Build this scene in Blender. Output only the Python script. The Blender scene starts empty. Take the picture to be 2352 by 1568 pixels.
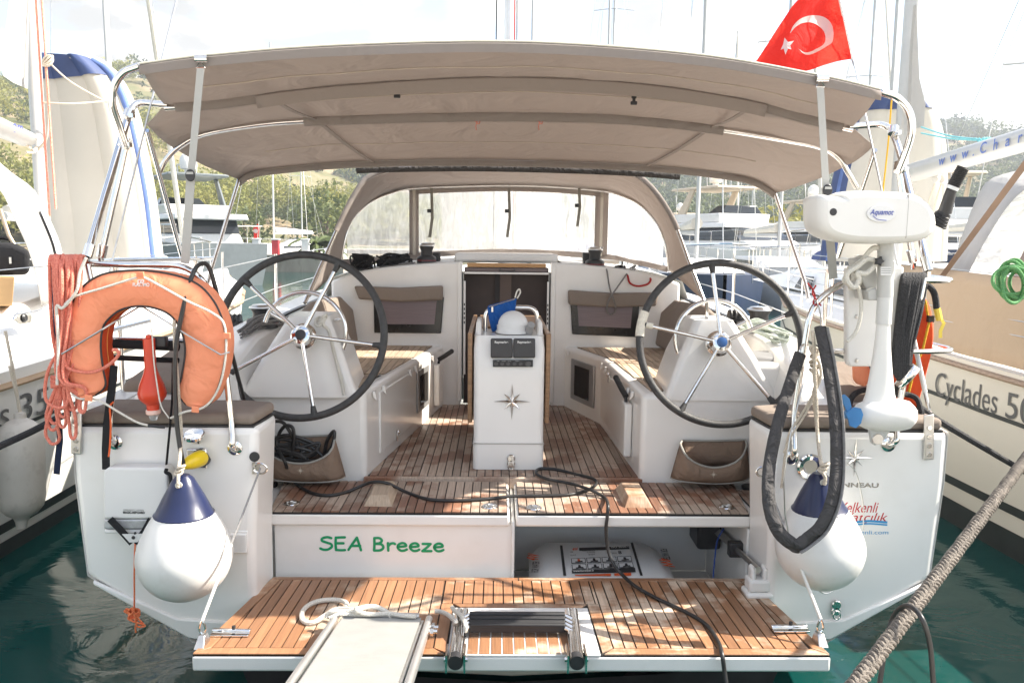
import bpy, bmesh, math, random
from mathutils import Vector, Matrix, noise
random.seed(7)
R = math.radians
V = Vector
sc = bpy.context.scene
col = sc.collection

# ------------------------------------------------------------------ camera
# metres; x to starboard, y forward (away from the camera), z up
F_PX, CX, CY = 1830.0, 1176.0, 784.0            # focal length and centre for a 2352 x 1568 frame
CAM = V((-0.088, -3.71, 2.25))
vY = V((1141 - CX, -(550 - CY), -F_PX)).normalized()
vX = V((1, -0.012, 0)); vX = (vX - vX.dot(vY) * vY).normalized()
vZ = vX.cross(vY)
ROT = Matrix((vX, vY, vZ))                       # camera space -> world
cam_d = bpy.data.cameras.new('camera')
cam = bpy.data.objects.new('camera', cam_d)
col.objects.link(cam)
cam_d.sensor_width = 36.0
cam_d.lens = 36.0 * F_PX / 2352.0
cam_d.clip_start = 0.05
cam_d.clip_end = 6000
cam.matrix_world = Matrix.Translation(CAM) @ ROT.to_4x4()
sc.camera = cam

def ray(px, py):
    return ROT @ V((px - CX, -(py - CY), -F_PX))
def W(px, py, Y):
    d = ray(px, py); return CAM + d * ((Y - CAM.y) / d.y)
def WZ(px, py, Z):
    d = ray(px, py); return CAM + d * ((Z - CAM.z) / d.z)
def WX(px, py, X):
    d = ray(px, py); return CAM + d * ((X - CAM.x) / d.x)

# ------------------------------------------------------------------ light
SUN_DIR = V((2.32, 0.19, 2.22)).normalized()     # towards the sun
sun_el = math.asin(SUN_DIR.z)
sun_az = math.atan2(SUN_DIR.x, SUN_DIR.y)
world = bpy.data.worlds.new('World')
sc.world = world
world.use_nodes = True
nt = world.node_tree
for n in list(nt.nodes): nt.nodes.remove(n)
def wn(t, **k):
    n = nt.nodes.new(t)
    for a, b in k.items(): setattr(n, a, b)
    return n
w_out = wn('ShaderNodeOutputWorld'); w_bg = wn('ShaderNodeBackground')
sky = wn('ShaderNodeTexSky', sky_type='NISHITA', sun_disc=False, sun_elevation=sun_el, sun_rotation=sun_az,
         air_density=1.0, dust_density=1.6, ozone_density=1.0)
w_co = wn('ShaderNodeTexCoord')
w_map = wn('ShaderNodeMapping'); w_map.inputs['Scale'].default_value = (1.0, 1.0, 2.2)
w_map.inputs['Location'].default_value = (0.35, 0.1, 0.0)
w_n = wn('ShaderNodeTexNoise'); w_n.inputs['Scale'].default_value = 3.4; w_n.inputs['Detail'].default_value = 9
w_n.inputs['Roughness'].default_value = 0.56
w_r = wn('ShaderNodeValToRGB')
w_r.color_ramp.elements[0].position = 0.43; w_r.color_ramp.elements[0].color = (0.0, 0.0, 0.0, 1)
w_r.color_ramp.elements[1].position = 0.57; w_r.color_ramp.elements[1].color = (1, 1, 1, 1)
w_n2 = wn('ShaderNodeTexNoise'); w_n2.inputs['Scale'].default_value = 5.0; w_n2.inputs['Detail'].default_value = 7
w_r2 = wn('ShaderNodeValToRGB')
w_r2.color_ramp.elements[0].position = 0.43; w_r2.color_ramp.elements[0].color = (2.1, 2.1, 2.06, 1)
w_r2.color_ramp.elements[1].position = 0.72; w_r2.color_ramp.elements[1].color = (8.6, 8.35, 7.8, 1)
w_m = wn('ShaderNodeMixRGB'); 
L = nt.links.new
L(w_co.outputs['Generated'], w_map.inputs['Vector']); L(w_map.outputs[0], w_n.inputs['Vector']); L(w_map.outputs[0], w_n2.inputs['Vector'])
L(w_n.outputs['Fac'], w_r.inputs['Fac']); L(w_n2.outputs['Fac'], w_r2.inputs['Fac'])
L(w_r.outputs['Color'], w_m.inputs['Fac']); L(sky.outputs['Color'], w_m.inputs['Color1']); L(w_r2.outputs['Color'], w_m.inputs['Color2'])
L(w_m.outputs['Color'], w_bg.inputs['Color']); L(w_bg.outputs[0], w_out.inputs['Surface'])
w_bg.inputs['Strength'].default_value = 0.09

sun_d = bpy.data.lights.new('sun', 'SUN'); sun_d.energy = 3.3; sun_d.angle = R(0.6); sun_d.color = (1.0, 0.93, 0.82)
sun = bpy.data.objects.new('sun', sun_d); col.objects.link(sun)
sun.rotation_euler = (-SUN_DIR).to_track_quat('-Z', 'Y').to_euler()
sun.location = (10, 2, 12)

sc.view_settings.view_transform = 'Standard'
sc.view_settings.look = 'None'
sc.view_settings.exposure = 2.08
sc.view_settings.gamma = 1.0
sc.view_settings.use_curve_mapping = False
sc.cycles.max_bounces = 8
sc.cycles.transparent_max_bounces = 16
sc.cycles.caustics_reflective = False
sc.cycles.caustics_refractive = False

# ------------------------------------------------------------------ materials
MATS = {}
def mat(name, c, rough=0.5, metal=0.0, var=0.0, vscale=6.0, bump=0.0, bscale=40.0, trans=0.0, coat=0.0, spec=None, sss=0.0, stretch=None, dirt=None, world=True):
    """plain procedural material: base colour with noise variation and fine bump"""
    if name in MATS: return MATS[name]
    m = bpy.data.materials.new(name); m.use_nodes = True
    t = m.node_tree; b = t.nodes['Principled BSDF']
    b.inputs['Base Color'].default_value = (*c, 1); b.inputs['Roughness'].default_value = rough; b.inputs['Metallic'].default_value = metal
    if coat: b.inputs['Coat Weight'].default_value = coat; b.inputs['Coat Roughness'].default_value = 0.08
    if spec is not None: b.inputs['Specular IOR Level'].default_value = spec
    if trans: b.inputs['Transmission Weight'].default_value = trans
    if sss: b.inputs['Subsurface Weight'].default_value = sss; b.inputs['Subsurface Radius'].default_value = (0.02, 0.02, 0.02)
    if var or bump or dirt:
        if world:
            g = t.nodes.new('ShaderNodeNewGeometry').outputs['Position']
        else:
            g = t.nodes.new('ShaderNodeTexCoord').outputs['Object']
        if stretch:
            mp = t.nodes.new('ShaderNodeMapping'); mp.inputs['Scale'].default_value = stretch
            t.links.new(g, mp.inputs['Vector']); g = mp.outputs[0]
    if var:
        n = t.nodes.new('ShaderNodeTexNoise'); n.inputs['Scale'].default_value = vscale; n.inputs['Detail'].default_value = 6
        t.links.new(g, n.inputs['Vector'])
        r = t.nodes.new('ShaderNodeValToRGB')
        r.color_ramp.elements[0].position = 0.3; r.color_ramp.elements[1].position = 0.7
        r.color_ramp.elements[0].color = (*[max(0, x * (1 - var)) for x in c], 1)
        r.color_ramp.elements[1].color = (*[min(1, x * (1 + var)) for x in c], 1)
        t.links.new(n.outputs['Fac'], r.inputs['Fac'])
        last = r.outputs['Color']
        if dirt:
            n3 = t.nodes.new('ShaderNodeTexNoise'); n3.inputs['Scale'].default_value = dirt[1]; n3.inputs['Detail'].default_value = 8
            n3.inputs['Roughness'].default_value = 0.7
            t.links.new(g, n3.inputs['Vector'])
            r3 = t.nodes.new('ShaderNodeValToRGB'); r3.color_ramp.elements[0].position = 0.52; r3.color_ramp.elements[1].position = 0.75
            r3.color_ramp.elements[1].color = (dirt[2], dirt[2], dirt[2], 1); r3.color_ramp.elements[0].color = (0, 0, 0, 1)
            t.links.new(n3.outputs['Fac'], r3.inputs['Fac'])
            mx = t.nodes.new('ShaderNodeMixRGB'); mx.inputs['Color2'].default_value = (*dirt[0], 1)
            t.links.new(r3.outputs['Color'], mx.inputs['Fac']); t.links.new(last, mx.inputs['Color1']); last = mx.outputs['Color']
        t.links.new(last, b.inputs['Base Color'])
    if bump:
        n2 = t.nodes.new('ShaderNodeTexNoise'); n2.inputs['Scale'].default_value = bscale; n2.inputs['Detail'].default_value = 4
        t.links.new(g, n2.inputs['Vector'])
        bp = t.nodes.new('ShaderNodeBump'); bp.inputs['Strength'].default_value = bump; bp.inputs['Distance'].default_value = 0.01
        t.links.new(n2.outputs['Fac'], bp.inputs['Height']); t.links.new(bp.outputs[0], b.inputs['Normal'])
    MATS[name] = m
    return m

def braid(name, c, c2, scale=90.0, rough=0.85):
    """rope: diagonal braid bump and flecks"""
    if name in MATS: return MATS[name]
    m = bpy.data.materials.new(name); m.use_nodes = True; t = m.node_tree; b = t.nodes['Principled BSDF']
    b.inputs['Roughness'].default_value = rough
    g = t.nodes.new('ShaderNodeNewGeometry').outputs['Position']
    n = t.nodes.new('ShaderNodeTexVoronoi'); n.inputs['Scale'].default_value = scale
    t.links.new(g, n.inputs['Vector'])
    r = t.nodes.new('ShaderNodeValToRGB'); r.color_ramp.elements[0].position = 0.1; r.color_ramp.elements[1].position = 0.75
    r.color_ramp.elements[0].color = (*c, 1); r.color_ramp.elements[1].color = (*c2, 1)
    t.links.new(n.outputs['Distance'], r.inputs['Fac']); t.links.new(r.outputs['Color'], b.inputs['Base Color'])
    bp = t.nodes.new('ShaderNodeBump'); bp.inputs['Strength'].default_value = 0.6; bp.inputs['Distance'].default_value = 0.004; bp.invert = True
    t.links.new(n.outputs['Distance'], bp.inputs['Height']); t.links.new(bp.outputs[0], b.inputs['Normal'])
    MATS[name] = m
    return m

def teak(name, dry, wet, amount):
    """oiled teak: long grain, each plank its own tone, weathered grey patches"""
    m = bpy.data.materials.new(name); m.use_nodes = True; t = m.node_tree; b = t.nodes['Principled BSDF']
    g = t.nodes.new('ShaderNodeNewGeometry').outputs['Position']
    oi = t.nodes.new('ShaderNodeObjectInfo')
    mp = t.nodes.new('ShaderNodeMapping'); mp.inputs['Scale'].default_value = (130, 5, 30)
    t.links.new(g, mp.inputs['Vector'])
    ad = t.nodes.new('ShaderNodeVectorMath'); ad.operation = 'ADD'
    cv = t.nodes.new('ShaderNodeVectorMath'); cv.operation = 'SCALE'; cv.inputs[0].default_value = (37, 11, 5)
    t.links.new(oi.outputs['Random'], cv.inputs['Scale'])
    t.links.new(mp.outputs[0], ad.inputs[0]); t.links.new(cv.outputs[0], ad.inputs[1])
    n = t.nodes.new('ShaderNodeTexNoise'); n.inputs['Scale'].default_value = 1.0; n.inputs['Detail'].default_value = 5
    t.links.new(ad.outputs[0], n.inputs['Vector'])
    gr = t.nodes.new('ShaderNodeValToRGB'); gr.color_ramp.elements[0].position = 0.3; gr.color_ramp.elements[1].position = 0.72
    gr.color_ramp.elements[0].color = (0.78, 0.77, 0.76, 1); gr.color_ramp.elements[1].color = (1.10, 1.09, 1.07, 1)
    t.links.new(n.outputs['Fac'], gr.inputs['Fac'])
    # wet / dry blotches with ragged edges, shifted a little from plank to plank
    mp2 = t.nodes.new('ShaderNodeMapping'); mp2.inputs['Scale'].default_value = (2.1, 3.2, 1)
    t.links.new(g, mp2.inputs['Vector'])
    cv2 = t.nodes.new('ShaderNodeVectorMath'); cv2.operation = 'SCALE'; cv2.inputs[0].default_value = (0.12, 0.5, 0)
    t.links.new(oi.outputs['Random'], cv2.inputs['Scale'])
    ad2 = t.nodes.new('ShaderNodeVectorMath'); ad2.operation = 'ADD'
    t.links.new(mp2.outputs[0], ad2.inputs[0]); t.links.new(cv2.outputs[0], ad2.inputs[1])
    n2 = t.nodes.new('ShaderNodeTexNoise'); n2.inputs['Scale'].default_value = 1.0; n2.inputs['Detail'].default_value = 7; n2.inputs['Roughness'].default_value = 0.6
    t.links.new(ad2.outputs[0], n2.inputs['Vector'])
    r2 = t.nodes.new('ShaderNodeValToRGB'); r2.color_ramp.elements[0].position = amount - 0.035; r2.color_ramp.elements[1].position = amount + 0.05
    t.links.new(n2.outputs['Fac'], r2.inputs['Fac'])
    mx = t.nodes.new('ShaderNodeMixRGB'); mx.inputs['Color1'].default_value = (*wet, 1); mx.inputs['Color2'].default_value = (*dry, 1)
    t.links.new(r2.outputs['Color'], mx.inputs['Fac'])
    tn = t.nodes.new('ShaderNodeMapRange'); tn.inputs['To Min'].default_value = 0.80; tn.inputs['To Max'].default_value = 1.18
    t.links.new(oi.outputs['Random'], tn.inputs['Value'])
    m1 = t.nodes.new('ShaderNodeMixRGB'); m1.blend_type = 'MULTIPLY'; m1.inputs['Fac'].default_value = 1
    t.links.new(mx.outputs[0], m1.inputs['Color1']); t.links.new(gr.outputs[0], m1.inputs['Color2'])
    m2 = t.nodes.new('ShaderNodeMixRGB'); m2.blend_type = 'MULTIPLY'; m2.inputs['Fac'].default_value = 1
    t.links.new(m1.outputs[0], m2.inputs['Color1']); t.links.new(tn.outputs[0], m2.inputs['Color2'])
    t.links.new(m2.outputs[0], b.inputs['Base Color'])
    rr = t.nodes.new('ShaderNodeMapRange'); rr.inputs['To Min'].default_value = 0.42; rr.inputs['To Max'].default_value = 0.75
    t.links.new(r2.outputs['Color'], rr.inputs['Value']); t.links.new(rr.outputs[0], b.inputs['Roughness'])
    bp = t.nodes.new('ShaderNodeBump'); bp.inputs['Strength'].default_value = 0.25; bp.inputs['Distance'].default_value = 0.002
    t.links.new(n.outputs['Fac'], bp.inputs['Height']); t.links.new(bp.outputs[0], b.inputs['Normal'])
    MATS[name] = m
    return m

def fabric(name, c, trans_c=None, wr=0.35, scale=3.0, weave=500, tw=0.35):
    """woven cloth with soft wrinkles; optionally lets light through"""
    m = bpy.data.materials.new(name); m.use_nodes = True; t = m.node_tree; b = t.nodes['Principled BSDF']
    b.inputs['Roughness'].default_value = 0.9; b.inputs['Specular IOR Level'].default_value = 0.25
    g = t.nodes.new('ShaderNodeNewGeometry').outputs['Position']
    n = t.nodes.new('ShaderNodeTexNoise'); n.inputs['Scale'].default_value = scale; n.inputs['Detail'].default_value = 3; n.inputs['Distortion'].default_value = 0.6
    t.links.new(g, n.inputs['Vector'])
    w = t.nodes.new('ShaderNodeTexNoise'); w.inputs['Scale'].default_value = weave; w.inputs['Detail'].default_value = 1
    t.links.new(g, w.inputs['Vector'])
    r = t.nodes.new('ShaderNodeValToRGB'); r.color_ramp.elements[0].color = (*[x * 0.88 for x in c], 1); r.color_ramp.elements[1].color = (*[x * 1.1 for x in c], 1)
    t.links.new(w.outputs['Fac'], r.inputs['Fac']); t.links.new(r.outputs[0], b.inputs['Base Color'])
    b1 = t.nodes.new('ShaderNodeBump'); b1.inputs['Strength'].default_value = wr; b1.inputs['Distance'].default_value = 0.06
    t.links.new(n.outputs['Fac'], b1.inputs['Height'])
    t.links.new(b1.outputs[0], b.inputs['Normal'])
    if trans_c:
        tr = t.nodes.new('ShaderNodeBsdfTranslucent'); tr.inputs['Color'].default_value = (*trans_c, 1)
        t.links.new(b1.outputs[0], tr.inputs['Normal'])
        mx = t.nodes.new('ShaderNodeMixShader'); mx.inputs['Fac'].default_value = tw
        out = t.nodes['Material Output']
        t.links.new(b.outputs[0], mx.inputs[1]); t.links.new(tr.outputs[0], mx.inputs[2]); t.links.new(mx.outputs[0], out.inputs['Surface'])
    MATS[name] = m
    return m

M_GEL = mat('gelcoat_white', (0.84, 0.82, 0.785), 0.28, var=0.03, vscale=2.0, coat=0.3, dirt=((0.62, 0.58, 0.50), 3.0, 0.25))
M_GEL2 = mat('gelcoat_deck', (0.78, 0.765, 0.735), 0.45, var=0.04, vscale=3.0, bump=0.05, bscale=300, dirt=((0.55, 0.50, 0.43), 4.0, 0.22))
M_CHROME = mat('stainless_steel', (0.80, 0.78, 0.75), 0.09, 1.0, var=0.06, vscale=12, bump=0.02, bscale=60)
M_STEEL = mat('brushed_steel', (0.62, 0.61, 0.59), 0.3, 1.0, var=0.12, vscale=20)
M_ALU = mat('anodised_aluminium', (0.74, 0.73, 0.71), 0.38, 0.85, var=0.08, vscale=8)
M_BLACK = mat('black_plastic', (0.028, 0.028, 0.03), 0.42, var=0.2, vscale=20)
M_RUB = mat('black_rubber', (0.022, 0.021, 0.021), 0.6, var=0.25, vscale=30, bump=0.1, bscale=200)
M_LEATHER = mat('black_leather', (0.042, 0.041, 0.041), 0.5, var=0.3, vscale=40, bump=0.35, bscale=260)
M_CAULK = mat('caulk_black', (0.012, 0.011, 0.010), 0.7, var=0.2, vscale=30)
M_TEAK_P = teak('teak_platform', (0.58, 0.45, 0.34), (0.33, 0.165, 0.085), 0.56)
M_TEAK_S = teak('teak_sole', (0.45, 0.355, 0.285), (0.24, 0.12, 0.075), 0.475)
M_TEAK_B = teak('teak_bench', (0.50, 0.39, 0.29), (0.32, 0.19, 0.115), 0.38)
M_WOOD = mat('varnished_teak', (0.32, 0.19, 0.105), 0.4, var=0.25, vscale=3.0, stretch=(3, 3, 40), bump=0.05)
M_CANVAS = fabric('taupe_canvas', (0.355, 0.315, 0.29), (0.54, 0.47, 0.425), 0.8, 3.4, tw=0.34)
M_CANVAS2 = fabric('taupe_canvas_doubled', (0.275, 0.238, 0.216), None, 0.3, 4.0)
M_CUSH = fabric('brown_cushion', (0.25, 0.205, 0.17), None, 0.25, 7.0, 600)
M_STRAP = fabric('grey_webbing', (0.42, 0.42, 0.40), None, 0.15, 10, 900)
M_DKGREY = fabric('dark_grey_sleeve', (0.065, 0.062, 0.062), None, 0.8, 14, 700)

# ------------------------------------------------------------------ mesh building
def frame(d):
    d = d.normalized()
    a = V((0, 0, 1)) if abs(d.z) < 0.9 else V((1, 0, 0))
    u = d.cross(a).normalized()
    return u, d.cross(u).normalized()

def smooth_path(pts, sub=6, closed=False):
    """Catmull-Rom through the points"""
    pts = [V(p) for p in pts]; n = len(pts); out = []
    rng = n if closed else n - 1
    for i in range(rng):
        p0 = pts[(i - 1) % n] if (closed or i > 0) else pts[0] * 2 - pts[1]
        p1 = pts[i]; p2 = pts[(i + 1) % n]
        p3 = pts[(i + 2) % n] if (closed or i + 2 < n) else pts[-1] * 2 - pts[-2]
        for k in range(sub):
            t = k / sub
            out.append(0.5 * ((2 * p1) + (p2 - p0) * t + (2 * p0 - 5 * p1 + 4 * p2 - p3) * t * t + (3 * p1 - p0 - 3 * p2 + p3) * t ** 3))
    if not closed: out.append(pts[-1])
    return out

def fillet(pts, r, seg=6):
    """polyline with rounded corners, as bent tube"""
    pts = [V(p) for p in pts]; out = [pts[0]]
    for i in range(1, len(pts) - 1):
        a, b, c = pts[i - 1], pts[i], pts[i + 1]
        d1 = (a - b); d2 = (c - b); l1, l2 = d1.length, d2.length
        rr = min(r, l1 * 0.48, l2 * 0.48)
        p1 = b + d1 / l1 * rr; p2 = b + d2 / l2 * rr
        for k in range(seg + 1):
            t = k / seg
            out.append((1 - t) ** 2 * p1 + 2 * t * (1 - t) * b + t * t * p2)
    out.append(pts[-1]); return out

class MB:
    def __init__(s): s.v = []; s.f = []; s.sm = []
    def add(s, vs, fs, smooth=False):
        o = len(s.v); s.v += [tuple(p) for p in vs]
        s.f += [tuple(i + o for i in f) for f in fs]; s.sm += [smooth] * len(fs); return s
    def box(s, c, d, rot=None):
        c = V(c); x, y, z = d[0] / 2, d[1] / 2, d[2] / 2
        ps = [V((a * x, b * y, e * z)) for e in (-1, 1) for b in (-1, 1) for a in (-1, 1)]
        if rot is not None: ps = [rot @ p for p in ps]
        return s.add([c + p for p in ps], [(0, 2, 3, 1), (4, 5, 7, 6), (0, 1, 5, 4), (2, 6, 7, 3), (0, 4, 6, 2), (1, 3, 7, 5)])
    def bb(s, x0, x1, y0, y1, z0, z1):
        return s.box(((x0 + x1) / 2, (y0 + y1) / 2, (z0 + z1) / 2), (abs(x1 - x0), abs(y1 - y0), abs(z1 - z0)))
    def hexa(s, lo, hi):
        """eight corners: lo quad and hi quad"""
        n = len(lo); vs = list(lo) + list(hi)
        fs = [tuple(range(n - 1, -1, -1)), tuple(range(n, 2 * n))] + [(i, (i + 1) % n, n + (i + 1) % n, n + i) for i in range(n)]
        return s.add(vs, fs)
    def prism(s, poly, vec, smooth=False):
        vec = V(vec); lo = [V(p) for p in poly]; hi = [p + vec for p in lo]
        return s.hexa(lo, hi)
    def tube(s, pts, r, sides=10, closed=False, caps=True, rfun=None, flat=None):
        pts = [V(p) for p in pts]
        q = [pts[0]]
        for p in pts[1:]:
            if (p - q[-1]).length > 1e-5: q.append(p)
        pts = q; n = len(pts)
        if n < 2: return s
        tang = []
        for i in range(n):
            a = pts[(i - 1) % n] if (closed or i > 0) else pts[i]
            b = pts[(i + 1) % n] if (closed or i < n - 1) else pts[i]
            d = (b - a); tang.append(d.normalized() if d.length > 1e-9 else V((0, 0, 1)))
        u, w = frame(tang[0]); vs = []
        for i in range(n):
            t = tang[i]; u = (u - u.dot(t) * t)
            u = u.normalized() if u.length > 1e-6 else frame(t)[0]
            w = t.cross(u)
            rr = rfun(i / (n - 1)) if rfun else r
            for k in range(sides):
                a = 2 * math.pi * k / sides
                fu, fw = (rr, rr) if not flat else (rr, rr * flat)
                vs.append(pts[i] + u * math.cos(a) * fu + w * math.sin(a) * fw)
        fs = []
        m = n if closed else n - 1
        for i in range(m):
            for k in range(sides):
                a = i * sides + k; b = i * sides + (k + 1) % sides
                c = ((i + 1) % n) * sides + (k + 1) % sides; d = ((i + 1) % n) * sides + k
                fs.append((a, b, c, d))
        s.add(vs, fs, True)
        if caps and not closed:
            o = len(s.v) - len(vs)
            s.f += [tuple(o + k for k in range(sides - 1, -1, -1)), tuple(o + (n - 1) * sides + k for k in range(sides))]; s.sm += [False, False]
        return s
    def strip(s, pts, width, thick, up):
        """flat band along a path; up = band normal hint"""
        pts = [V(p) for p in pts]; n = len(pts); vs = []
        for i in range(n):
            a = pts[max(i - 1, 0)]; b = pts[min(i + 1, n - 1)]; t = (b - a).normalized()
            nn = V(up); nn = (nn - nn.dot(t) * t).normalized(); sd = t.cross(nn)
            for e, h in ((-1, -1), (1, -1), (1, 1), (-1, 1)):
                vs.append(pts[i] + sd * e * width / 2 + nn * h * thick / 2)
        fs = [(i * 4 + k, i * 4 + (k + 1) % 4, i * 4 + 4 + (k + 1) % 4, i * 4 + 4 + k) for i in range(n - 1) for k in range(4)]
        fs += [(3, 2, 1, 0), tuple(4 * (n - 1) + k for k in range(4))]
        return s.add(vs, fs, False)
    def lathe(s, prof, base, axis=(0, 0, 1), sides=24, smooth=True, sx=1.0):
        """prof: (radius, height) pairs along axis from base"""
        base = V(base); ax = V(axis).normalized(); u, w = frame(ax); vs = []; fs = []
        for r, h in prof:
            for k in range(sides):
                a = 2 * math.pi * k / sides
                vs.append(base + ax * h + u * math.cos(a) * r * sx + w * math.sin(a) * r)
        n = len(prof)
        for i in range(n - 1):
            for k in range(sides):
                fs.append((i * sides + k, i * sides + (k + 1) % sides, (i + 1) * sides + (k + 1) % sides, (i + 1) * sides + k))
        s.add(vs, fs, smooth)
        o = len(s.v) - len(vs)
        if prof[0][0] > 1e-4: s.f.append(tuple(o + k for k in range(sides - 1, -1, -1))); s.sm.append(False)
        if prof[-1][0] > 1e-4: s.f.append(tuple(o + (n - 1) * sides + k for k in range(sides))); s.sm.append(False)
        return s
    def cyl(s, a, b, r, sides=16, r2=None):
        a = V(a); b = V(b); d = b - a
        return s.lathe([(r, 0), (r if r2 is None else r2, d.length)], a, d, sides)
    def ball(s, c, r, sides=16, rings=10, sz=1.0):
        return s.lathe([(max(r * math.sin(math.pi * i / rings), 1e-5), -r * sz * math.cos(math.pi * i / rings)) for i in range(rings + 1)], c, (0, 0, 1), sides)
    def grid(s, P, smooth=True, closed_u=False):
        """P[i][j] rows of points"""
        a, b = len(P), len(P[0]); vs = [p for row in P for p in row]
        fs = []
        for i in range(a - 1):
            for j in range(b if closed_u else b - 1):
                fs.append((i * b + j, i * b + (j + 1) % b, (i + 1) * b + (j + 1) % b, (i + 1) * b + j))
        return s.add(vs, fs, smooth)
    def build(s, name, m, parent=None, bevel=0.0, seg=2, solid=0.0, sharp=40, sub=0):
        me = bpy.data.meshes.new(name)
        me.from_pydata([tuple(p) for p in s.v], [], s.f); me.update()
        bm = bmesh.new(); bm.from_mesh(me)
        bmesh.ops.recalc_face_normals(bm, faces=bm.faces); bm.to_mesh(me); bm.free()
        me.polygons.foreach_set('use_smooth', s.sm if not (bevel or sub) else [True] * len(me.polygons))
        if (bevel or any(s.sm)) and not sub:
            try: me.set_sharp_from_angle(angle=R(sharp))
            except Exception: pass
        o = bpy.data.objects.new(name, me); col.objects.link(o)
        me.materials.append(m)
        if solid:
            md = o.modifiers.new('solid', 'SOLIDIFY'); md.thickness = solid; md.offset = 0
        if bevel:
            md = o.modifiers.new('bevel', 'BEVEL'); md.width = bevel; md.segments = seg; md.limit_method = 'ANGLE'; md.angle_limit = R(35)
            md.harden_normals = False
        if sub:
            md = o.modifiers.new('sub', 'SUBSURF'); md.levels = sub; md.render_levels = sub
        if parent is not None: attach(o, parent)
        return o

LOC = {}
def attach(o, parent):
    o.parent = parent
    l = LOC.get(parent.name)
    o.matrix_parent_inverse = Matrix.Translation(-V(l)) if l else Matrix.Identity(4)
def thing(name, label, cat, loc=(0, 0, 0), group=None):
    o = bpy.data.objects.new(name, None); col.objects.link(o)
    o.location = loc; o.empty_display_size = 0.1; LOC[o.name] = tuple(loc)
    o['label'] = label; o['category'] = cat
    if group: o['group'] = group
    return o
def tag(o, label, cat, group=None):
    o['label'] = label; o['category'] = cat
    if group: o['group'] = group
    return o
def kind(o, k): o['kind'] = k; return o

def text_mesh(txt, size, m, name, parent, org, ux, uy, shear=0.0, align='LEFT', extrude=0.0006, width=None, bold=0.0, space=1.0):
    """lettering as thin mesh: org = start of baseline, ux / uy unit directions"""
    cu = bpy.data.curves.new(name, 'FONT'); cu.body = txt; cu.size = size; cu.shear = shear; cu.align_x = align
    cu.extrude = 0.0; cu.offset = bold; cu.space_character = space
    ob = bpy.data.objects.new(name + '_tmp', cu); col.objects.link(ob)
    bpy.context.view_layer.update()
    me = bpy.data.meshes.new_from_object(ob)
    bpy.data.objects.remove(ob); bpy.data.curves.remove(cu)
    ux = V(ux).normalized(); uy = V(uy).normalized(); nn = ux.cross(uy)
    k = 1.0
    if width:
        xs = [v.co.x for v in me.vertices]
        if xs: k = width / (max(xs) - min(xs))
    for v in me.vertices:
        p = V(org) + ux * v.co.x * k + uy * v.co.y + nn * extrude
        v.co = p
    o = bpy.data.objects.new(name, me); col.objects.link(o)
    me.materials.clear(); me.materials.append(m)
    if parent is not None: attach(o, parent)
    return o

def strokes(polys, wd, m, name, parent, org, ux, uy, lift=0.0015):
    """hand-drawn lettering: rounded flat strokes; polys in letter units"""
    ux = V(ux); uy = V(uy); nn = ux.normalized().cross(uy.normalized()); mb = MB()
    kk = 0
    for pl in polys:
        pts = smooth_path([V((x, y, 0)) for x, y in pl], 5) if len(pl) > 2 else [V((x, y, 0)) for x, y in pl]
        vs = []; n = len(pts)
        left, right = [], []
        for i in range(n):
            a = pts[max(i - 1, 0)]; b = pts[min(i + 1, n - 1)]; t = (b - a).normalized(); s_ = V((-t.y, t.x, 0))
            left.append(pts[i] + s_ * wd / 2); right.append(pts[i] - s_ * wd / 2)
        t0 = (pts[1] - pts[0]).normalized(); t1 = (pts[-1] - pts[-2]).normalized()
        cap0 = [pts[0] - t0 * wd / 2 * math.sin(math.pi * k / 6) - V((-t0.y, t0.x, 0)) * wd / 2 * math.cos(math.pi * k / 6) for k in range(1, 6)]
        cap1 = [pts[-1] + t1 * wd / 2 * math.sin(math.pi * k / 6) + V((-t1.y, t1.x, 0)) * wd / 2 * math.cos(math.pi * k / 6) for k in range(1, 6)]
        P = lambda q: V(org) + ux * q.x + uy * q.y + nn * (lift + 0.0002 * (kk % 5))
        for i in range(n - 1):
            mb.add([P(left[i]), P(right[i]), P(right[i + 1]), P(left[i + 1])], [(0, 1, 2, 3)])
        mb.add([P(right[0])] + [P(c) for c in cap0] + [P(left[0])], [tuple(range(7))])
        mb.add([P(left[-1])] + [P(c) for c in cap1] + [P(right[-1])], [tuple(range(7))])
        kk += 1
    return mb.build(name, m, parent)

def clip(poly, f):
    """clip a 2-D polygon to f(p) >= 0, f linear"""
    out = []
    for i in range(len(poly)):
        a, b = poly[i], poly[(i + 1) % len(poly)]; fa, fb = f(a), f(b)
        if fa >= 0: out.append(a)
        if (fa >= 0) != (fb >= 0):
            t = fa / (fa - fb); out.append((a[0] + (b[0] - a[0]) * t, a[1] + (b[1] - a[1]) * t))
    return out
def planks(poly, x0, pitch, gap, zf, th, m, parent, name='plank', skip=None, bev=0.0015):
    """fore-and-aft planks filling a convex x-y polygon, each an object"""
    xs = [p[0] for p in poly]; k = math.floor((min(xs) - x0) / pitch)
    while x0 + k * pitch < max(xs):
        a = x0 + k * pitch + gap / 2; b = x0 + (k + 1) * pitch - gap / 2; k += 1
        q = clip(clip(poly, lambda p: p[0] - a), lambda p: b - p[0])
        if len(q) < 3: continue
        ar = abs(sum(q[i][0] * q[(i + 1) % len(q)][1] - q[(i + 1) % len(q)][0] * q[i][1] for i in range(len(q)))) / 2
        if ar < 0.0006: continue
        mb = MB(); mb.hexa([V((x, y, zf(x, y) - 0.006)) for x, y in q], [V((x, y, zf(x, y) + th)) for x, y in q])
        mb.build(name, m, parent)
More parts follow.
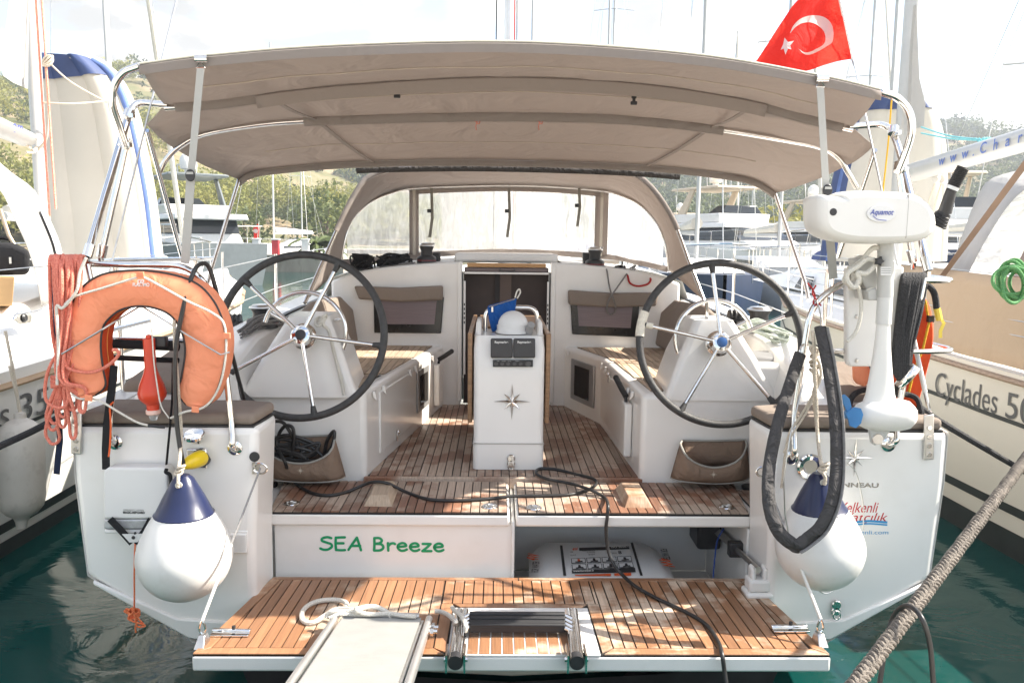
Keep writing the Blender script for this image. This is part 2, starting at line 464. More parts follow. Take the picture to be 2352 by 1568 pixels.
# ================================================================== the setting: water
WATER_Z = 0.2
def water_mat():
    m = bpy.data.materials.new('harbour_water'); m.use_nodes = True; t = m.node_tree; b = t.nodes['Principled BSDF']
    b.inputs['Base Color'].default_value = (0.008, 0.075, 0.062, 1); b.inputs['Roughness'].default_value = 0.035
    b.inputs['IOR'].default_value = 1.33; b.inputs['Specular IOR Level'].default_value = 0.34
    g = t.nodes.new('ShaderNodeNewGeometry').outputs['Position']
    n0 = t.nodes.new('ShaderNodeTexNoise'); n0.inputs['Scale'].default_value = 0.5; n0.inputs['Detail'].default_value = 3
    t.links.new(g, n0.inputs['Vector'])
    r0 = t.nodes.new('ShaderNodeValToRGB'); r0.color_ramp.elements[0].color = (0.0025, 0.040, 0.036, 1); r0.color_ramp.elements[1].color = (0.0035, 0.050, 0.045, 1)
    t.links.new(n0.outputs['Fac'], r0.inputs['Fac']); t.links.new(r0.outputs[0], b.inputs['Base Color'])
    mp = t.nodes.new('ShaderNodeMapping'); mp.inputs['Scale'].default_value = (1.0, 1.6, 1.0); mp.inputs['Rotation'].default_value = (0, 0, 0.5)
    t.links.new(g, mp.inputs['Vector'])
    n1 = t.nodes.new('ShaderNodeTexNoise'); n1.inputs['Scale'].default_value = 1.7; n1.inputs['Detail'].default_value = 6; n1.inputs['Distortion'].default_value = 0.8
    n1.inputs['Roughness'].default_value = 0.45
    t.links.new(mp.outputs[0], n1.inputs['Vector'])
    bp = t.nodes.new('ShaderNodeBump'); bp.inputs['Strength'].default_value = 0.15; bp.inputs['Distance'].default_value = 0.08
    t.links.new(n1.outputs['Fac'], bp.inputs['Height']); t.links.new(bp.outputs[0], b.inputs['Normal'])
    return m
mb = MB(); mb.add([(-900, -60, WATER_Z), (900, -60, WATER_Z), (900, 1500, WATER_Z), (-900, 1500, WATER_Z)], [(0, 1, 2, 3)])
kind(mb.build('water', water_mat()), 'structure')

# ================================================================== the yacht
YB = thing('sailing_yacht', 'white sailing yacht with teak swim platform, twin steering wheels and taupe bimini', 'sailing yacht', (0, -0.3, WATER_Z))
# ---- hull: lofted rings, topsides then antifouling
RINGS = [(-0.30, [(1.92, 1.43), (1.92, 1.19), (1.89, .75), (1.44, .44), (.75, .32), (0, .285)]),
         (0.50, [(1.98, 1.45), (1.98, 1.15), (1.92, .70), (1.42, .36), (.72, .22), (0, .18)]),
         (3.00, [(2.08, 1.50), (2.06, 1.10), (1.95, .60), (1.4, .26), (.7, .1), (0, .05)]),
         (6.00, [(1.86, 1.60), (1.8, 1.10), (1.6, .60), (1.1, .26), (.5, .1), (0, .0)]),
         (9.00, [(1.0, 1.76), (.9, 1.2), (.72, .6), (.4, .26), (.2, .1), (0, .0)]),
         (11.2, [(.06, 1.9), (.05, 1.3), (.04, .7), (.03, .3), (.02, .1), (0, .0)])]
P = []
for y, half in RINGS:
    row = [V((-x, y, z)) for x, z in half] + [V((x, y, z)) for x, z in half[-2::-1]]
    P.append(row)
mb = MB(); mb.grid(P); mb.build('hull', M_GEL, YB, sharp=50)
mb = MB()
P = []
for y, half in RINGS[:4]:
    lo = [V((-1.15, y + .012, .30 - .05 * (y > 0))), V((-.7, y + .012, .22 - .05 * (y > 0))), V((0, y + .012, .17 - .05 * (y > 0))), V((.7, y + .012, .22 - .05 * (y > 0))), V((1.15, y + .012, .30 - .05 * (y > 0)))]
    P.append(lo)
mb.grid(P)
mb.add([V((-1.25, -.292, .375)), V((-.7, -.292, .285)), V((0, -.292, .245)), V((.7, -.292, .285)), V((1.25, -.292, .375)), V((1.15, -.29, .1)), V((-1.15, -.29, .1))], [(0, 1, 2, 3, 4, 5, 6)])
mb.build('antifouling', mat('antifouling_black', (0.02, 0.02, 0.022), 0.7, var=0.3, vscale=8), YB)

def quarter(s):
    """one side of the transom: block with rounded edges"""
    o = [(-1.925, 1.43), (-1.925, 1.19), (-1.90, .75), (-1.45, .445), (-1.15, .40), (-1.148, .90), (-1.118, 1.43)]
    o = [(s * -x, z) for x, z in o]
    mb = MB(); mb.prism([V((x, -.305, z)) for x, z in o], (0, .31, 0))
    return mb.build('stern_quarter', M_GEL, YB, bevel=.035, seg=4)
quarter(-1); quarter(1)
# raised moulding low on each quarter
for s in (-1, 1):
    mb = MB(); mb.prism([V((s * 1.86, -.318, .735)), V((s * 1.50, -.318, .56)), V((s * 1.16, -.318, .535)), V((s * 1.16, -.318, .42)), V((s * 1.45, -.318, .465)), V((s * 1.86, -.318, .715))], (0, .02, 0))
    mb.build('transom_moulding', M_GEL, YB, bevel=.008)
mb = MB(); mb.prism([V((-1.15, -.30, .40)), V((-.7, -.30, .31)), V((0, -.30, .275)), V((.7, -.30, .31)), V((1.15, -.30, .40)), V((1.15, -.30, .58)), V((-1.15, -.30, .58))], (0, .25, 0))
mb.build('transom_apron', mat('gelcoat_cream', (0.66, 0.63, 0.55), 0.4, var=0.05), YB, bevel=.01)
# panel below the left lid, and the open locker on the right
mb = MB(); mb.bb(-1.149, -.004, .02, .09, .55, .878); mb.build('transom_panel', M_GEL, YB)
lk = MB()
lk.bb(-.004, .012, .0, .75, .345, .90)
lk.bb(.012, 1.149, .72, .75, .345, .93); lk.bb(.012, 1.149, -.06, .72, .30, .345); lk.bb(1.149, 1.20, .005, .72, .345, .865)
lk.build('raft_locker', M_GEL2, YB, bevel=.012, seg=3)
mb = MB(); mb.bb(.07, .62, .700, .716, .70, .86); mb.build('locker_hatch', M_GEL2, YB, bevel=.02, seg=3)

# ---- cockpit floor pan under the lids, side channels
mb = MB(); mb.bb(-1.52, 1.52, .095, 2.5, .84, .862); mb.bb(-1.52, -1.18, .0, .55, .862, .925); mb.bb(1.165, 1.52, .0, .55, .862, .925)
mb.build('cockpit_pan', M_GEL2, YB, bevel=.004)

ZFL = 0.938
def lid(xa0, xb0, xa1, xb1, x_ref):
    body = MB(); body.hexa([V((xa0, 0, .872)), V((xb0, 0, .872)), V((xb1, .51, .872)), V((xa1, .51, .872))],
                           [V((xa0, 0, ZFL - .006)), V((xb0, 0, ZFL - .006)), V((xb1, .51, ZFL - .006)), V((xa1, .51, ZFL - .006))])
    b = body.build('floor_lid', M_GEL, YB, bevel=.012, seg=3)
    e = .012
    c = MB(); c.hexa([V((xa0 + e, .004, .925)), V((xb0 - e, .004, .925)), V((xb1 - e, .505, .925)), V((xa1 + e, .505, .925))],
                     [V((xa0 + e, .004, ZFL)), V((xb0 - e, .004, ZFL)), V((xb1 - e, .505, ZFL)), V((xa1 + e, .505, ZFL))])
    c.build('caulking', M_CAULK, b)
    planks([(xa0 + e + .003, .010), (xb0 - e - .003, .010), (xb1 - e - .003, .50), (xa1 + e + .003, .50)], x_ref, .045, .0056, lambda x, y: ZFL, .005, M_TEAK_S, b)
    return b
lidL = lid(-1.181, -.012, -1.238, -.012, -.012 - .012)
lidR = lid(.017, 1.165, .017, 1.234, .017 + .012)
def chock(p, lid_, xw, slant):
    """bevelled teak foot chock"""
    x, y = p; mb = MB(); h = .052
    mb.hexa([V((x - xw, y - .155, ZFL + .002)), V((x + xw, y - .155, ZFL + .002)), V((x + xw + slant, y + .155, ZFL + .002)), V((x - xw + slant, y + .155, ZFL + .002))],
            [V((x - xw * .62, y - .115, ZFL + h)), V((x + xw * .62, y - .115, ZFL + h)), V((x + xw * .62 + slant, y + .12, ZFL + h)), V((x - xw * .62 + slant, y + .12, ZFL + h))])
    mb.build('foot_chock', M_TEAK_B, lid_, bevel=.004)
chock((-.66, .235), lidL, .072, -.005); chock((.625, .235), lidR, .072, .0)
def ring_pull(px, py, lid_):
    c = WZ(px, py, ZFL + .006)
    mb = MB(); mb.lathe([(.001, .003), (.018, .003), (.026, .006), (.036, .006), (.040, .002), (.040, -.002)], c, (0, 0, 1), 28)
    o = mb.build('ring_pull', M_CHROME, lid_)
    r = MB(); r.tube([c + V((math.cos(a) * .016 + .006, math.sin(a) * .012, .009)) for a in [2 * math.pi * k / 16 for k in range(16)]], .003, 6, closed=True)
    r.cyl(c + V((-.02, 0, .006)), c + V((-.02, 0, .011)), .007)
    r.build('ring_pull_handle', M_STEEL, lid_)
for px, py, l_ in ((670, 1156, lidL), (1125, 1163, lidL), (1226, 1166, lidR), (1669, 1164, lidR)): ring_pull(px, py, l_)
# little teak insets and deck drains beside the lids
for s, drx in ((-1, -1.30), (1, 1.30)):
    mb = MB(); mb.bb(drx - .10, drx + .02, .15, .40, .925, .933); c = mb.build('side_inset', M_CAULK, YB)
    planks([(drx - .097, .155), (drx + .017, .155), (drx + .017, .395), (drx - .097, .395)], drx + .019, .045, .005, lambda x, y: .933, .004, M_TEAK_S, c)
    mb = MB(); mb.lathe([(.062, 0), (.062, .012), (.05, .016), (.03, .012), (.001, .012)], (s * 1.315, .455, .925), (0, 0, 1), 24); mb.build('deck_drain', M_BLACK, YB)

# ---- cockpit sole
ZS = .955
sole_poly = [(-.786, .548), (.712, .548), (.655, 1.83), (.445, 2.475), (-.492, 2.475)]
mb = MB(); mb.hexa([V((x, y, .86)) for x, y in sole_poly], [V((x, y, ZS)) for x, y in sole_poly]); sole = mb.build('cockpit_sole', M_CAULK, YB)
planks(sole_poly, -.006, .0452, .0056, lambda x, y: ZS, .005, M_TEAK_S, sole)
mb = MB(); mb.bb(-.80, -.008, .513, .546, .90, .957); mb.build('edge_board', M_TEAK_S, sole, bevel=.003)
mb = MB(); mb.bb(-.006, .725, .513, .546, .90, .957); mb.build('edge_board', M_TEAK_S, sole, bevel=.003)

# ---- benches
ZB = 1.43
def bench(foot, name='bench'):
    mb = MB(); mb.hexa([V((x, y, .88)) for x, y in foot], [V((x, y, ZB)) for x, y in foot])
    return mb.build(name, M_GEL, YB, bevel=.03, seg=4)
bl = bench([(-.79, .53), (-.495, 2.46), (-1.30, 2.46), (-1.56, .53)])
br = bench([(.705, .51), (1.56, .51), (1.30, 2.46), (.445, 2.46), (.66, 1.83)])
def seat_planks(poly, b, xr):
    mb = MB(); mb.hexa([V((x, y, ZB - .002)) for x, y in poly], [V((x, y, ZB + .003)) for x, y in poly]); c = mb.build('seat_panel', M_CAULK, b)
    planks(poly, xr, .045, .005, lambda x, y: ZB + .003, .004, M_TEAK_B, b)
seat_planks([(-.84, .62), (-.775, 1.03), (-1.38, 1.03), (-1.43, .62)], bl, -.79)
seat_planks([(-.765, 1.07), (-.665, 1.72), (-1.33, 1.72), (-1.375, 1.07)], bl, -.79)
seat_planks([(-.655, 1.75), (-.575, 2.36), (-1.27, 2.36), (-1.325, 1.75)], bl, -.79)
seat_planks([(.77, .60), (1.43, .60), (1.38, .97), (.755, .97)], br, .70)
seat_planks([(.75, 1.01), (1.375, 1.01), (1.33, 1.66), (.72, 1.66)], br, .70)
seat_planks([(.71, 1.69), (1.325, 1.69), (1.27, 2.36), (.54, 2.36), (.70, 1.83)], br, .70)

# ---- coamings with side decks
def coaming(s):
    st = [(-.02, [(1.30, 1.42), (1.40, 1.47), (1.70, 1.47), (1.90, 1.42)]),
          (.45, [(1.42, 1.42), (1.46, 1.60), (1.68, 1.62), (1.92, 1.45)]),
          (.85, [(1.40, 1.42), (1.45, 1.70), (1.68, 1.70), (1.92, 1.46)]),
          (1.6, [(1.33, 1.42), (1.40, 1.75), (1.66, 1.75), (1.92, 1.48)]),
          (2.5, [(1.26, 1.42), (1.33, 1.80), (1.62, 1.80), (1.9, 1.50)]),
          (3.6, [(1.24, 1.42), (1.30, 1.82), (1.58, 1.82), (1.85, 1.52)])]
    P = []
    for y, r in st: P.append([V((s * x, y, z)) for x, z in r])
    mb = MB(); mb.grid(P, False)
    r0 = P[0]; mb.add(r0, [(0, 1, 2, 3)])
    o = mb.build('coaming', M_GEL, YB, bevel=.035, seg=4)
    Q = [[V((s * 1.90, y, 1.44 + .02 * y)), V((s * (2.0 + .03 * min(y, 3)), y, 1.45 + .02 * y))] for y in (-.02, .5, 1.5, 3.0, 5.0)]
    mb = MB(); mb.grid(Q, False); mb.build('side_deck', M_GEL2, YB, solid=.02)
    tr = MB(); tr.strip([V((s * 1.37, 2.35, 1.812)), V((s * 1.44, 1.5, 1.762)), V((s * 1.47, 1.05, 1.725))], .03, .014, (0, 0, 1)); tr.build('jib_track', M_BLACK, YB)
    return o
coaming(-1); coaming(1)

# ---- coachroof and bulkhead
def arch_x(x): return 2.085 - .062 * x * x - .03 * max(0, abs(x) - .95) ** 2 * 10
xs = [i * .1 for i in range(-13, 14)]
def bulk_panel(x0, x1, z0):
    n = 12; pts = [V((x0 + (x1 - x0) * i / n, 2.45, arch_x(x0 + (x1 - x0) * i / n))) for i in range(n + 1)]
    return [V((x1, 2.45, z0)), *pts[::-1], V((x0, 2.45, z0))]
mb = MB(); mb.prism(bulk_panel(-1.36, -.365, .93), (0, .12, 0)); mb.build('bulkhead', M_GEL, YB, bevel=.02, seg=3)
mb = MB(); mb.prism(bulk_panel(.345, 1.34, .93), (0, .12, 0)); mb.build('bulkhead', M_GEL, YB, bevel=.02, seg=3)
P = []
for y in (2.47, 3.2, 4.5, 6.5):
    w = 1.36 if y < 4 else 1.36 - (y - 4) * .2
    row = [V((-w - .28, y, 1.50)), V((-w - .06, y, 1.78))]
    row += [V((x * w / 1.3, y, arch_x(x) + (.02 if y > 2.5 else 0))) for x in xs]
    row += [V((w + .06, y, 1.78)), V((w + .28, y, 1.50))]
    P.append(row)
mb = MB()
mid = [i for i in range(len(P[0])) if abs(P[0][i].x) > .37]
mb.grid([[r[i] for i in range(0, 2 + 10)] for r in P]); mb.grid([[r[i] for i in range(2 + 17, len(P[0]))] for r in P])
mb.grid([[r[i] for i in range(2 + 9, 2 + 18)] for r in P[1:]])
mb.build('coachroof', M_GEL2, YB)
# hatch garage, slide and opening
mb = MB(); mb.bb(-.42, .40, 2.62, 3.3, 2.07, 2.14); mb.build('hatch_garage', M_GEL, YB, bevel=.02, seg=3)
mb = MB(); mb.bb(-.39, -.355, 2.44, 2.65, .98, 2.075); cw = mb.build('companionway_jamb', M_GEL, YB, bevel=.008)
mb = MB(); mb.bb(.335, .372, 2.44, 2.65, .98, 2.075); mb.build('companionway_jamb', M_GEL, YB, bevel=.008)
for x0_, x1_, x2_, x3_ in ((-.353, -.343, -.342, -.325), (.322, .333, .306, .321)):
    mb = MB(); mb.bb(x0_, x1_, 2.46, 2.50, 1.0, 2.0); mb.build('door_track', M_BLACK, cw)
    mb = MB(); mb.bb(x2_, x3_, 2.455, 2.475, 1.2, 1.93); mb.build('track_cover', M_GEL, cw, bevel=.003)
for k in range(5):
    for xx in (-.334, .313):
        mb = MB(); mb.bb(xx - .004, xx + .004, 2.450, 2.456, 1.60 + k * .035, 1.618 + k * .035); mb.build('track_slot', M_BLACK, cw)
M_SMOKE = mat('smoked_acrylic', (0.10, 0.07, 0.075), 0.12, var=0.1, vscale=4)
mb = MB(); mb.bb(-.335, .315, 2.475, 2.62, 2.00, 2.035); hs = mb.build('hatch_slide', M_SMOKE, YB, bevel=.006)
mb = MB(); mb.bb(-.315, .295, 2.468, 2.53, 2.037, 2.068); mb.build('hatch_rail', mat('oiled_teak_rail', (0.46, 0.25, 0.10), 0.4, var=0.2, vscale=30, stretch=(1, 20, 20)), hs, bevel=.004)
mb = MB(); mb.tube(fillet([(-.06, 2.468, 2.025), (-.06, 2.462, 2.005), (.05, 2.462, 2.005), (.05, 2.468, 2.025)], .01), .005, 6); mb.build('hatch_handle', M_BLACK, hs)
mb = MB(); mb.bb(-.335, .315, 2.46, 2.472, 1.985, 2.0); mb.build('hatch_trim', M_GEL, hs)
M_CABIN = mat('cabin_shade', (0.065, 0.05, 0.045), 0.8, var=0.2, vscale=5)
mb = MB(); mb.bb(-.345, .325, 2.56, 2.575, .95, 2.0); cbn = mb.build('dim_cabin_sheet', M_CABIN, YB)  # flat dark sheet stands in for the dim cabin behind the opening
mb = MB(); mb.bb(-.06, .03, 2.548, 2.56, .98, 1.99); mb.build('cabin_strip', mat('cabin_panel', (0.13, 0.095, 0.08), 0.7, var=0.1), cbn)
mb = MB(); mb.bb(-.10, -.062, 2.545, 2.56, .98, 1.99); mb.build('cabin_strip', mat('cabin_dark', (0.03, 0.026, 0.026), 0.7, var=0.1), cbn)

# bulkhead windows with blinds, headrest cushions
M_FR = mat('window_black', (0.014, 0.014, 0.015), 0.15, var=0.1)
M_BLIND = mat('pleated_blind', (0.20, 0.155, 0.165), 0.35, var=0.1, vscale=30, stretch=(0.2, 1, 6))
def bwin(a, b, c, d):
    pts = [W(*p, 2.445) for p in (a, b, c, d)]
    mb = MB(); mb.prism(pts, (0, -.012, 0)); f = mb.build('bulkhead_window', M_FR, YB, bevel=.008, seg=3)
    ce = sum(pts, V()) / 4
    q = []
    for p in pts:
        q.append(V((ce.x + (p.x - ce.x) * .80, 2.4315, ce.z + .02 + (p.z - ce.z) * .66)))
    mb = MB(); mb.prism(q, (0, -.002, 0)); mb.build('blind', M_BLIND, f)
bwin((858, 675), (1020, 682), (1013, 765), (860, 764)); bwin((1309, 682), (1469, 690), (1462, 774), (1314, 767))
def headrest(pts, lab):
    P_ = [W(*p, 2.43) for p in pts]
    mb = MB(); mb.prism(P_, (0, -.055, 0))
    return tag(mb.build('headrest_cushion', M_CUSH, None, bevel=.018, seg=4), lab, 'cushion', 'brown cockpit cushions')
headrest([(815, 656), (920, 660), (1018, 655), (1018, 688), (920, 692), (826, 686)], 'long narrow brown headrest cushion above the bulkhead window left of the companionway')
headrest([(1304, 665), (1400, 672), (1511, 671), (1505, 702), (1400, 704), (1305, 699)], 'long narrow brown headrest cushion above the bulkhead window right of the companionway')

# seat back cushions against the coamings
def slab(pts, vec, name, m, lab, cat, grp, bev=.02):
    mb = MB(); mb.prism(pts, vec); return tag(mb.build(name, m, None, bevel=bev, seg=4), lab, cat, grp)
def back_cushion(s, lab):
    a = [V((s * 1.25, 1.15, 1.445)), V((s * 1.19, 2.38, 1.445)), V((s * 1.23, 2.40, 1.70)), V((s * 1.285, 2.2, 1.81)), V((s * 1.34, 1.6, 1.82)), V((s * 1.35, 1.15, 1.74))]
    slab(a, (-s * .05, 0, .012), 'backrest_cushion', M_CUSH, lab, 'cushion', 'brown cockpit cushions')
back_cushion(-1, 'brown backrest cushion on the port cockpit seat behind the left wheel')
back_cushion(1, 'brown backrest cushion on the starboard cockpit seat behind the right wheel')
# helm seat cushions on the quarters
def helm_cushion(s, lab):
    o = [(-1.90, -.29), (-1.14, -.29), (-1.12, -.02), (-1.25, .02), (-1.88, .02)]
    o = [(s * -x, y) for x, y in o]
    mb = MB(); mb.hexa([V((x, y, 1.432)) for x, y in o], [V((x, y, 1.486)) for x, y in o])
    c = tag(mb.build('helm_seat_cushion', M_CUSH, None, bevel=.022, seg=4), lab, 'cushion', 'brown cockpit cushions')
    b = MB(); b.hexa([V((x * 1.0, y - .002, 1.424)) for x, y in o], [V((x, y - .002, 1.434)) for x, y in o]); b.build('seat_base_board', M_BLACK, YB)
helm_cushion(-1, 'brown helm seat cushion on the stern quarter under the orange horseshoe buoy')
helm_cushion(1, 'brown helm seat cushion on the stern quarter behind the electric outboard')
mb = MB(); mb.hexa([V((-1.88, .06, 1.5)), V((-1.50, .06, 1.5)), V((-1.53, .55, 1.64)), V((-1.78, .55, 1.64))], [V((-1.86, .06, 1.56)), V((-1.52, .06, 1.56)), V((-1.55, .55, 1.70)), V((-1.76, .55, 1.70))])
tag(mb.build('side_cushion', M_CUSH, None, bevel=.025, seg=4), 'grey brown side cushion sloping up the coaming seen through the horseshoe buoy', 'cushion', 'brown cockpit cushions')
mb = MB(); mb.hexa([V((1.54, .04, 1.48)), V((1.90, .04, 1.48)), V((1.78, .30, 1.60)), V((1.60, .30, 1.60))], [V((1.56, .04, 1.54)), V((1.88, .04, 1.54)), V((1.76, .30, 1.66)), V((1.62, .30, 1.66))])
tag(mb.build('side_cushion', M_CUSH, None, bevel=.025, seg=4), 'beige side cushion on the coaming behind the outboard motor leg', 'cushion', 'brown cockpit cushions')

# ---- bench furniture: port windows, lockers, hooks, latches, handle pockets
def on_line(a, b, y):
    t = (y - a[1]) / (b[1] - a[1]); return a[0] + (b[0] - a[0]) * t
LA, LB = (-.79, .53), (-.495, 2.46)
RA, RB, RC = (.705, .51), (.66, 1.83), (.445, 2.46)
def face_patch(a, b, y0, y1, z0, z1, off, th, name, m, parent, bev=.004, seg=2, side=1):
    nx = V((b[1] - a[1], -(b[0] - a[0]), 0)).normalized() * side
    p0 = V((on_line(a, b, y0), y0, 0)) + nx * off; p1 = V((on_line(a, b, y1), y1, 0)) + nx * off
    mb = MB(); mb.prism([p0 + V((0, 0, z0)), p1 + V((0, 0, z0)), p1 + V((0, 0, z1)), p0 + V((0, 0, z1))], nx * th)
    return mb.build(name, m, parent, bevel=bev, seg=seg)
face_patch(LA, LB, .78, 1.52, 1.02, 1.38, -.004, .012, 'locker_door', M_GEL, YB, .006)
face_patch(RA, RB, .95, 1.80, 1.02, 1.36, -.004, .012, 'locker_door', M_GEL, YB, .006, side=-1)
M_PFR = mat('portlight_frame', (0.42, 0.42, 0.42), 0.35, 0.6, var=0.05)
M_PGL = mat('portlight_glass', (0.035, 0.032, 0.03), 0.08, var=0.2, vscale=5)
o = face_patch(LA, LB, 1.62, 1.93, 1.07, 1.36, 0.0, .014, 'portlight', M_PFR, YB, .012, 4); face_patch(LA, LB, 1.67, 1.88, 1.11, 1.32, .0145, .003, 'portlight_pane', M_PGL, o, .002)
o = face_patch(RB, RC, 1.92, 2.30, 1.05, 1.36, 0.0, .014, 'portlight', M_PFR, YB, .012, 4, side=-1); face_patch(RB, RC, 1.99, 2.23, 1.09, 1.32, .0145, .003, 'portlight_pane', M_PGL, o, .002, side=-1)
def hook(a, b, y, z, side=1):
    nx = V((b[1] - a[1], -(b[0] - a[0]), 0)).normalized() * side; t = V((b[0] - a[0], b[1] - a[1], 0)).normalized()
    p = V((on_line(a, b, y), y, z)) + nx * .004
    mb = MB(); mb.hexa([p - t * .014 + V((0, 0, -.02)) * .3, p + t * .014 + V((0, 0, -.02)) * .3, p + t * .018 + V((0, 0, .022)), p - t * .018 + V((0, 0, .022))],
                       [p + nx * .022 - t * .008 + V((0, 0, -.03)), p + nx * .022 + t * .008 + V((0, 0, -.03)), p + nx * .014 + t * .012 + V((0, 0, .018)), p + nx * .014 - t * .012 + V((0, 0, .018))])
    mb.build('line_hook', M_GEL, YB, bevel=.003)
for y in (.66, .84, 1.42, 1.56, 2.05): hook(LA, LB, y, 1.385)
for y in (.72, .84, 1.60, 1.76): hook(RA, RB, y, 1.385, -1)
hook(RB, RC, 2.36, 1.385, -1)
def latch(a, b, y, z, side=1):
    nx = V((b[1] - a[1], -(b[0] - a[0]), 0)).normalized() * side
    p = V((on_line(a, b, y), y, z)) + nx * .012
    mb = MB(); mb.box(p, (.012, .03, .05)); mb.ball(p + V((0, 0, .03)) + nx * .008, .013, 10, 6); mb.build('padlock_latch', M_CHROME, YB, bevel=.002)
latch(LA, LB, 1.10, 1.04); latch(RA, RB, 1.45, 1.35, -1)
def handle_pocket(a, b, y, side, lab, tilt):
    o = face_patch(a, b, y - .07, y + .07, 1.02, 1.33, .002, .045, 'winch_handle_pocket', M_GEL, YB, .012, 3, side)
    nx = V((b[1] - a[1], -(b[0] - a[0]), 0)).normalized() * side; t = V((b[0] - a[0], b[1] - a[1], 0)).normalized()
    p = V((on_line(a, b, y), y, 1.31)) + nx * .028
    th = thing('winch_handle', lab, 'winch handle', tuple(p), 'winch handles in their pockets')
    mb = MB(); mb.tube([p + V((0, 0, -.12)), p + V((0, 0, .03)), p + V((0, 0, .055)) + tilt * .02], .014, 8, flat=.7); mb.build('arm', M_BLACK, th)
    mb = MB(); mb.tube([p + V((0, 0, .05)), p + V((0, 0, .055)) + tilt * .05, p + V((0, 0, .07)) + tilt * .13], .017, 12); mb.ball(p + V((0, 0, .07)) + tilt * .13, .018, 10, 6); mb.build('grip', M_RUB, th)
handle_pocket(LA, LB, 2.17, 1, 'black winch handle in the white pocket near the companionway', V((.75, -.2, .35)))
handle_pocket(RA, RB, .80, -1, 'black winch handle in the white pocket below the right wheel', V((-.35, .8, .55)))

# ---- swim platform
PY0, PY1 = -.052, -.856
def pz(x, y): return .635 + (.682 - .635) * (PY0 - y) / (PY0 - PY1)
outl = [(-1.144, PY0), (1.142, PY0), (1.21, PY1), (-1.226, PY1)]
body = MB(); body.hexa([V((x, y, pz(x, y) - .066)) for x, y in outl], [V((x, y, pz(x, y) - .004)) for x, y in outl])
plat = body.build('swim_platform', M_GEL, YB, bevel=.01, seg=3)
e = .004
c = MB(); io = [(-1.144 + e, PY0 - e), (1.142 - e, PY0 - e), (1.21 - e, PY1 + e), (-1.226 + e, PY1 + e)]
c.hexa([V((x, y, pz(x, y) - .008)) for x, y in io], [V((x, y, pz(x, y)))for x, y in io]); c.build('caulking', M_CAULK, plat)
# margin boards with mitred corners
LX0, LX1 = WZ(1040, 1400, .665).x, WZ(1352, 1400, .665).x          # ladder well
LYF = WZ(1190, 1394, .66).y
def board(poly, name='margin_board'):
    mb = MB(); mb.hexa([V((x, y, pz(x, y) - .005)) for x, y in poly], [V((x, y, pz(x, y) + .006)) for x, y in poly]); mb.build(name, M_TEAK_P, plat, bevel=.002)
wv = .048
oi = lambda k: io[k]
inn = [(io[0][0] + wv * .9, io[0][1] - wv * .75), (io[1][0] - wv * .9, io[1][1] - wv * .75), (io[2][0] - wv * 1.1, io[2][1] + wv), (io[3][0] + wv * 1.1, io[3][1] + wv)]
midx = .03
board([io[0], (midx - .002, io[0][1]), (midx - .002, inn[0][1]), inn[0]]); board([(midx + .002, io[0][1]), io[1], inn[1], (midx + .002, inn[0][1])])
g = .003
board([(io[1][0], io[1][1] - g), (io[2][0], io[2][1] + g), (inn[2][0] + g, inn[2][1] + g), (inn[1][0] + g, inn[1][1] - g)])
board([(io[3][0], io[3][1] + g), (io[0][0], io[0][1] - g), (inn[0][0] - g, inn[0][1] - g), (inn[3][0] - g, inn[3][1] + g)])
board([(io[3][0] + g, io[3][1]), (LX0 - .012, io[3][1]), (LX0 - .055, inn[3][1]), (inn[3][0], inn[3][1])])
board([(LX1 + .012, io[2][1]), (io[2][0] - g, io[2][1]), (inn[2][0], inn[2][1]), (LX1 + .055, inn[2][1])])
board([(LX0 - .0, LYF + .035), (LX1 + .0, LYF + .035), (LX1 - .03, LYF), (LX0 + .03, LYF)])
zt = .005
q1 = [(inn[0][0] + g, inn[0][1] - g), (LX0 - .055, inn[0][1] - g), (LX0 - .055, inn[3][1] + g), (inn[3][0] + g, inn[3][1] + g)]
q2 = [(LX1 + .055, inn[0][1] - g), (inn[1][0] - g, inn[1][1] - g), (inn[2][0] - g, inn[2][1] + g), (LX1 + .055, inn[2][1] + g)]
planks(q1, LX0 - .055, .045, .006, pz, zt, M_TEAK_P, plat)
planks(q2, LX1 + .055, .045, .006, pz, zt, M_TEAK_P, plat)
planks([(LX0 - .052, inn[0][1] - g), (LX1 + .052, inn[0][1] - g), (LX1 + .052, LYF + .040), (LX0 - .052, LYF + .040)], LX0 - .052, .0452, .006, pz, zt, M_TEAK_P, plat)
planks([(LX0 - .052, LYF + .036), (LX0 - .003, LYF + .036), (LX0 - .008, inn[3][1] - .03), (LX0 - .052, inn[3][1] + g)], LX0 - .052, .06, .0, pz, zt, M_TEAK_P, plat)
planks([(LX1 + .003, LYF + .036), (LX1 + .052, LYF + .036), (LX1 + .052, inn[3][1] + g), (LX1 + .008, inn[3][1] - .03)], LX1 - .003, .06, .0, pz, zt, M_TEAK_P, plat)
# teak in front of the folded ladder
LYM = WZ(1190, 1445, .67).y
planks([(LX0 + .075, LYM), (LX1 - .075, LYM), (LX1 - .075, PY1 + .006), (LX0 + .075, PY1 + .006)], LX0 + .075, .0452, .006, pz, zt, M_TEAK_P, plat)
mb = MB(); mb.hexa([V((x, y, pz(x, y) - .004)) for x, y in ((LX0 + .002, LYF - .002), (LX1 - .002, LYF - .002), (LX1 - .002, PY1), (LX0 + .002, PY1))], [V((x, y, pz(x, y) + .0025)) for x, y in ((LX0 + .002, LYF - .002), (LX1 - .002, LYF - .002), (LX1 - .002, PY1), (LX0 + .002, PY1))])
mb.build('ladder_well', M_GEL2, plat)
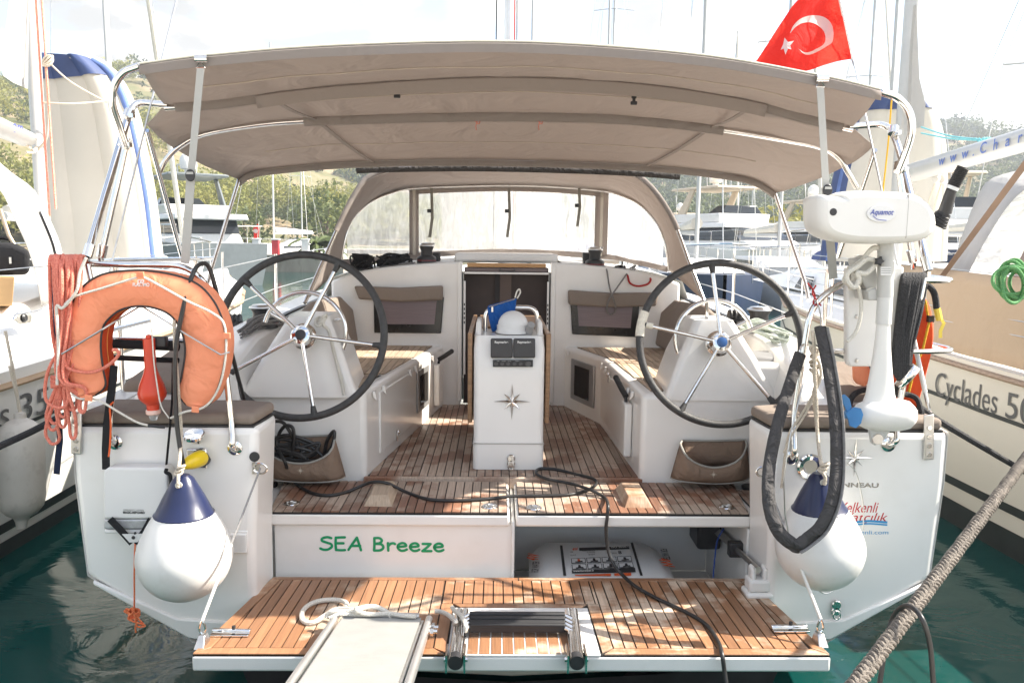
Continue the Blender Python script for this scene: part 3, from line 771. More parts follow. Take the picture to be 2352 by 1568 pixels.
# folding bathing ladder
M_RUNG = mat('ribbed_black_tread', (0.022, 0.022, 0.024), 0.55, var=0.2, vscale=50, stretch=(1, 60, 60), bump=0.4, bscale=3)
for xx, pxt, pxb in ((LX0, 1062, 1046), (LX1, 1312, 1325)):
    a = WZ(pxt, 1402, .70); b = WZ(pxb, 1512, .70); d = (b - a).normalized()
    for dx in (-.013, .013):
        mb = MB(); mb.tube([a + V((dx, 0, 0)), b + V((dx, 0, -.005))], .0145, 12); mb.build('ladder_rail', M_CHROME, plat)
    mb = MB(); mb.cyl(b + V((0, -.01, -.012)), b + V((0, .028, -.012)), .028, 20); mb.build('ladder_end_cap', M_BLACK, plat)
    for dx in (-.034, .034): mb = MB(); mb.box(b + V((dx, .03, -.015)), (.007, .09, .07)); mb.cyl(b + V((dx * .95, .02, -.012)), b + V((dx * 1.3, .02, -.012)), .010); mb.build('ladder_bracket', M_CHROME, plat)
for k in range(4):
    a = WZ(1078, 1411 + k * 9.3, .725 - k * .004); b = WZ(1298, 1413 + k * 9.3, .725 - k * .004)
    mb = MB(); d = (.022 if k == 3 else .015)
    mb.box((a + b) / 2, ((b - a).length, .024, d * 1.6)); mb.build('ladder_tread', M_RUNG, plat, bevel=.004)
    for q, sg in ((a, -1), (b, 1)):
        mb = MB(); mb.cyl(q, q + V((sg * .028, -.01, -.01)), .010, 10); mb.build('tread_joint', M_CHROME, plat)
# hinges, brackets, hoisting ram, cable lugs
for a, b in (((487, 1453), (574, 1455)), ((1773, 1445), (1855, 1444))):
    p = WZ(*a, .682); q = WZ(*b, .682)
    mb = MB(); mb.tube([p + V((0, .010, .006)), q + V((0, .010, .006))], .010, 10); mb.box((p + q) / 2 + V((0, -.012, .002)), ((q - p).length, .03, .008)); mb.build('slide_bolt', M_CHROME, plat, bevel=.002)
    mb = MB(); mb.cyl(p.lerp(q, .55) + V((0, .012, .016)), p.lerp(q, .55) + V((0, .012, .026)), .008, 8); mb.build('bolt_knob', M_BLACK, plat)
for px, py, s in ((466, 1472, -1), (1882, 1468, 1)):
    p = WZ(px, py, .69)
    mb = MB(); mb.hexa([p + V((-.02, -.05, -.01)), p + V((.02, -.05, -.01)), p + V((.02, .03, -.01)), p + V((-.02, .03, -.01))], [p + V((-.012, -.01, .03)), p + V((.012, -.01, .03)), p + V((.012, .02, .03)), p + V((-.012, .02, .03))])
    mb.build('cable_lug', M_STEEL, plat, bevel=.003)
    top = W(598, 1075, -.32) if s < 0 else W(1752, 1082, -.32)
    mb = MB(); mb.tube(smooth_path([p + V((0, 0, .03)), p + V((s * .012, 0, .05)), p + V((0, 0, .085)), p + V((-s * .012, 0, .05)), p + V((0, 0, .03))], 4), .004, 6); mb.build('shackle', M_CHROME, plat)
    p2 = p + V((0, 0, .085))
    midp = p2.lerp(top, .47)
    mb = MB(); mb.tube([p2, midp], .0068, 8); mb.build('cable_sleeve', mat('white_sheath', (0.72, 0.70, 0.64), 0.5, var=0.08, vscale=30), plat)
    mb = MB(); mb.tube([midp, top], .0045, 8); mb.build('lifting_cable', mat('steel_wire', (0.33, 0.32, 0.31), 0.45, 0.7, var=0.3, vscale=200), plat)
    mb = MB(); mb.tube([top + V((.03 * math.cos(a_), -.006, .022 * math.sin(a_))) for a_ in [2 * math.pi * k / 14 for k in range(14)]], .005, 7, closed=True); mb.box(top + V((s * .02, .004, 0)), (.03, .012, .05)); mb.build('cable_eye', M_CHROME, YB)
p = WZ(1742, 1370, .65)
mb = MB()
for k, (w_, h0, h1, dy) in enumerate(((.062, 0, .028, .05), (.050, .028, .085, .042))):
    mb.box(p + V((0, .02, (h0 + h1) / 2)), (w_ * 2, dy * 2, h1 - h0))
mb.box(p + V((-.028, .02, .11)), (.024, .06, .06)); mb.box(p + V((.028, .02, .11)), (.024, .06, .06))
mb.build('ram_foot', M_GEL, plat, bevel=.012, seg=3)
ra = p + V((0, .02, .12)); rb = W(1650, 1222, .40)
mb = MB(); mb.tube([ra, ra.lerp(rb, .55)], .014, 12); mb.build('ram_rod', M_STEEL, plat)
mb = MB(); mb.tube([ra.lerp(rb, .5), rb], .026, 4); mb.build('ram_body', M_ALU, plat)
mb = MB(); mb.box(ra.lerp(rb, .52), (.075, .05, .075)); mb.build('ram_gland', M_BLACK, plat, bevel=.006)
mb = MB(); mb.box(rb + V((-.05, .08, -.01)), (.13, .2, .17)); mb.build('ram_motor', M_BLACK, plat, bevel=.02)

# louvred vents
def vent(c, w, h, n, parent, ux=V((1, 0, 0)), nn=V((0, -1, 0))):
    uz = V((0, 0, 1)); mb = MB()
    R3 = Matrix((ux, nn, uz)).transposed()
    mb.box(c, (w, .008, h), R3); f = mb.build('vent', M_GEL, parent, bevel=.004)
    for k in range(n):
        mb = MB(); z = (k + .5) / n - .5
        mb.hexa([c + ux * (-w * .42) + nn * .004 + uz * (z * h * .82 - h * .03), c + ux * (w * .42) + nn * .004 + uz * (z * h * .82 - h * .03), c + ux * (w * .42) + nn * .004 + uz * (z * h * .82 + h * .028), c + ux * (-w * .42) + nn * .004 + uz * (z * h * .82 + h * .028)],
                [c + ux * (-w * .42) + nn * .014 + uz * (z * h * .82 - h * .034), c + ux * (w * .42) + nn * .014 + uz * (z * h * .82 - h * .034), c + ux * (w * .42) + nn * .008 + uz * (z * h * .82 + h * .01), c + ux * (-w * .42) + nn * .008 + uz * (z * h * .82 + h * .01)])
        mb.build('louvre', M_GEL, f)
vent(W(548, 1244, -.307), .085, .105, 9, YB)
vent(W(1702, 1290, .35) + V((0, 0, 0)), .06, .16, 10, YB, V((0, -1, 0)), V((-1, 0, 0)))

# name on the panel, drawn by hand
M_GREEN = mat('green_lettering', (0.0, 0.30, 0.115), 0.4, var=0.08, vscale=30)
def arc(cx, cy, rx, ry, a0, a1, n=9): return [(cx + rx * math.cos(R(a0 + (a1 - a0) * k / n)), cy + ry * math.sin(R(a0 + (a1 - a0) * k / n))) for k in range(n + 1)]
G = {'S': ([[(.62, .95), (.40, 1.02), (.14, .93), (.10, .74), (.34, .60), (.60, .48), (.64, .26), (.42, .05), (.18, .03), (.0, .12)]], .80),
     'E': ([[(.08, 1.0), (.06, .5), (.08, .02)], [(.08, .99), (.36, 1.02), (.58, 1.03)], [(.08, .55), (.5, .56)], [(.08, .03), (.36, .01), (.58, .03)]], .78),
     'A': ([[(.0, .05), (.22, .5), (.48, 1.02)], [(.48, 1.02), (.60, .5), (.70, .03)], [(.16, .36), (.66, .38)]], .92),
     'B': ([[(.08, 1.0), (.08, .5), (.06, .02)], [(.08, 1.0), (.36, 1.0), (.50, .82), (.38, .62), (.10, .55)], [(.10, .55), (.46, .52), (.58, .28), (.42, .05), (.06, .02)]], .78),
     'r': ([[(.06, .62), (.07, .3), (.08, .03)], [(.08, .38), (.20, .56), (.36, .62), (.46, .56)]], .56),
     'e': ([[(.06, .34), (.30, .36), (.52, .42), (.44, .60), (.26, .63), (.08, .48), (.06, .24), (.22, .04), (.42, .05), (.56, .14)]], .70),
     'z': ([[(.06, .60), (.30, .60), (.50, .60)], [(.50, .60), (.28, .3), (.04, .03)], [(.04, .03), (.30, .03), (.54, .04)]], .66),
     ' ': ([], .46)}
def comic(txt, org, ux, uy, h, wtot, wd, m, name, parent):
    adv = sum(G[c][1] for c in txt); kx = wtot / adv / 1.0; pol = []; x = 0
    for c in txt:
        for p_ in G[c][0]: pol.append([((x + a) * kx, b * h) for a, b in p_])
        x += G[c][1]
    strokes(pol, wd, m, name, parent, org, ux, uy)
a = W(736, 1262, .0195); b = W(1024, 1266, .0195)
ux_n = (b - a).normalized(); L_n = (b - a).length; tot = sum(G[c][1] for c in 'SEA Breeze')
comic('SEA', a, ux_n, V((0, 0, 1)), .064, L_n * sum(G[c][1] for c in 'SEA') / tot, .0125, M_GREEN, 'name_lettering', YB)
comic('Breeze', a + ux_n * L_n * sum(G[c][1] for c in 'SEA ') / tot, ux_n, V((0, 0, 1)), .064, L_n * sum(G[c][1] for c in 'Breeze') / tot, .0125, M_GREEN, 'name_lettering', YB)

# compass-rose emblem
def star(c, r, ux, uz, parent, name='star_emblem', m=None, lift=.012):
    nn = ux.cross(uz).normalized(); mb = MB(); ctr = c + nn * lift
    rad = []
    for k in range(16):
        rr = r * (1.0 if k % 4 == 0 else .60 if k % 4 == 2 else .20)
        an = math.pi / 2 + k * math.pi / 8
        rad.append(c + ux * math.cos(an) * rr + uz * math.sin(an) * rr + nn * .002)
    for k in range(16): mb.add([ctr, rad[k], rad[(k + 1) % 16]], [(0, 1, 2)])
    return mb.build(name, m or M_CHROME, parent)
star(W(1964, 1051, -.307), .088, V((1, 0, 0)), V((0, 0, 1)), YB)
# lettering on the starboard quarter
M_RED = mat('red_lettering', (0.52, 0.02, 0.03), 0.4, var=0.05); M_BLUE = mat('blue_lettering', (0.05, 0.30, 0.58), 0.4, var=0.05)
X1, Z1 = V((1, 0, 0)), V((0, 0, 1))
def qtext(t, a, b, size, m, name, shear=0.0, **k):
    p = W(*a, -.3055); q = W(*b, -.3055)
    return text_mesh(t, size, m, name, YB, p, (q - p), Z1, shear=shear, width=(q - p).length, **k)
qtext('JEANNEAU', (1898, 1117), (2020, 1119), .028, M_CHROME, 'maker_lettering', bold=.0008)
qtext('Yelkenli', (1925, 1176), (2012, 1176), .068, M_RED, 'charter_lettering', .25)
qtext('Yatçılık', (1935, 1196), (2032, 1196), .056, M_RED, 'charter_lettering', .25)
qtext('www.yelkenli.com', (1900, 1226), (2040, 1226), .026, M_BLUE, 'web_address')
for z_ in (1200, 1206):
    a = W(1940, z_ + 3, -.3062); b = W(1990, z_ - 4, -.3062); c_ = W(2038, z_ - 1, -.3062)
    mb = MB(); mb.strip(smooth_path([a, b, c_], 6), .010 if z_ < 1205 else .007, .001, (0, -1, 0)); mb.build('wave_stripe', M_BLUE, YB)
# engraved plate on the inner side and its red letters
pl = [W(1722, 1115, -.22), W(1755, 1137, -.30), W(1752, 1166, -.30), W(1717, 1145, -.22)]
mb = MB(); mb.prism([V((1.142 - .001 * i, p_.y, p_.z)) for i, p_ in enumerate(pl)], (-.004, 0, 0)); mb.build('builder_plate', M_STEEL, YB)
# stern fittings
def eye(c, parent, r=.016):
    mb = MB(); mb.lathe([(.022, 0), (.022, .004), (.018, .008), (.001, .008)], c, (0, -1, 0), 18); mb.lathe([(.022, 0), (.022, .004), (.018, .008), (.001, .008)], c + V((0, 0, -.03)), (0, -1, 0), 18)
    mb.tube([c + V((r * math.cos(a_), -.012, -.045 + r * 1.2 * math.sin(a_))) for a_ in [2 * math.pi * k / 14 for k in range(14)]], .004, 7, closed=True); mb.build('pad_eye', M_CHROME, parent)
eye(W(1921, 1388, -.318), YB)
mb = MB(); mb.lathe([(.060, 0), (.060, .006), (.052, .012), (.034, .006), (.03, -.02), (.001, -.02)], W(1861, 1072, -.306), (0, -1, 0), 30); mb.build('shower_inlet', M_CHROME, YB)
mb = MB(); mb.lathe([(.022, 0), (.022, .006), (.012, .008), (.001, .006)], W(585, 1048, -.307), (0, -1, 0), 20); mb.build('deck_filler', M_BLACK, YB)
for px, py in ((1725, 1030), (1725, 1067)):
    mb = MB(); mb.lathe([(.013, 0), (.012, .005), (.001, .006)], W(px, py, .495), (0, -1, 0), 16); mb.build('screw_cap', M_STEEL, YB)
# backstay chainplates with turnbuckles and stays
def chainplate(a, b, px, top):
    p = W(*a, -.315); q = W(*b, -.315)
    mb = MB(); mb.strip([p, q], .045, .010, (0, -1, 0)); o = mb.build('chainplate', M_STEEL, YB, bevel=.004)
    for k in range(4):
        c_ = p.lerp(q, .28 + k * .2)
        m2 = MB(); m2.lathe([(.012, 0), (.010, .006), (.001, .006)], c_ + V((0, -.005, 0)), (0, -1, 0), 14); m2.build('plate_bolt', M_CHROME, o)
    mb = MB(); w0 = p + V((0, 0, .02)); pts = [w0] + [V(t_) for t_ in top]
    d = (pts[1] - w0).normalized()
    mb.tube([w0, w0 + d * .09], .008, 8); mb.build('stay_toggle', M_CHROME, YB)
    mb = MB(); mb.tube([w0 + d * .08, w0 + d * .32], .013, 8, flat=.7); mb.build('turnbuckle', M_GEL, YB)
    mb = MB(); mb.tube([w0 + d * .3, pts[-1]], .0045, 8); mb.build('backstay', M_STEEL, YB)
chainplate((2133, 952), (2133, 1055), 0, [W(1918, -60, .45)])
chainplate((176, 945), (176, 1042), 0, [W(420, -60, .45)])
# ================================================================== helm pods and wheels
def pod(s):
    lo = [(.82, .50), (1.46, .50), (1.46, 1.02), (.86, 1.02)]; hi = [(.99, .56), (1.20, .56), (1.22, .86), (.99, .86)]
    mdl = [(.90, .515), (1.33, .515), (1.36, .98), (.92, .98)]
    mb = MB(); P = []
    for q, z in ((lo, 1.40), (mdl, 1.62), (hi, 1.83)): P.append([V((s * x, y, z)) for x, y in q])
    mb.grid(P, False, True); mb.add(P[-1], [(0, 1, 2, 3)])
    return mb.build('helm_pod', M_GEL, YB, bevel=.035, seg=5)
podL, podR = pod(-1), pod(1)
def wheel(hub, s, ang0, wrap):
    tilt = R(14); up = V((0, math.sin(tilt), math.cos(tilt))); ux = V((1, 0, 0)); nn = V((0, -math.cos(tilt), math.sin(tilt)))
    Rw = .425
    def pt(a, r, off=0): return hub + ux * math.cos(a) * r + up * math.sin(a) * r + nn * off
    rim = MB(); rim.tube([pt(2 * math.pi * k / 96, Rw) for k in range(96)], .0195, 14, closed=True)
    rim = rim.build('wheel_rim', M_LEATHER, YB)
    for k in range(5):
        a = R(ang0 + 72 * k)
        mb = MB(); mb.tube([pt(a, .03, .012), pt(a, Rw - .05, .0)], .0105, 10); mb.build('spoke', M_CHROME, rim)
        mb = MB(); mb.tube([pt(a, Rw - .055, .0), pt(a, Rw - .005)], .013, 10, rfun=lambda t: .012 + .008 * t * t); mb.build('spoke_sleeve', M_LEATHER, rim)
    mb = MB(); mb.lathe([(.068, -.05), (.068, -.035), (.058, -.025), (.05, .0), (.046, .022), (.030, .026)], hub, nn, 28); mb.build('wheel_hub', M_CHROME, rim)
    mb = MB(); mb.lathe([(.028, .024), (.027, .034), (.016, .038), (.001, .038)], hub, nn, 20); mb.build('hub_nut', M_BLACK if s < 0 else mat('hub_badge_blue', (0.03, 0.10, 0.28), .3, var=.05), rim)
    if wrap is not None:
        mb = MB(); mb.tube([pt(R(wrap + t), Rw) for t in range(-9, 10, 1)], .024, 12); mb.build('rope_whipping', mat('whipping_cord', (0.74, 0.70, 0.60), .8, var=.1, vscale=60, bump=.4, bscale=200), rim)
        mb = MB(); mb.tube([pt(R(wrap), Rw - .005), pt(R(wrap), Rw - .06)], .017, 10); mb.build('spoke_whipping', MATS['whipping_cord'], rim)
    return rim
HL = W(693, 770, .40); HR = W(1655, 787, .40)
wheel(HL, -1, 65, None); wheel(HR, 1, 95, 167)
# steering shafts, brake knobs
for h in (HL, HR):
    mb = MB(); mb.cyl(h + V((0, .03, -.008)), h + V((0, .20, -.045)), .05, 20); mb.build('steering_shaft', M_CHROME, YB)
# chromed grab hoops round the pods
def hoop(c, r, a0, a1, s, struts):
    pts = [c + V((r * math.cos(R(a0 + (a1 - a0) * k / 30)), .02 * math.sin(R(a0 + (a1 - a0) * k / 30)), r * math.sin(R(a0 + (a1 - a0) * k / 30)))) for k in range(31)]
    mb = MB(); mb.tube(pts, .0125, 12); o = mb.build('grab_hoop', M_CHROME, YB)
    for i, q in struts:
        mb = MB(); mb.tube([pts[i], q], .011, 10); mb.build('hoop_strut', M_CHROME, o)
cL = W(700, 765, .62); cR = W(1640, 778, .62)
hoop(cL, .222, 165, -52, -1, ((2, V((-1.16, .66, 1.745))), (20, V((-1.02, .66, 1.79))), (30, V((-.93, .62, 1.60)))))
hoop(cR, .212, 15, 232, 1, ((2, V((1.16, .66, 1.745))), (12, V((1.08, .66, 1.80))), (30, V((.93, .62, 1.60)))))
# instrument box on the starboard pod
a, b, c_, d_ = W(1688, 815, .62), W(1812, 826, .62), W(1815, 880, .58), W(1690, 872, .58)
mb = MB(); mb.prism([a, b, c_, d_], (0, .06, .03)); o = mb.build('instrument_cover', mat('instrument_grey', (0.20, 0.20, 0.20), .5, var=.08), YB, bevel=.012, seg=3)
ux_ = (b - a).normalized(); uy_ = (a - d_).normalized()
text_mesh('Raymarine', .022, mat('white_print', (0.8, 0.8, 0.78), .5, var=.03), 'cover_lettering', o, d_ + ux_ * .14 + uy_ * .012, ux_, uy_, extrude=.003, bold=.0006)
mb = MB(); mb.bb(1.19, 1.62, .52, 1.0, 1.40, 1.60); mb.build('instrument_plinth', M_GEL, YB, bevel=.03, seg=4)
p = [W(1690, 806, .72), W(1790, 806, .72), W(1810, 815, .66), W(1700, 815, .66)]
mb = MB(); mb.prism(p, (0, .0, -.01)); mb.build('switch_strip', M_BLACK, YB)

# ================================================================== centre pedestal with folding table
pf = WZ(1176, 1082, ZS).y
def pedw(z): return (-.212 + (z - .96) * .005, .188 - (z - .96) * .005)
P = []
for z, y0, ex in ((.962, pf + .01, .0), (1.10, pf, 0), (1.13, pf + .005, -.003), (1.50, pf + .02, .0), (1.64, pf + .035, .002), (W(1176, 771, pf + .07).z, pf + .07, .0)):
    x0, x1 = pedw(z); P.append([V((x0 - ex, y0, z)), V((x1 + ex, y0, z)), V((x1 + ex, pf + .42, z)), V((x0 - ex, pf + .42, z))])
PT = W(1176, 771, pf + .07).z
mb = MB(); mb.grid(P, False, True); mb.add(P[-1], [(0, 1, 2, 3)])
ped = mb.build('centre_pedestal', M_GEL, YB, bevel=.03, seg=5, sharp=50)
mb = MB(); mb.bb(-.213, .189, pf - .0035, pf + .3, 1.112, 1.117); mb.build('pedestal_joint', mat('joint_grey', (0.45, 0.43, 0.40), .6, var=.05), ped)
star(W(1176, 922, pf + .008), .105, V((1, 0, 0)), V((0, .02, 1)).normalized(), ped)
eye(W(1174, 1052, pf - .002), ped, .016)
nrm = V((0, -1, .19)).normalized(); upv = V((0, .19, 1)).normalized()
M_INST = mat('instrument_dark', (0.055, 0.055, 0.058), .55, var=.1)
M_WPRINT = mat('white_print', (0.8, 0.8, 0.78), .5, var=.03)
def ppx(px, py): # point on the sloping fascia
    return W(px, py, pf + .018)
for x0, x1 in ((1127, 1177), (1179, 1229)):
    a, b, c_, d_ = ppx(x0, 777), ppx(x1, 777), ppx(x1, 822), ppx(x0, 822)
    mb = MB(); mb.prism([a, b, c_, d_], (0, -.022, .004)); o = mb.build('instrument_cover', M_INST, ped, bevel=.008, seg=3)
    ux_ = (b - a).normalized(); uy_ = (a - d_).normalized()
    text_mesh('Raymarine', .0165, M_WPRINT, 'cover_lettering', o, a + ux_ * .022 - uy_ * .023 + V((0, -.024, 0)), ux_, uy_, extrude=.001, bold=.0005, width=(b - a).length * .62)
a, b, c_, d_ = ppx(1132, 826), ppx(1224, 826), ppx(1224, 842), ppx(1132, 842)
mb = MB(); mb.prism([a, b, c_, d_], (0, -.008, 0)); o = mb.build('switch_panel', M_BLACK, ped, bevel=.002)
for k in range(6):
    c0 = a.lerp(b, (.08, .23, .38, .54, .69, .88)[k]).lerp(d_.lerp(c_, (.08, .23, .38, .54, .69, .88)[k]), .55) + V((0, -.010, 0))
    mb = MB(); mb.lathe([(.010 if k < 5 else .016, 0), (.009 if k < 5 else .015, .008), (.001, .008)], c0, (0, -1, 0), 16); mb.build('switch', mat('switch_grey', (0.09, 0.09, 0.09), .4, var=.1), o)
for t_, px in (('Table', 1141), ('Autopilot', 1152), ('Cockpit', 1166), ('Platform', 1184)):
    text_mesh(t_, .006, M_WPRINT, 'switch_caption', o, ppx(px, 829) + V((0, -.009, 0)), X1, Z1, extrude=.0006)
# compass
for s_, xe in ((-1, -.186), (1, .162)):
    mb = MB(); mb.hexa([V((xe - .022, pf + .06, PT - .12)), V((xe + .022, pf + .06, PT - .12)), V((xe + .022, pf + .42, PT - .12)), V((xe - .022, pf + .42, PT - .12))], [V((xe - .014, pf + .15, PT + .075)), V((xe + .014, pf + .15, PT + .075)), V((xe + .014, pf + .40, PT + .075)), V((xe - .014, pf + .40, PT + .075))]); mb.build('pedestal_cheek', M_GEL, ped, bevel=.014, seg=3)
cb = V((W(1178, 768, pf + .19).x, pf + .19, PT + .016))
mb = MB(); mb.lathe([(.098, 0), (.098, .012), (.092, .02), (.092, .045)], cb + V((0, 0, -.012)), (0, 0, 1), 32); cmp_ = mb.build('compass_base', mat('white_plastic', (0.76, 0.76, 0.75), .35, var=.03), ped)
mb = MB(); mb.lathe([(.086 * math.cos(R(t)), .033 + .082 * math.sin(R(t))) for t in range(0, 91, 9)][:-1] + [(.001, .115)], cb, (0, 0, 1), 32); mb.build('compass_cover', MATS['white_plastic'], ped)
mb = MB(); mb.lathe([(.10, 0), (.10, .006)], cb + V((0, 0, -.018)), (0, 0, 1), 32); mb.build('compass_gasket', M_BLACK, ped)
# pedestal grab rail, corner caps, rod holder
rl = [W(1115, 775, pf + .30), W(1115, 706, pf + .30), W(1234, 706, pf + .30), W(1234, 760, pf + .30)]
mb = MB(); mb.tube(fillet(rl, .07, 8), .0135, 12); mb.build('pedestal_rail', M_CHROME, ped)
a = W(1214, 765, pf + .14); mb = MB(); mb.cyl(a, a + V((.012, -.05, .055)), .022, 18); mb.build('cup_holder', mat('grey_plastic', (0.33, 0.33, 0.33), .5, var=.05), ped)
# table leaves, hanging down both sides, and the table core
for s, x0 in ((-1, -.232), (1, .208)):
    mb = MB(); mb.hexa([V((x0 - .013, pf + .10, 1.21)), V((x0 + .013, pf + .10, 1.21)), V((x0 + .013, pf + 1.15, 1.21)), V((x0 - .013, pf + 1.15, 1.21))],
                       [V((x0 - .013, pf + .06, 1.73)), V((x0 + .013, pf + .06, 1.73)), V((x0 + .013, pf + 1.15, 1.73)), V((x0 - .013, pf + 1.15, 1.73))])
    mb.build('table_leaf', M_WOOD, ped, bevel=.006, seg=3)
mb = MB(); mb.bb(-.20, .18, pf + .42, pf + 1.15, 1.70, 1.73); mb.build('table_top', M_WOOD, ped, bevel=.006)
mb = MB(); mb.bb(-.15, .13, pf + .42, pf + 1.10, 1.0, 1.70); mb.build('table_trunk', M_GEL, ped, bevel=.02)
# blue pouch tucked behind the compass
fr = [W(1119, 703, pf + .27), W(1187, 684, pf + .27), W(1180, 745, pf + .26), W(1130, 764, pf + .24), W(1122, 730, pf + .26)]
po = thing('zip_pouch', 'blue canvas zip pouch standing behind the white compass dome', 'pouch', tuple(fr[3]))
mb = MB(); mb.prism(fr, (0, .035, .0)); mb.build('pouch_body', fabric('royal_blue_canvas', (0.015, 0.09, 0.33), None, .5, 20), po, bevel=.012, seg=3)
mb = MB(); mb.tube(smooth_path([fr[1] + V((-.01, .01, 0)), fr[1] + V((.0, .01, .035)), fr[1] + V((.014, .01, .05)), fr[1] + V((.02, .01, .03)), fr[1] + V((.002, .01, -.004))], 5), .005, 6); mb.build('wrist_loop', mat('white_webbing', (0.7, 0.66, 0.6), .8, var=.05), po)
mb = MB(); mb.tube([fr[0] + V((.01, -.004, -.004)), fr[1] + V((-.01, -.004, -.006))], .003, 6); mb.build('zipper', M_STEEL, po)
mb = MB(); mb.box(fr[0] + V((.03, -.008, -.018)), (.010, .004, .03)); mb.build('zip_puller', M_STEEL, po)

# ================================================================== winches on the coachroof and coamings
def winch(c, h, r, two=True):
    mb = MB(); mb.lathe([(r, 0), (r, h * .30), (r * .92, h * .36), (r * .62, h * .42), (r * .58, h * .60), (r * .72, h * .74), (r * .74, h * .80)], c, (0, 0, 1), 28); o = mb.build('winch', M_BLACK, YB)
    mb = MB(); mb.lathe([(r * .82, h * .80), (r * .80, h * .85), (r * .66, h * .88), (r * .60, h * .93), (r * .25, h * .96), (.001, h * .96)], c, (0, 0, 1), 28); mb.tube([c + V((0, 0, h * .90)), c + V((r * .85, -.01, h * .91))], .007, 6); mb.build('winch_top', M_STEEL, o)
    mb = MB(); mb.lathe([(r * 1.012, h * .20), (r * 1.012, h * .215)], c, (0, 0, 1), 28); mb.build('winch_band', mat('winch_red', (0.45, 0.03, 0.04), .4, var=.05), o)
winch(W(980, 609, 2.58), .185, .076); winch(W(1366, 618, 2.58), .185, .076)
for px in (1003, 1346):
    p = W(px, 607, 2.68); mb = MB(); mb.box(p + V((0, 0, .04)), (.05, .09, .085)); mb.cyl(p + V((-.03, 0, .06)), p + V((.03, 0, .06)), .035, 16); mb.build('rope_clutch', M_BLACK, YB, bevel=.006)
winch(W(603, 752, 1.10), .15, .092); winch(W(1742, 757, 1.10), .15, .092)
for px, py in ((543, 745), (1690, 735)):
    p = W(px, py, 1.35); mb = MB()
    for k in range(3): mb.lathe([(.035, -.009), (.04, 0), (.035, .009)], p + V((-.04 + .03 * k, 0, .03)), (1, 0, 0), 16)
    mb.box(p + V((0, 0, 0)), (.13, .06, .04)); mb.build('deck_block', M_BLACK, YB)
# deck organiser strips, coachroof trim in front of the windows
mb = MB(); mb.bb(-.95, .95, 3.05, 3.10, 2.055, 2.085); mb.build('sprayhood_track', mat('trim_grey', (0.30, 0.27, 0.24), .6, var=.1), YB)

# ================================================================== pushpit rails
def rail(pts, r=.0135, name='pushpit_rail', rad=.07, m=None):
    mb = MB(); mb.tube(fillet(pts, rad, 7), r, 12); return mb.build(name, m or M_CHROME, YB)
def flange(p, ax=(0, -1, 0)):
    mb = MB(); mb.lathe([(.032, 0), (.032, .005), (.022, .010), (.016, .010)], p, ax, 20); mb.build('rail_flange', M_CHROME, YB)
# port
a = W(265, 1015, -.305); b = W(540, 1028, -.305); flange(a); flange(b)
zt_ = W(300, 608, -.25).z
rail([a, a + V((-.01, -.03, .03)), V((a.x - .01, -.28, 1.6)), V((-1.84, -.25, zt_))], rad=.04)
rail([V((-1.95, 1.6, zt_ - .02)), V((-1.99, .3, zt_)), V((-1.93, -.22, zt_)), V((-1.40, -.25, zt_)), W(500, 690, -.26), V((b.x - .012, -.30, b.z + .10)), b + V((0, -.035, .02)), b], rad=.10)
mz = W(350, 783, -.25).z
rail([V((-1.95, .6, mz)), V((-1.93, -.20, mz)), V((-1.36, -.24, mz))], .0115)
rail([V((-1.99, .3, zt_)), V((-1.97, .3, 1.45))], .0125); rail([V((-1.96, 1.3, zt_)), V((-1.96, 1.3, 1.45))], .0125)
# starboard
a = W(1818, 1050, -.305); b = W(2040, 1020, -.305); flange(a); flange(b)
zt_r = W(2000, 642, -.25).z
rail([a, a + V((0, -.03, .03)), W(1822, 960, -.29), W(1862, 700, -.26), V((1.44, -.25, zt_r)), V((1.93, -.25, zt_r)), V((1.99, .1, zt_r)), V((1.97, 1.6, zt_r - .02))], rad=.11)
rail([b, b + V((.02, -.035, .02)), W(2060, 960, -.29), W(2122, 640, -.25)], rad=.04)
mzr = W(2000, 806, -.25).z
rail([W(1910, 806, -.26), V((1.85, -.25, mzr)), V((1.98, -.20, mzr)), V((2.0, .3, mzr))], .0115)
rail([V((1.98, .1, zt_r)), V((1.97, .1, 1.45))], .0125); rail([V((1.96, 1.2, zt_r)), V((1.96, 1.2, 1.45))], .0125)
a = W(2080, 865, -.30); mb = MB(); mb.tube([a + V((-.03, 0, -.045)), a + V((.035, -.02, .05))], .0215, 16, caps=False); mb.build('rod_holder', M_CHROME, YB, solid=.003)
# lifelines
for s, z0 in ((-1, 2.02), (1, 2.02)):
    for dz in (0, -.28):
        mb = MB(); mb.tube([V((s * 1.96, 1.4, z0 + dz)), V((s * 2.04, 3.4, 2.08 + dz)), V((s * 1.95, 5.4, 2.14 + dz))], .004, 6); mb.build('lifeline', M_STEEL, YB)
    for y, x in ((3.4, 2.04), (5.4, 1.95)):
        mb = MB(); mb.tube([V((s * x, y, 1.5)), V((s * x, y, 2.10))], .0125, 10); mb.build('stanchion', M_CHROME, YB)

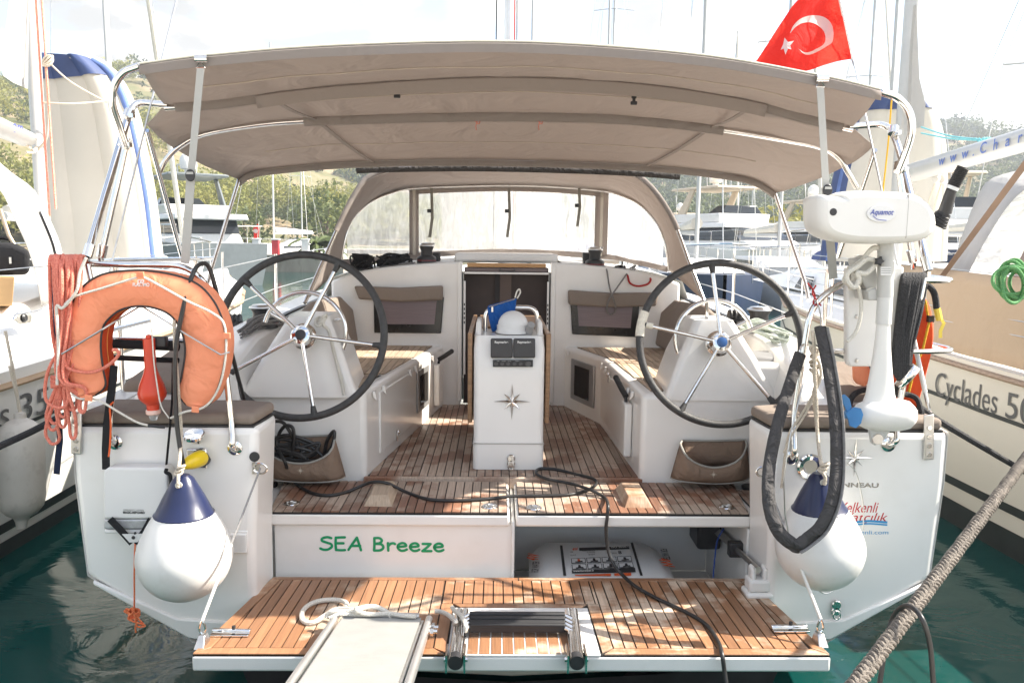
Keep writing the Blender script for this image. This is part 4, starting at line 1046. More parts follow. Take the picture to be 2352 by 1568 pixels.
# ================================================================== bimini
def lerp_curve(pts, n):
    """resample a polyline by arc length"""
    pts = smooth_path(pts, 8); L_ = [0]
    for i in range(1, len(pts)): L_.append(L_[-1] + (pts[i] - pts[i - 1]).length)
    out = []; j = 0
    for k in range(n):
        t = L_[-1] * k / (n - 1)
        while j < len(pts) - 2 and L_[j + 1] < t: j += 1
        f = (t - L_[j]) / max(1e-9, L_[j + 1] - L_[j]); out.append(pts[j].lerp(pts[j + 1], min(1, max(0, f))))
    return out
B0 = [W(*p, -.305) for p in ((322, 150), (470, 131), (760, 108), (1188, 99), (1600, 128), (1890, 178), (2022, 209))]
B1 = [W(*p, .40) for p in ((378, 240), (510, 230), (700, 204), (950, 184), (1176, 177), (1450, 190), (1700, 226), (1840, 262), (1958, 291))]
BE = [W(*p, .70) for p in ((336, 284), (400, 282), (510, 256), (700, 236), (950, 222), (1180, 217), (1450, 228), (1700, 258), (1850, 292), (1945, 314), (2008, 332))]
B2 = [W(*p, 1.0) for p in ((384, 331), (430, 312), (500, 296), (640, 275), (900, 264), (1180, 260), (1450, 268), (1710, 299), (1830, 325), (1900, 345), (1962, 372))]
B3 = [W(*p, 1.8) for p in ((550, 413), (580, 394), (650, 384), (800, 372), (1000, 367), (1176, 368), (1400, 375), (1560, 386), (1690, 402), (1740, 416), (1780, 443))]
NU = 61
rows = [lerp_curve(b, NU) for b in (B0, B1, BE, B2, B3)]
P = []
def sag(t): return math.sin(math.pi * t)
for i in range(4):
    n = (6, 4, 4, 8)[i]
    for k in range(n):
        t = k / n
        row = []
        for j in range(NU):
            p = rows[i][j].lerp(rows[i + 1][j], t); u = j / (NU - 1)
            p.z -= (.018 if i in (0, 3) else .008) * sag(t)
            p.z += .006 * noise.noise(V((p.x * 3.2, p.y * 2.1, 0))) + .004 * noise.noise(V((p.x * 9, p.y * 3, 3)))
            row.append(p)
        P.append(row)
P.append(rows[-1])
mb = MB(); mb.grid(P); canopy = mb.build('bimini_canopy', M_CANVAS, YB, solid=.003)
# hems, sleeves and seams
hem = MB(); hem.grid([[p + V((0, 0, .004)) for p in rows[0]], [p + V((0, -.012, -.006)) for p in rows[0]], [p + V((0, -.012, -.040)) for p in rows[0]], [p + V((0, .03, -.030)) for p in rows[0]]]); hem.build('canopy_hem', M_CANVAS, canopy, solid=.002)
mb = MB(); mb.tube([p + V((0, -.004, .006)) for p in rows[0]], .0045, 6); mb.build('hem_piping', mat('piping_pale', (0.55, 0.54, 0.46), .7, var=.05), canopy)
sl = rows[1][1:60]
mb = MB(); mb.grid([[p + V((0, -.034, -.004)) for p in sl], [p + V((0, -.012, -.040)) for p in sl], [p + V((0, .012, -.040)) for p in sl], [p + V((0, .034, -.008)) for p in sl]]); mb.build('bow_sleeve', M_CANVAS, canopy, solid=.002)
sl = rows[1][8:53]
mb = MB(); mb.grid([[p + V((0, -.040, -.010)) for p in sl], [p + V((0, -.040, -.018)) for p in sl], [p + V((0, -.005, -.065)) for p in sl], [p + V((0, .040, -.022)) for p in sl]]); mb.build('bow_sleeve', M_CANVAS2, canopy, solid=.002)
sl = rows[3][12:49]
mb = MB(); mb.grid([[p + V((0, -.034, -.004)) for p in sl], [p + V((0, -.012, -.046)) for p in sl], [p + V((0, .012, -.046)) for p in sl], [p + V((0, .034, -.008)) for p in sl]]); mb.build('bow_sleeve', M_CANVAS, canopy, solid=.002)
fr_ = rows[4]
mb = MB(); mb.grid([[p + V((0, .0, -.002)) for p in fr_], [p + V((0, .016, -.040)) for p in fr_], [p + V((0, -.020, -.042)) for p in fr_], [p + V((0, -.034, -.006)) for p in fr_]]); mb.build('front_hem', M_CANVAS, canopy, solid=.002)
zp = [p + V((0, .035, -.040 + .0 * k)) for k, p in enumerate(fr_[13:50])]
mb = MB(); mb.grid([[p for p in zp], [p + V((0, .01, -.035)) for p in zp]]); mb.build('zipper_flap', M_DKGREY, canopy, solid=.003)
for sgn, idx in ((-1, (9, 13)), (1, (51, 47))):
    a = rows[1][idx[0]] + V((0, 0, -.02)); b = rows[3][idx[1]] + V((0, 0, -.012)); c_ = rows[4][idx[1] + (2 if sgn < 0 else -2)] + V((0, -.03, -.012))
    for p_, q_ in ((a, b), (b, c_)):
        m2 = p_.lerp(q_, .5) + V((0, 0, -.012))
        mb = MB(); mb.strip(smooth_path([p_, m2, q_], 5), .030, .004, (0, 0, 1)); mb.build('canopy_strap', M_CANVAS2, canopy)
for px, py in ((912, 213), (1456, 229)):
    p = W(px, py, .50); mb = MB(); mb.box(p + V((0, 0, .012)), (.026, .012, .016)); mb.box(p, (.016, .012, .03)); mb.box(p + V((0, 0, -.018)), (.034, .014, .018)); mb.build('side_release_buckle', M_BLACK, canopy, bevel=.004)
for px in (1096, 1240):
    p = W(px, 263, 1.0); mb = MB(); mb.tube(smooth_path([p, p + V((-.015, -.01, -.03)), p + V((.01, -.01, -.055)), p + V((.015, -.01, -.02)), p + V((-.006, -.01, -.06)), p + V((-.004, -.012, -.09))], 5), .0025, 5); mb.build('zip_cord', mat('faded_red_cord', (0.60, 0.20, 0.15), .8, var=.1), canopy)
for r0, j0, j1 in ((9, 14, 47), (3, 4, 57), (18, 6, 55)):
    mb = MB(); mb.tube([p + V((0, 0, -.005)) for p in P[r0][j0:j1]], .0030, 5); mb.build('canopy_seam', mat('seam_pale', (0.46, 0.40, 0.34), .8, var=.1), canopy)
# frame bows
def tube_obj(pts, r, name, m=None, sides=12, parent=YB):
    mb = MB(); mb.tube(pts, r, sides); return mb.build(name, m or M_CHROME, parent)
off = V((0, .0, -.012))
tube_obj([p + V((0, .012, -.018)) for p in rows[0]], .0125, 'bimini_bow')
pl = smooth_path([W(322, 152, -.30), W(284, 168, -.28), W(262, 200, -.26), W(258, 240, -.24), W(272, 285, -.20), W(289, 335, -.16)], 6); tube_obj(pl, .0165, 'bimini_bow')
pr = smooth_path([W(2022, 211, -.30), W(2062, 226, -.28), W(2088, 258, -.26), W(2094, 300, -.24), W(2082, 345, -.20), W(2064, 390, -.16)], 6); tube_obj(pr, .0165, 'bimini_bow')
tube_obj([p + V((0, 0, -.018)) for p in rows[1]], .0125, 'bimini_bow')
tube_obj(fillet([W(200, 588, -.22), W(296, 262, .30), W(312, 234, .38), W(385, 241, .40)], .10), .0165, 'bimini_hoop')
tube_obj(fillet([W(2132, 618, -.22), W(2062, 330, .28), W(2040, 283, .38), W(1950, 291, .40)], .10), .0165, 'bimini_hoop')
tube_obj([W(232, 588, -.14), W(289, 335, -.10)], .0135, 'bimini_strut'); tube_obj([W(2098, 600, -.14), W(2064, 390, -.10)], .0135, 'bimini_strut')
for p, q in ((W(200, 590, -.22), W(204, 576, -.21)), (W(232, 590, -.14), W(235, 576, -.14)), (W(2132, 622, -.22), W(2128, 606, -.21)), (W(2098, 602, -.14), W(2095, 588, -.14))):
    mb = MB(); mb.cyl(p, q + (q - p), .021, 14); mb.box(p + V((0, 0, -.018)), (.016, .02, .03)); mb.build('tube_socket', M_CHROME, YB)
for p in (W(287, 328, -.14), W(2066, 384, -.14), W(296, 262, .28), W(2052, 300, .30)):
    mb = MB(); mb.lathe([(.024, -.02), (.024, .02)], p, (.25, .4, 1), 14); mb.box(p + V((.02, -.012, -.01)), (.02, .03, .02)); mb.build('tube_clamp', M_CHROME, YB)
t3 = [W(365, 398, 1.0), W(382, 366, 1.0), W(415, 335, 1.0), W(470, 308, 1.0)]
b3 = smooth_path(t3 + [p + V((0, 0, -.016)) for p in rows[3][8:53:4]] + [W(1880, 338, 1.0), W(1925, 362, 1.0), W(1950, 400, 1.0), W(1968, 432, 1.0)], 5)
tube_obj(b3, .0155, 'bimini_bow')
tube_obj([p + V((0, 0, -.016)) for p in rows[4]], .0125, 'bimini_bow')
tube_obj([W(338, 300, .72), W(365, 398, .98), W(418, 590, 1.42)], .0135, 'bimini_strut'); tube_obj([W(2010, 345, .72), W(1985, 420, .95), W(1925, 590, 1.42)], .0135, 'bimini_strut')
tube_obj([W(549, 412, 1.78), W(488, 610, 1.45), W(455, 730, 1.2)], .0125, 'bimini_strut'); tube_obj([W(1780, 444, 1.78), W(1850, 650, 1.35), W(1858, 690, 1.2)], .0125, 'bimini_strut')
# webbing stays with buckles
def stay(pts, bk, px):
    P_ = [W(a, b, -.325 + .02 * k) for k, (a, b) in enumerate(pts)]
    mb = MB(); mb.strip(P_[:2], .030, .003, (0, -1, 0)); o = mb.build('bimini_stay_strap', M_STRAP, YB)
    mb = MB(); mb.strip(P_[1:], .036, .004, (0, -1, 0)); mb.build('strap_tail', M_STRAP, o)
    c_ = W(*bk, -.318)
    mb = MB(); mb.prism([c_ + V((.021 * math.cos(2 * math.pi * k / 12), -.008, .026 * math.sin(2 * math.pi * k / 12) - .002)) for k in range(12)], (0, .006, 0)); mb.build('strap_buckle', M_BLACK, o, bevel=.003)
    mb = MB(); mb.bb(c_.x - .014, c_.x + .014, c_.y - .011, c_.y - .008, c_.z + .002, c_.z + .012); mb.build('strap_turn', M_STRAP, o)
    h = P_[0]; mb = MB(); mb.cyl(h + V((-.02, 0, .035)), h + V((.03, 0, .035)), .016, 12); mb.tube([h + V((-.018, 0, 0)), h + V((0, 0, .03)), h + V((.018, 0, 0))], .003, 6, closed=True); mb.build('strap_ring', M_CHROME, o)
stay([(461, 156), (439, 395), (425, 605)], (438, 402), 0)
stay([(1884, 200), (1897, 430), (1914, 640)], (1900, 436), 0)

# ================================================================== sprayhood
D0 = [W(*p, y) for p, y in (((700, 692), 1.75), ((745, 590), 1.95), ((790, 490), 2.08), ((830, 420), 2.14), ((862, 397), 2.17), ((940, 380), 2.2), ((1060, 371), 2.2), ((1176, 368), 2.2), ((1300, 371), 2.2), ((1400, 379), 2.2), ((1455, 396), 2.17), ((1500, 432), 2.14), ((1545, 500), 2.08), ((1580, 590), 1.95), ((1618, 690), 1.75))]
D1 = [W(*p, y) for p, y in (((784, 612), 2.62), ((790, 560), 2.62), ((808, 505), 2.66), ((850, 462), 2.76), ((900, 440), 2.9), ((950, 430), 3.0), ((1060, 425), 3.1), ((1165, 423), 3.12), ((1270, 426), 3.1), ((1385, 436), 3.0), ((1430, 448), 2.9), ((1475, 472), 2.76), ((1514, 520), 2.66), ((1530, 570), 2.62), ((1536, 620), 2.62))]
ND = 57
d0, d1 = lerp_curve(D0, ND), lerp_curve(D1, ND)
P = []
for k in range(7):
    t = k / 6; row = []
    for j in range(ND):
        p = d0[j].lerp(d1[j], t); p.z += (.03 * math.sin(math.pi * t)) * min(1, max(0, (p.z - 2.3) / .3)) + .006 * noise.noise(p * 4)
        row.append(p)
    P.append(row)
mb = MB(); mb.grid(P); hood = mb.build('sprayhood', M_CANVAS, YB, solid=.003)
tube_obj([p + V((0, -.005, -.012)) for p in d0], .0135, 'hood_bow', parent=hood)
for i0, i1 in ((8, 18), (20, 26), (31, 37), (39, 49)):
    seg_ = d0[i0:i1]; mb = MB(); mb.tube([p + V((0, -.003, -.006)) for p in seg_], .019, 10); mb.build('bow_cover', M_CANVAS, hood)
tube_obj([p + V((0, -.014, -.012)) for p in d1], .011, 'hood_bow', parent=hood)
# windows: panes between canvas mullions, following the outline d1 down to the coachroof
def vinyl():
    m = bpy.data.materials.new('clear_vinyl'); m.use_nodes = True; t = m.node_tree; out = t.nodes['Material Output']
    t.nodes.remove(t.nodes['Principled BSDF'])
    g = t.nodes.new('ShaderNodeNewGeometry').outputs['Position']
    mp = t.nodes.new('ShaderNodeMapping'); mp.inputs['Scale'].default_value = (9, 2, 2.2); mp.inputs['Rotation'].default_value = (0, .6, 0)
    t.links.new(g, mp.inputs['Vector'])
    n = t.nodes.new('ShaderNodeTexNoise'); n.inputs['Scale'].default_value = 2.2; n.inputs['Detail'].default_value = 5; n.inputs['Distortion'].default_value = 1.2
    t.links.new(mp.outputs[0], n.inputs['Vector'])
    bp = t.nodes.new('ShaderNodeBump'); bp.inputs['Strength'].default_value = .5; bp.inputs['Distance'].default_value = .05
    t.links.new(n.outputs['Fac'], bp.inputs['Height'])
    tr = t.nodes.new('ShaderNodeBsdfTransparent'); tr.inputs['Color'].default_value = (.95, .95, .95, 1)
    gl = t.nodes.new('ShaderNodeBsdfGlossy'); gl.inputs['Roughness'].default_value = .06
    tl = t.nodes.new('ShaderNodeBsdfTranslucent'); tl.inputs['Color'].default_value = (.80, .80, .79, 1)
    t.links.new(bp.outputs[0], gl.inputs['Normal'])
    r = t.nodes.new('ShaderNodeValToRGB'); r.color_ramp.elements[0].position = .40; r.color_ramp.elements[1].position = .72
    r.color_ramp.elements[0].color = (.34, .34, .34, 1); r.color_ramp.elements[1].color = (.62, .62, .62, 1)  # window glare painted in: noise mixes whitish streaks into the clear pane
    t.links.new(n.outputs['Fac'], r.inputs['Fac'])
    m1 = t.nodes.new('ShaderNodeMixShader'); t.links.new(r.outputs[0], m1.inputs['Fac']); t.links.new(tr.outputs[0], m1.inputs[1]); t.links.new(tl.outputs[0], m1.inputs[2])
    m2 = t.nodes.new('ShaderNodeMixShader'); m2.inputs['Fac'].default_value = .10; t.links.new(m1.outputs[0], m2.inputs[1]); t.links.new(gl.outputs[0], m2.inputs[2])
    t.links.new(m2.outputs[0], out.inputs['Surface'])
    return m
M_VINYL = vinyl()
BOT = [W(*p, y) for p, y in (((786, 606), 2.62), ((860, 600), 2.76), ((955, 590), 3.0), ((1165, 581), 3.16), ((1385, 592), 3.0), ((1465, 606), 2.76), ((1534, 622), 2.62))]
def bot_at(x):
    pts = smooth_path(BOT, 8)
    for i in range(len(pts) - 1):
        if pts[i].x <= x <= pts[i + 1].x: return pts[i].lerp(pts[i + 1], (x - pts[i].x) / max(1e-6, pts[i + 1].x - pts[i].x))
    return pts[0] if x < pts[0].x else pts[-1]
top_pts = smooth_path(D1, 8)
def top_at(x):
    best = None
    for i in range(len(top_pts) - 1):
        a, b = top_pts[i], top_pts[i + 1]
        if min(a.x, b.x) <= x <= max(a.x, b.x) and abs(b.x - a.x) > 1e-6:
            p = a.lerp(b, (x - a.x) / (b.x - a.x))
            if best is None or p.z > best.z: best = p
    return best or top_pts[-1]
def pane(x0, x1, name, m, n=12, inset=0.0, zi=0.0, solid=0.0):
    P_ = []
    for k in range(n + 1):
        x = x0 + (x1 - x0) * k / n; a = top_at(x); b = bot_at(x); col_ = []
        a = a + V((0, -inset, -zi)); b = b + V((0, -inset, zi * .5))
        for j in range(7): col_.append(a.lerp(b, j / 6))
        P_.append(col_)
    mb = MB(); mb.grid(P_); return mb.build(name, m, hood, solid=solid)
xl0, xl1, xc0, xc1, xr0, xr1 = top_at(-1.30).x, W(944, 433, 3.0).x, W(958, 431, 3.0).x, W(1372, 437, 3.0).x, W(1394, 440, 3.0).x, 1.27
xl0 = W(797, 540, 2.64).x; xr1 = W(1524, 545, 2.64).x
for x0, x1 in ((xl0, xl1), (xc0, xc1), (xr0, xr1)): pane(x0, x1, 'window_pane', M_VINYL, 14)
pane(xl1 - .012, xc0 + .012, 'window_mullion', M_CANVAS, 3, .006, solid=.004); pane(xc1 - .012, xr0 + .012, 'window_mullion', M_CANVAS, 3, .006, solid=.004)
M_ZIP = mat('pale_zip', (.60, .55, .47), .6, var=.08)
pane((xl1 + xc0) / 2 - .012, (xl1 + xc0) / 2 + .012, 'window_zip', M_ZIP, 2, .012, solid=.003); pane((xc1 + xr0) / 2 - .012, (xc1 + xr0) / 2 + .012, 'window_zip', M_ZIP, 2, .012, solid=.003)
mb = MB(); mb.strip([p + V((0, -.012, .012)) for p in smooth_path(BOT, 6)], .05, .006, (0, -.8, .5)); mb.build('hood_skirt', M_CANVAS, hood)
mb = MB(); mb.strip([p + V((0, -.010, -.035)) for p in smooth_path(D1, 4)[20:37]], .05, .004, (0, -1, 0)); mb.build('window_border', M_CANVAS, hood)
for px, y1 in ((991, 545), (1169, 545), (1330, 520)):
    a = W(px, 432, 2.98); b = W(px + 2, y1 - 45, 2.97); c_ = W(px - 4, y1, 2.96)
    mb = MB(); mb.strip([a, b, c_], .024, .003, (0, -1, 0)); o = mb.build('roll_up_strap', mat('strap_taupe', (0.24, 0.225, 0.19), .8, var=.1), hood)
    mb = MB(); mb.box(W(px - 5, 0.5 * (432 + y1) - 4, 2.95), (.034, .012, .03)); mb.build('roll_up_buckle', M_BLACK, o, bevel=.004)
# ================================================================== loose things on and around the stern
def CW(off, k=.3662):
    """pixel converter for a magnified crop of the photograph"""
    return lambda x, y: (off[0] + x * k, off[1] + y * k)
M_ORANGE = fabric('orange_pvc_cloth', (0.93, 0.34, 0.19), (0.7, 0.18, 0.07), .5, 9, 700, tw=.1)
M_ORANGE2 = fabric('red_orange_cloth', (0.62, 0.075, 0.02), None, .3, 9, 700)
M_CORD = braid('white_cord', (0.74, 0.72, 0.66), (0.60, 0.57, 0.50), 220)
M_CREAM = braid('cream_rope', (0.70, 0.63, 0.52), (0.52, 0.45, 0.36), 160)
M_CORAL = braid('coral_rope', (0.78, 0.27, 0.19), (0.60, 0.16, 0.11), 150)
M_GREYROPE = braid('grey_rope', (0.30, 0.29, 0.27), (0.16, 0.15, 0.15), 170)
M_BLKROPE = braid('black_rope', (0.03, 0.03, 0.033), (0.016, 0.016, 0.018), 150)
M_REDROPE = braid('red_rope', (0.50, 0.03, 0.03), (0.33, 0.02, 0.02), 170)
M_PALEROPE = braid('pale_green_rope', (0.62, 0.66, 0.58), (0.42, 0.48, 0.42), 170)
M_BLKWEB = fabric('black_webbing', (0.02, 0.02, 0.022), None, .2, 20, 900)

# ---- horseshoe buoy
c3 = CW((0, 517))
outer = [(490, 1080), (452, 1040), (420, 900), (408, 760), (430, 560), (500, 410), (640, 310), (860, 283), (1080, 308), (1240, 368), (1345, 478), (1405, 620), (1420, 780), (1390, 960), (1335, 1095), (1285, 1141)]
inner = [(600, 1066), (664, 1005), (650, 900), (635, 760), (650, 640), (700, 572), (770, 527), (870, 508), (970, 520), (1060, 558), (1122, 628), (1156, 720), (1162, 820), (1140, 950), (1117, 1050), (1170, 1124)]
def yb(px, py): return -.395 - .012 * math.sin(px * .02)
hb = thing('horseshoe_buoy', 'orange horseshoe lifebuoy with black piping hung on the stern rail', 'lifebuoy', tuple(W(325, 940, -.36)))
So = smooth_path([W(*c3(*p), -.385) for p in outer], 5); Si = smooth_path([W(*c3(*p), -.385) for p in inner], 5)
P = []; PB = []
for i, (a, b) in enumerate(zip(So, Si)):
    row = []
    wob = .004 * noise.noise(V((i * .5, 0, 0)))
    for t, dy in ((0, .10), (0, .0), (.12, -.018), (.35, -.030), (.65, -.030), (.88, -.018), (1, .0), (1, .10)):
        p = a.lerp(b, t); p.y += dy + wob * (1 if .1 < t < .9 else 0) + .006 * noise.noise(p * 14) * (1 if .1 < t < .9 else 0); row.append(p)
    P.append(row)
mb = MB(); mb.grid([r[1:7] for r in P]); mb.add(P[0][1:7], [tuple(range(6))]); mb.add(P[-1][1:7], [tuple(range(6))]); mb.build('front_cover', M_ORANGE, hb)
mb = MB(); mb.grid([[r[0], r[1]] for r in P]); mb.build('outer_band', M_ORANGE, hb)
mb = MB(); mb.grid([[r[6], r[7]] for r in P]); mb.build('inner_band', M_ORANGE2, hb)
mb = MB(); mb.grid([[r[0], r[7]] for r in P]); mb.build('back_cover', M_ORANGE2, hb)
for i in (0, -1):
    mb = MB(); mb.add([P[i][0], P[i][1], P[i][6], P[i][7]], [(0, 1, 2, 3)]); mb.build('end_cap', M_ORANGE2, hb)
for S_, n_ in ((So, 'piping'), (Si, 'piping')):
    mb = MB(); mb.tube([p + V((0, -.004, 0)) for p in S_], .0042, 7); mb.build(n_, M_BLACK, hb)
mb = MB(); mb.tube([p + V((0, .05, 0)) for p in Si], .002, 5); mb.build('zip_seam', mat('seam_orange', (0.75, .3, .05), .6, var=.1), hb)
def cord(pts, r, name, m, parent, sub=6, sides=8):
    mb = MB(); mb.tube(smooth_path(pts, sub), r, sides); return mb.build(name, m, parent)
def cpts(conv, pts, Y): return [W(*conv(x, y), Y) for x, y in pts]
cord(cpts(c3, [(540, 205), (500, 300), (485, 400), (440, 470), (390, 520), (355, 510), (362, 640), (366, 800), (358, 1000)], -.44), .0062, 'grab_line', M_CORD, hb)
cord(cpts(c3, [(400, 500), (470, 448), (640, 396), (860, 328), (900, 326), (1040, 400), (1180, 478), (1330, 550), (1405, 620), (1418, 780), (1392, 960), (1340, 1080), (1270, 1145), (1160, 1170), (1070, 1210)], -.425), .0048, 'grab_line', M_CORD, hb)
cord(cpts(c3, [(450, 1060), (500, 1087), (580, 1088), (640, 1108), (760, 1180), (860, 1235), (930, 1255)], -.415), .0048, 'grab_line', M_CORD, hb)
mb = MB(); mb.tube(cpts(c3, [(930, 1257), (960, 1258), (990, 1262), (1032, 1265)], -.415), .007, 8); mb.build('toggle', M_BLACK, hb)
for x, y, a_ in ((880, 312, 0), (556, 1083, .1), (1225, 1155, .1), (1422, 694, 0)):
    c_ = W(*c3(x, y), -.428); mb = MB(); mb.box(c_, (.030, .008, .026), Matrix.Rotation(a_, 3, 'Y')); mb.build('line_tab', M_ORANGE, hb, bevel=.002)
M_WPRINT2 = mat('white_print', (0.8, 0.8, 0.78), .5, var=.03)
a = W(*c3(833, 383), -.423); b = W(*c3(938, 384), -.423)
text_mesh('PLASTIMO', .020, M_WPRINT2, 'buoy_lettering', hb, a, b - a, Z1, width=(b - a).length, bold=.0006, extrude=.002)
a = W(*c3(868, 368), -.424)
strokes([[(0, 0), (.0, .5), (.0, 1.0)], [(0, 1), (.6, 1), (1.1, 1)], [(1.1, 1), (1.1, .4)], [(1.1, .4), (.5, .4)], [(.5, .4), (.5, .7), (.75, .7)]], .2, M_WPRINT2, 'buoy_mark', hb, a, X1 * .020, Z1 * .016, lift=.002)
# holder rods belong to the yacht
mb = MB(); mb.tube([W(*c3(388, 808), -.44), W(*c3(640, 655), -.43), W(*c3(868, 515), -.30), W(*c3(900, 515), -.30), W(*c3(1150, 672), -.43), W(*c3(1385, 812), -.44), W(*c3(1440, 796), -.43)], .0038, 7); mb.build('buoy_holder', M_STEEL, YB)
# black padded tube behind the buoy opening
for y_ in (748, 835):
    mb = MB(); mb.tube([W(*c3(690, y_ - 6), -.27), W(*c3(1120, y_ + 14), -.27)], .020 if y_ < 800 else .012, 10); mb.build('rail_padding', M_BLKWEB, YB)
mb = MB(); mb.tube([W(*c3(1040, 840), -.30), W(*c3(1085, 850), -.30), W(*c3(1080, 1100), -.31), W(*c3(1060, 1330), -.33), W(*c3(1040, 1540), -.34)], .010, 8, flat=.35); mb.build('webbing_strap', M_BLKWEB, YB)

# ---- red light hung upside down
lt = thing('lifebuoy_light', 'red floating lifebuoy light with clear lens hanging inside the horseshoe buoy', 'light', tuple(W(*c3(950, 1240), -.34)))
top = W(*c3(932, 690), -.36); kz = .000675
mb = MB(); mb.lathe([(.001, 0), (.012, .004), (.013, .014), (.0245, .018), (.0235, .07), (.0235, .138), (.030, .165), (.050, .215), (.058, .248), (.055, .268), (.040, .288), (.026, .300), (.025, .322)], top + V((0, 0, .004)), (.015, 0, -1), 24); mb.build('float_body', mat('red_plastic', (0.62, 0.055, 0.02), .32, var=.06, vscale=10), lt)
mb = MB(); mb.lathe([(.028, .322), (.030, .326), (.030, .338), (.026, .342)], top + V((0, 0, .004)), (.015, 0, -1), 24); mb.build('lens_ring', mat('clear_ring', (0.75, 0.50, 0.42), .2, var=.05), lt)
mb = MB(); mb.lathe([(.019, .342), (.019, .352), (.014, .366), (.001, .372)], top + V((0, 0, .004)), (.015, 0, -1), 20); mb.build('lens', mat('clear_lens', (0.75, 0.76, 0.75), .08, trans=.6, var=.03), lt)
mb = MB(); mb.box(W(*c3(985, 730), -.33), (.085, .035, .045)); mb.build('light_bracket', M_BLACK, YB, bevel=.006)
cord(cpts(c3, [(945, 560), (955, 700), (965, 850), (985, 1000), (1010, 1130), (1060, 1210)], -.425), .003, 'light_tether', M_CORD, lt)

# ---- coral coiled line on the rail
cl = thing('coiled_line', 'coral pink coiled heaving line hanging from the left end of the stern rail', 'rope', tuple(W(165, 1020, -.36)))
rnd = random.Random(3)
for k in range(11):
    xa = 318 + k * 18 + rnd.uniform(-7, 7); bot = rnd.uniform(1150, 1395) if k < 9 else rnd.uniform(880, 1150)
    xk = 370 + rnd.uniform(-22, 34); xb0 = 330 + (k * 61 % 240); wdt = rnd.uniform(22, 46)
    d0_ = -.29 - .012 * (k % 3); d1_ = -.34 - .022 * (k % 4)
    pts = [(xa + 30, 235, d0_ + .10), (xa + 14, 196, d0_ + .05), (xa, 205, d0_ - .02), (xa - 6 + rnd.uniform(-12, 12), 330 + rnd.uniform(-40, 40), d1_), (xa * .5 + xk * .5 + rnd.uniform(-16, 16), 620 + rnd.uniform(-60, 60), d1_), (xk, 950, d1_ - .02), (xb0 - wdt, bot - 110, d1_), (xb0 - wdt * .6, bot - 20, d1_), (xb0 + 8, bot, d1_ - .01), (xb0 + wdt * .9, bot - 40, d1_), (xb0 + wdt * .6, bot - 150, d1_ - .02), (xk + 18, 960, d1_ - .035), (xa * .6 + xk * .4 + 22 + rnd.uniform(-16, 16), 600 + rnd.uniform(-60, 60), d1_ - .02), (xa + 16 + rnd.uniform(-14, 14), 330 + rnd.uniform(-50, 50), d1_ - .015), (xa + 10, 215, d0_ - .03), (xa + 26, 196, d0_ + .04), (xa + 40, 250, d0_ + .11)]
    cord([W(*c3(a, b), d) for a, b, d in pts], .0068, 'strand', M_CORAL, cl, 5, 7)
for k in range(5):
    cc = W(*c3(382, 955 + k * 12), -.375)
    mb = MB(); mb.tube([cc + V((.034 * math.cos(t), .028 * math.sin(t), .006 * math.sin(2 * t + k))) for t in [2 * math.pi * q / 18 for q in range(18)]], .0075, 7, closed=True); mb.build('lashing_turn', M_CORAL, cl)
cord(cpts(c3, [(400, 830), (420, 890), (500, 920), (600, 918), (690, 870), (742, 815), (735, 785), (705, 782)], -.43), .0068, 'strand', M_CORAL, cl)
cord(cpts(c3, [(380, 800), (330, 850), (290, 960), (285, 1080), (330, 1135), (400, 1140), (428, 1090), (420, 1000)], -.41), .0068, 'strand', M_CORAL, cl)
# navy throw bag and strap behind it
mb = MB(); mb.prism(cpts(c3, [(312, 205), (345, 195), (352, 760), (345, 1090), (333, 700)], -.27), (0, .05, 0)); tb = mb.build('throw_bag', fabric('navy_cloth', (0.012, 0.02, 0.045), None, .4, 12), None, bevel=.008)
tag(tb, 'narrow navy cloth bag hanging behind the coral coiled line', 'bag')
mb = MB(); mb.strip(cpts(c3, [(372, 1250), (376, 1350), (365, 1450), (355, 1560)], -.335), .026, .004, (0, -1, 0)); tag(mb.build('hanging_strap', MATS['navy_cloth'], None), 'dark blue webbing strap end dangling below the coral coiled line', 'strap')

# ---- emergency ladder bag
c5 = CW((0, 994))
lb = thing('ladder_bag', 'white folded emergency ladder bag strapped to the left stern quarter', 'ladder bag', tuple(W(310, 1240, -.32)))
bg = cpts(c5, [(645, 240), (680, 216), (1030, 218), (1050, 240), (1055, 540), (645, 540)], -.39)
mb = MB(); mb.prism(bg, (0, .075, 0)); mb.build('bag_body', mat('white_pvc', (0.74, 0.73, 0.71), .5, var=.03, vscale=6, bump=.12, bscale=9), lb, bevel=.014, seg=3)
mb = MB(); mb.prism(cpts(c5, [(645, 540), (1050, 540), (1040, 606), (650, 604)], -.385), (0, .06, 0)); mb.build('reflective_band', mat('silver_reflective', (0.52, 0.52, 0.53), .35, .4, var=.2, vscale=40), lb, bevel=.008)
mb = MB(); mb.prism(cpts(c5, [(650, 606), (1040, 606), (1020, 634), (655, 632)], -.38), (0, .05, 0)); mb.build('bag_bottom', MATS['white_pvc'], lb, bevel=.006)
mb = MB(); mb.strip(cpts(c5, [(690, 538), (760, 612), (830, 690)], -.402), .030, .004, (0, -1, 0)); mb.build('bag_strap', M_BLKWEB, lb)
mb = MB(); mb.strip(cpts(c5, [(945, 538), (905, 612), (845, 690)], -.402), .024, .004, (0, -1, 0)); mb.build('bag_strap', M_BLKWEB, lb)
mb = MB(); mb.prism(cpts(c5, [(765, 634), (905, 632), (862, 684), (812, 686)], -.408), (0, .006, 0)); mb.build('bag_flap', MATS['white_pvc'], lb)
mb = MB(); mb.lathe([(.008, 0), (.006, .004), (.001, .005)], W(*c5(836, 655), -.410), (0, -1, 0), 14); mb.build('snap_button', M_BLACK, lb)
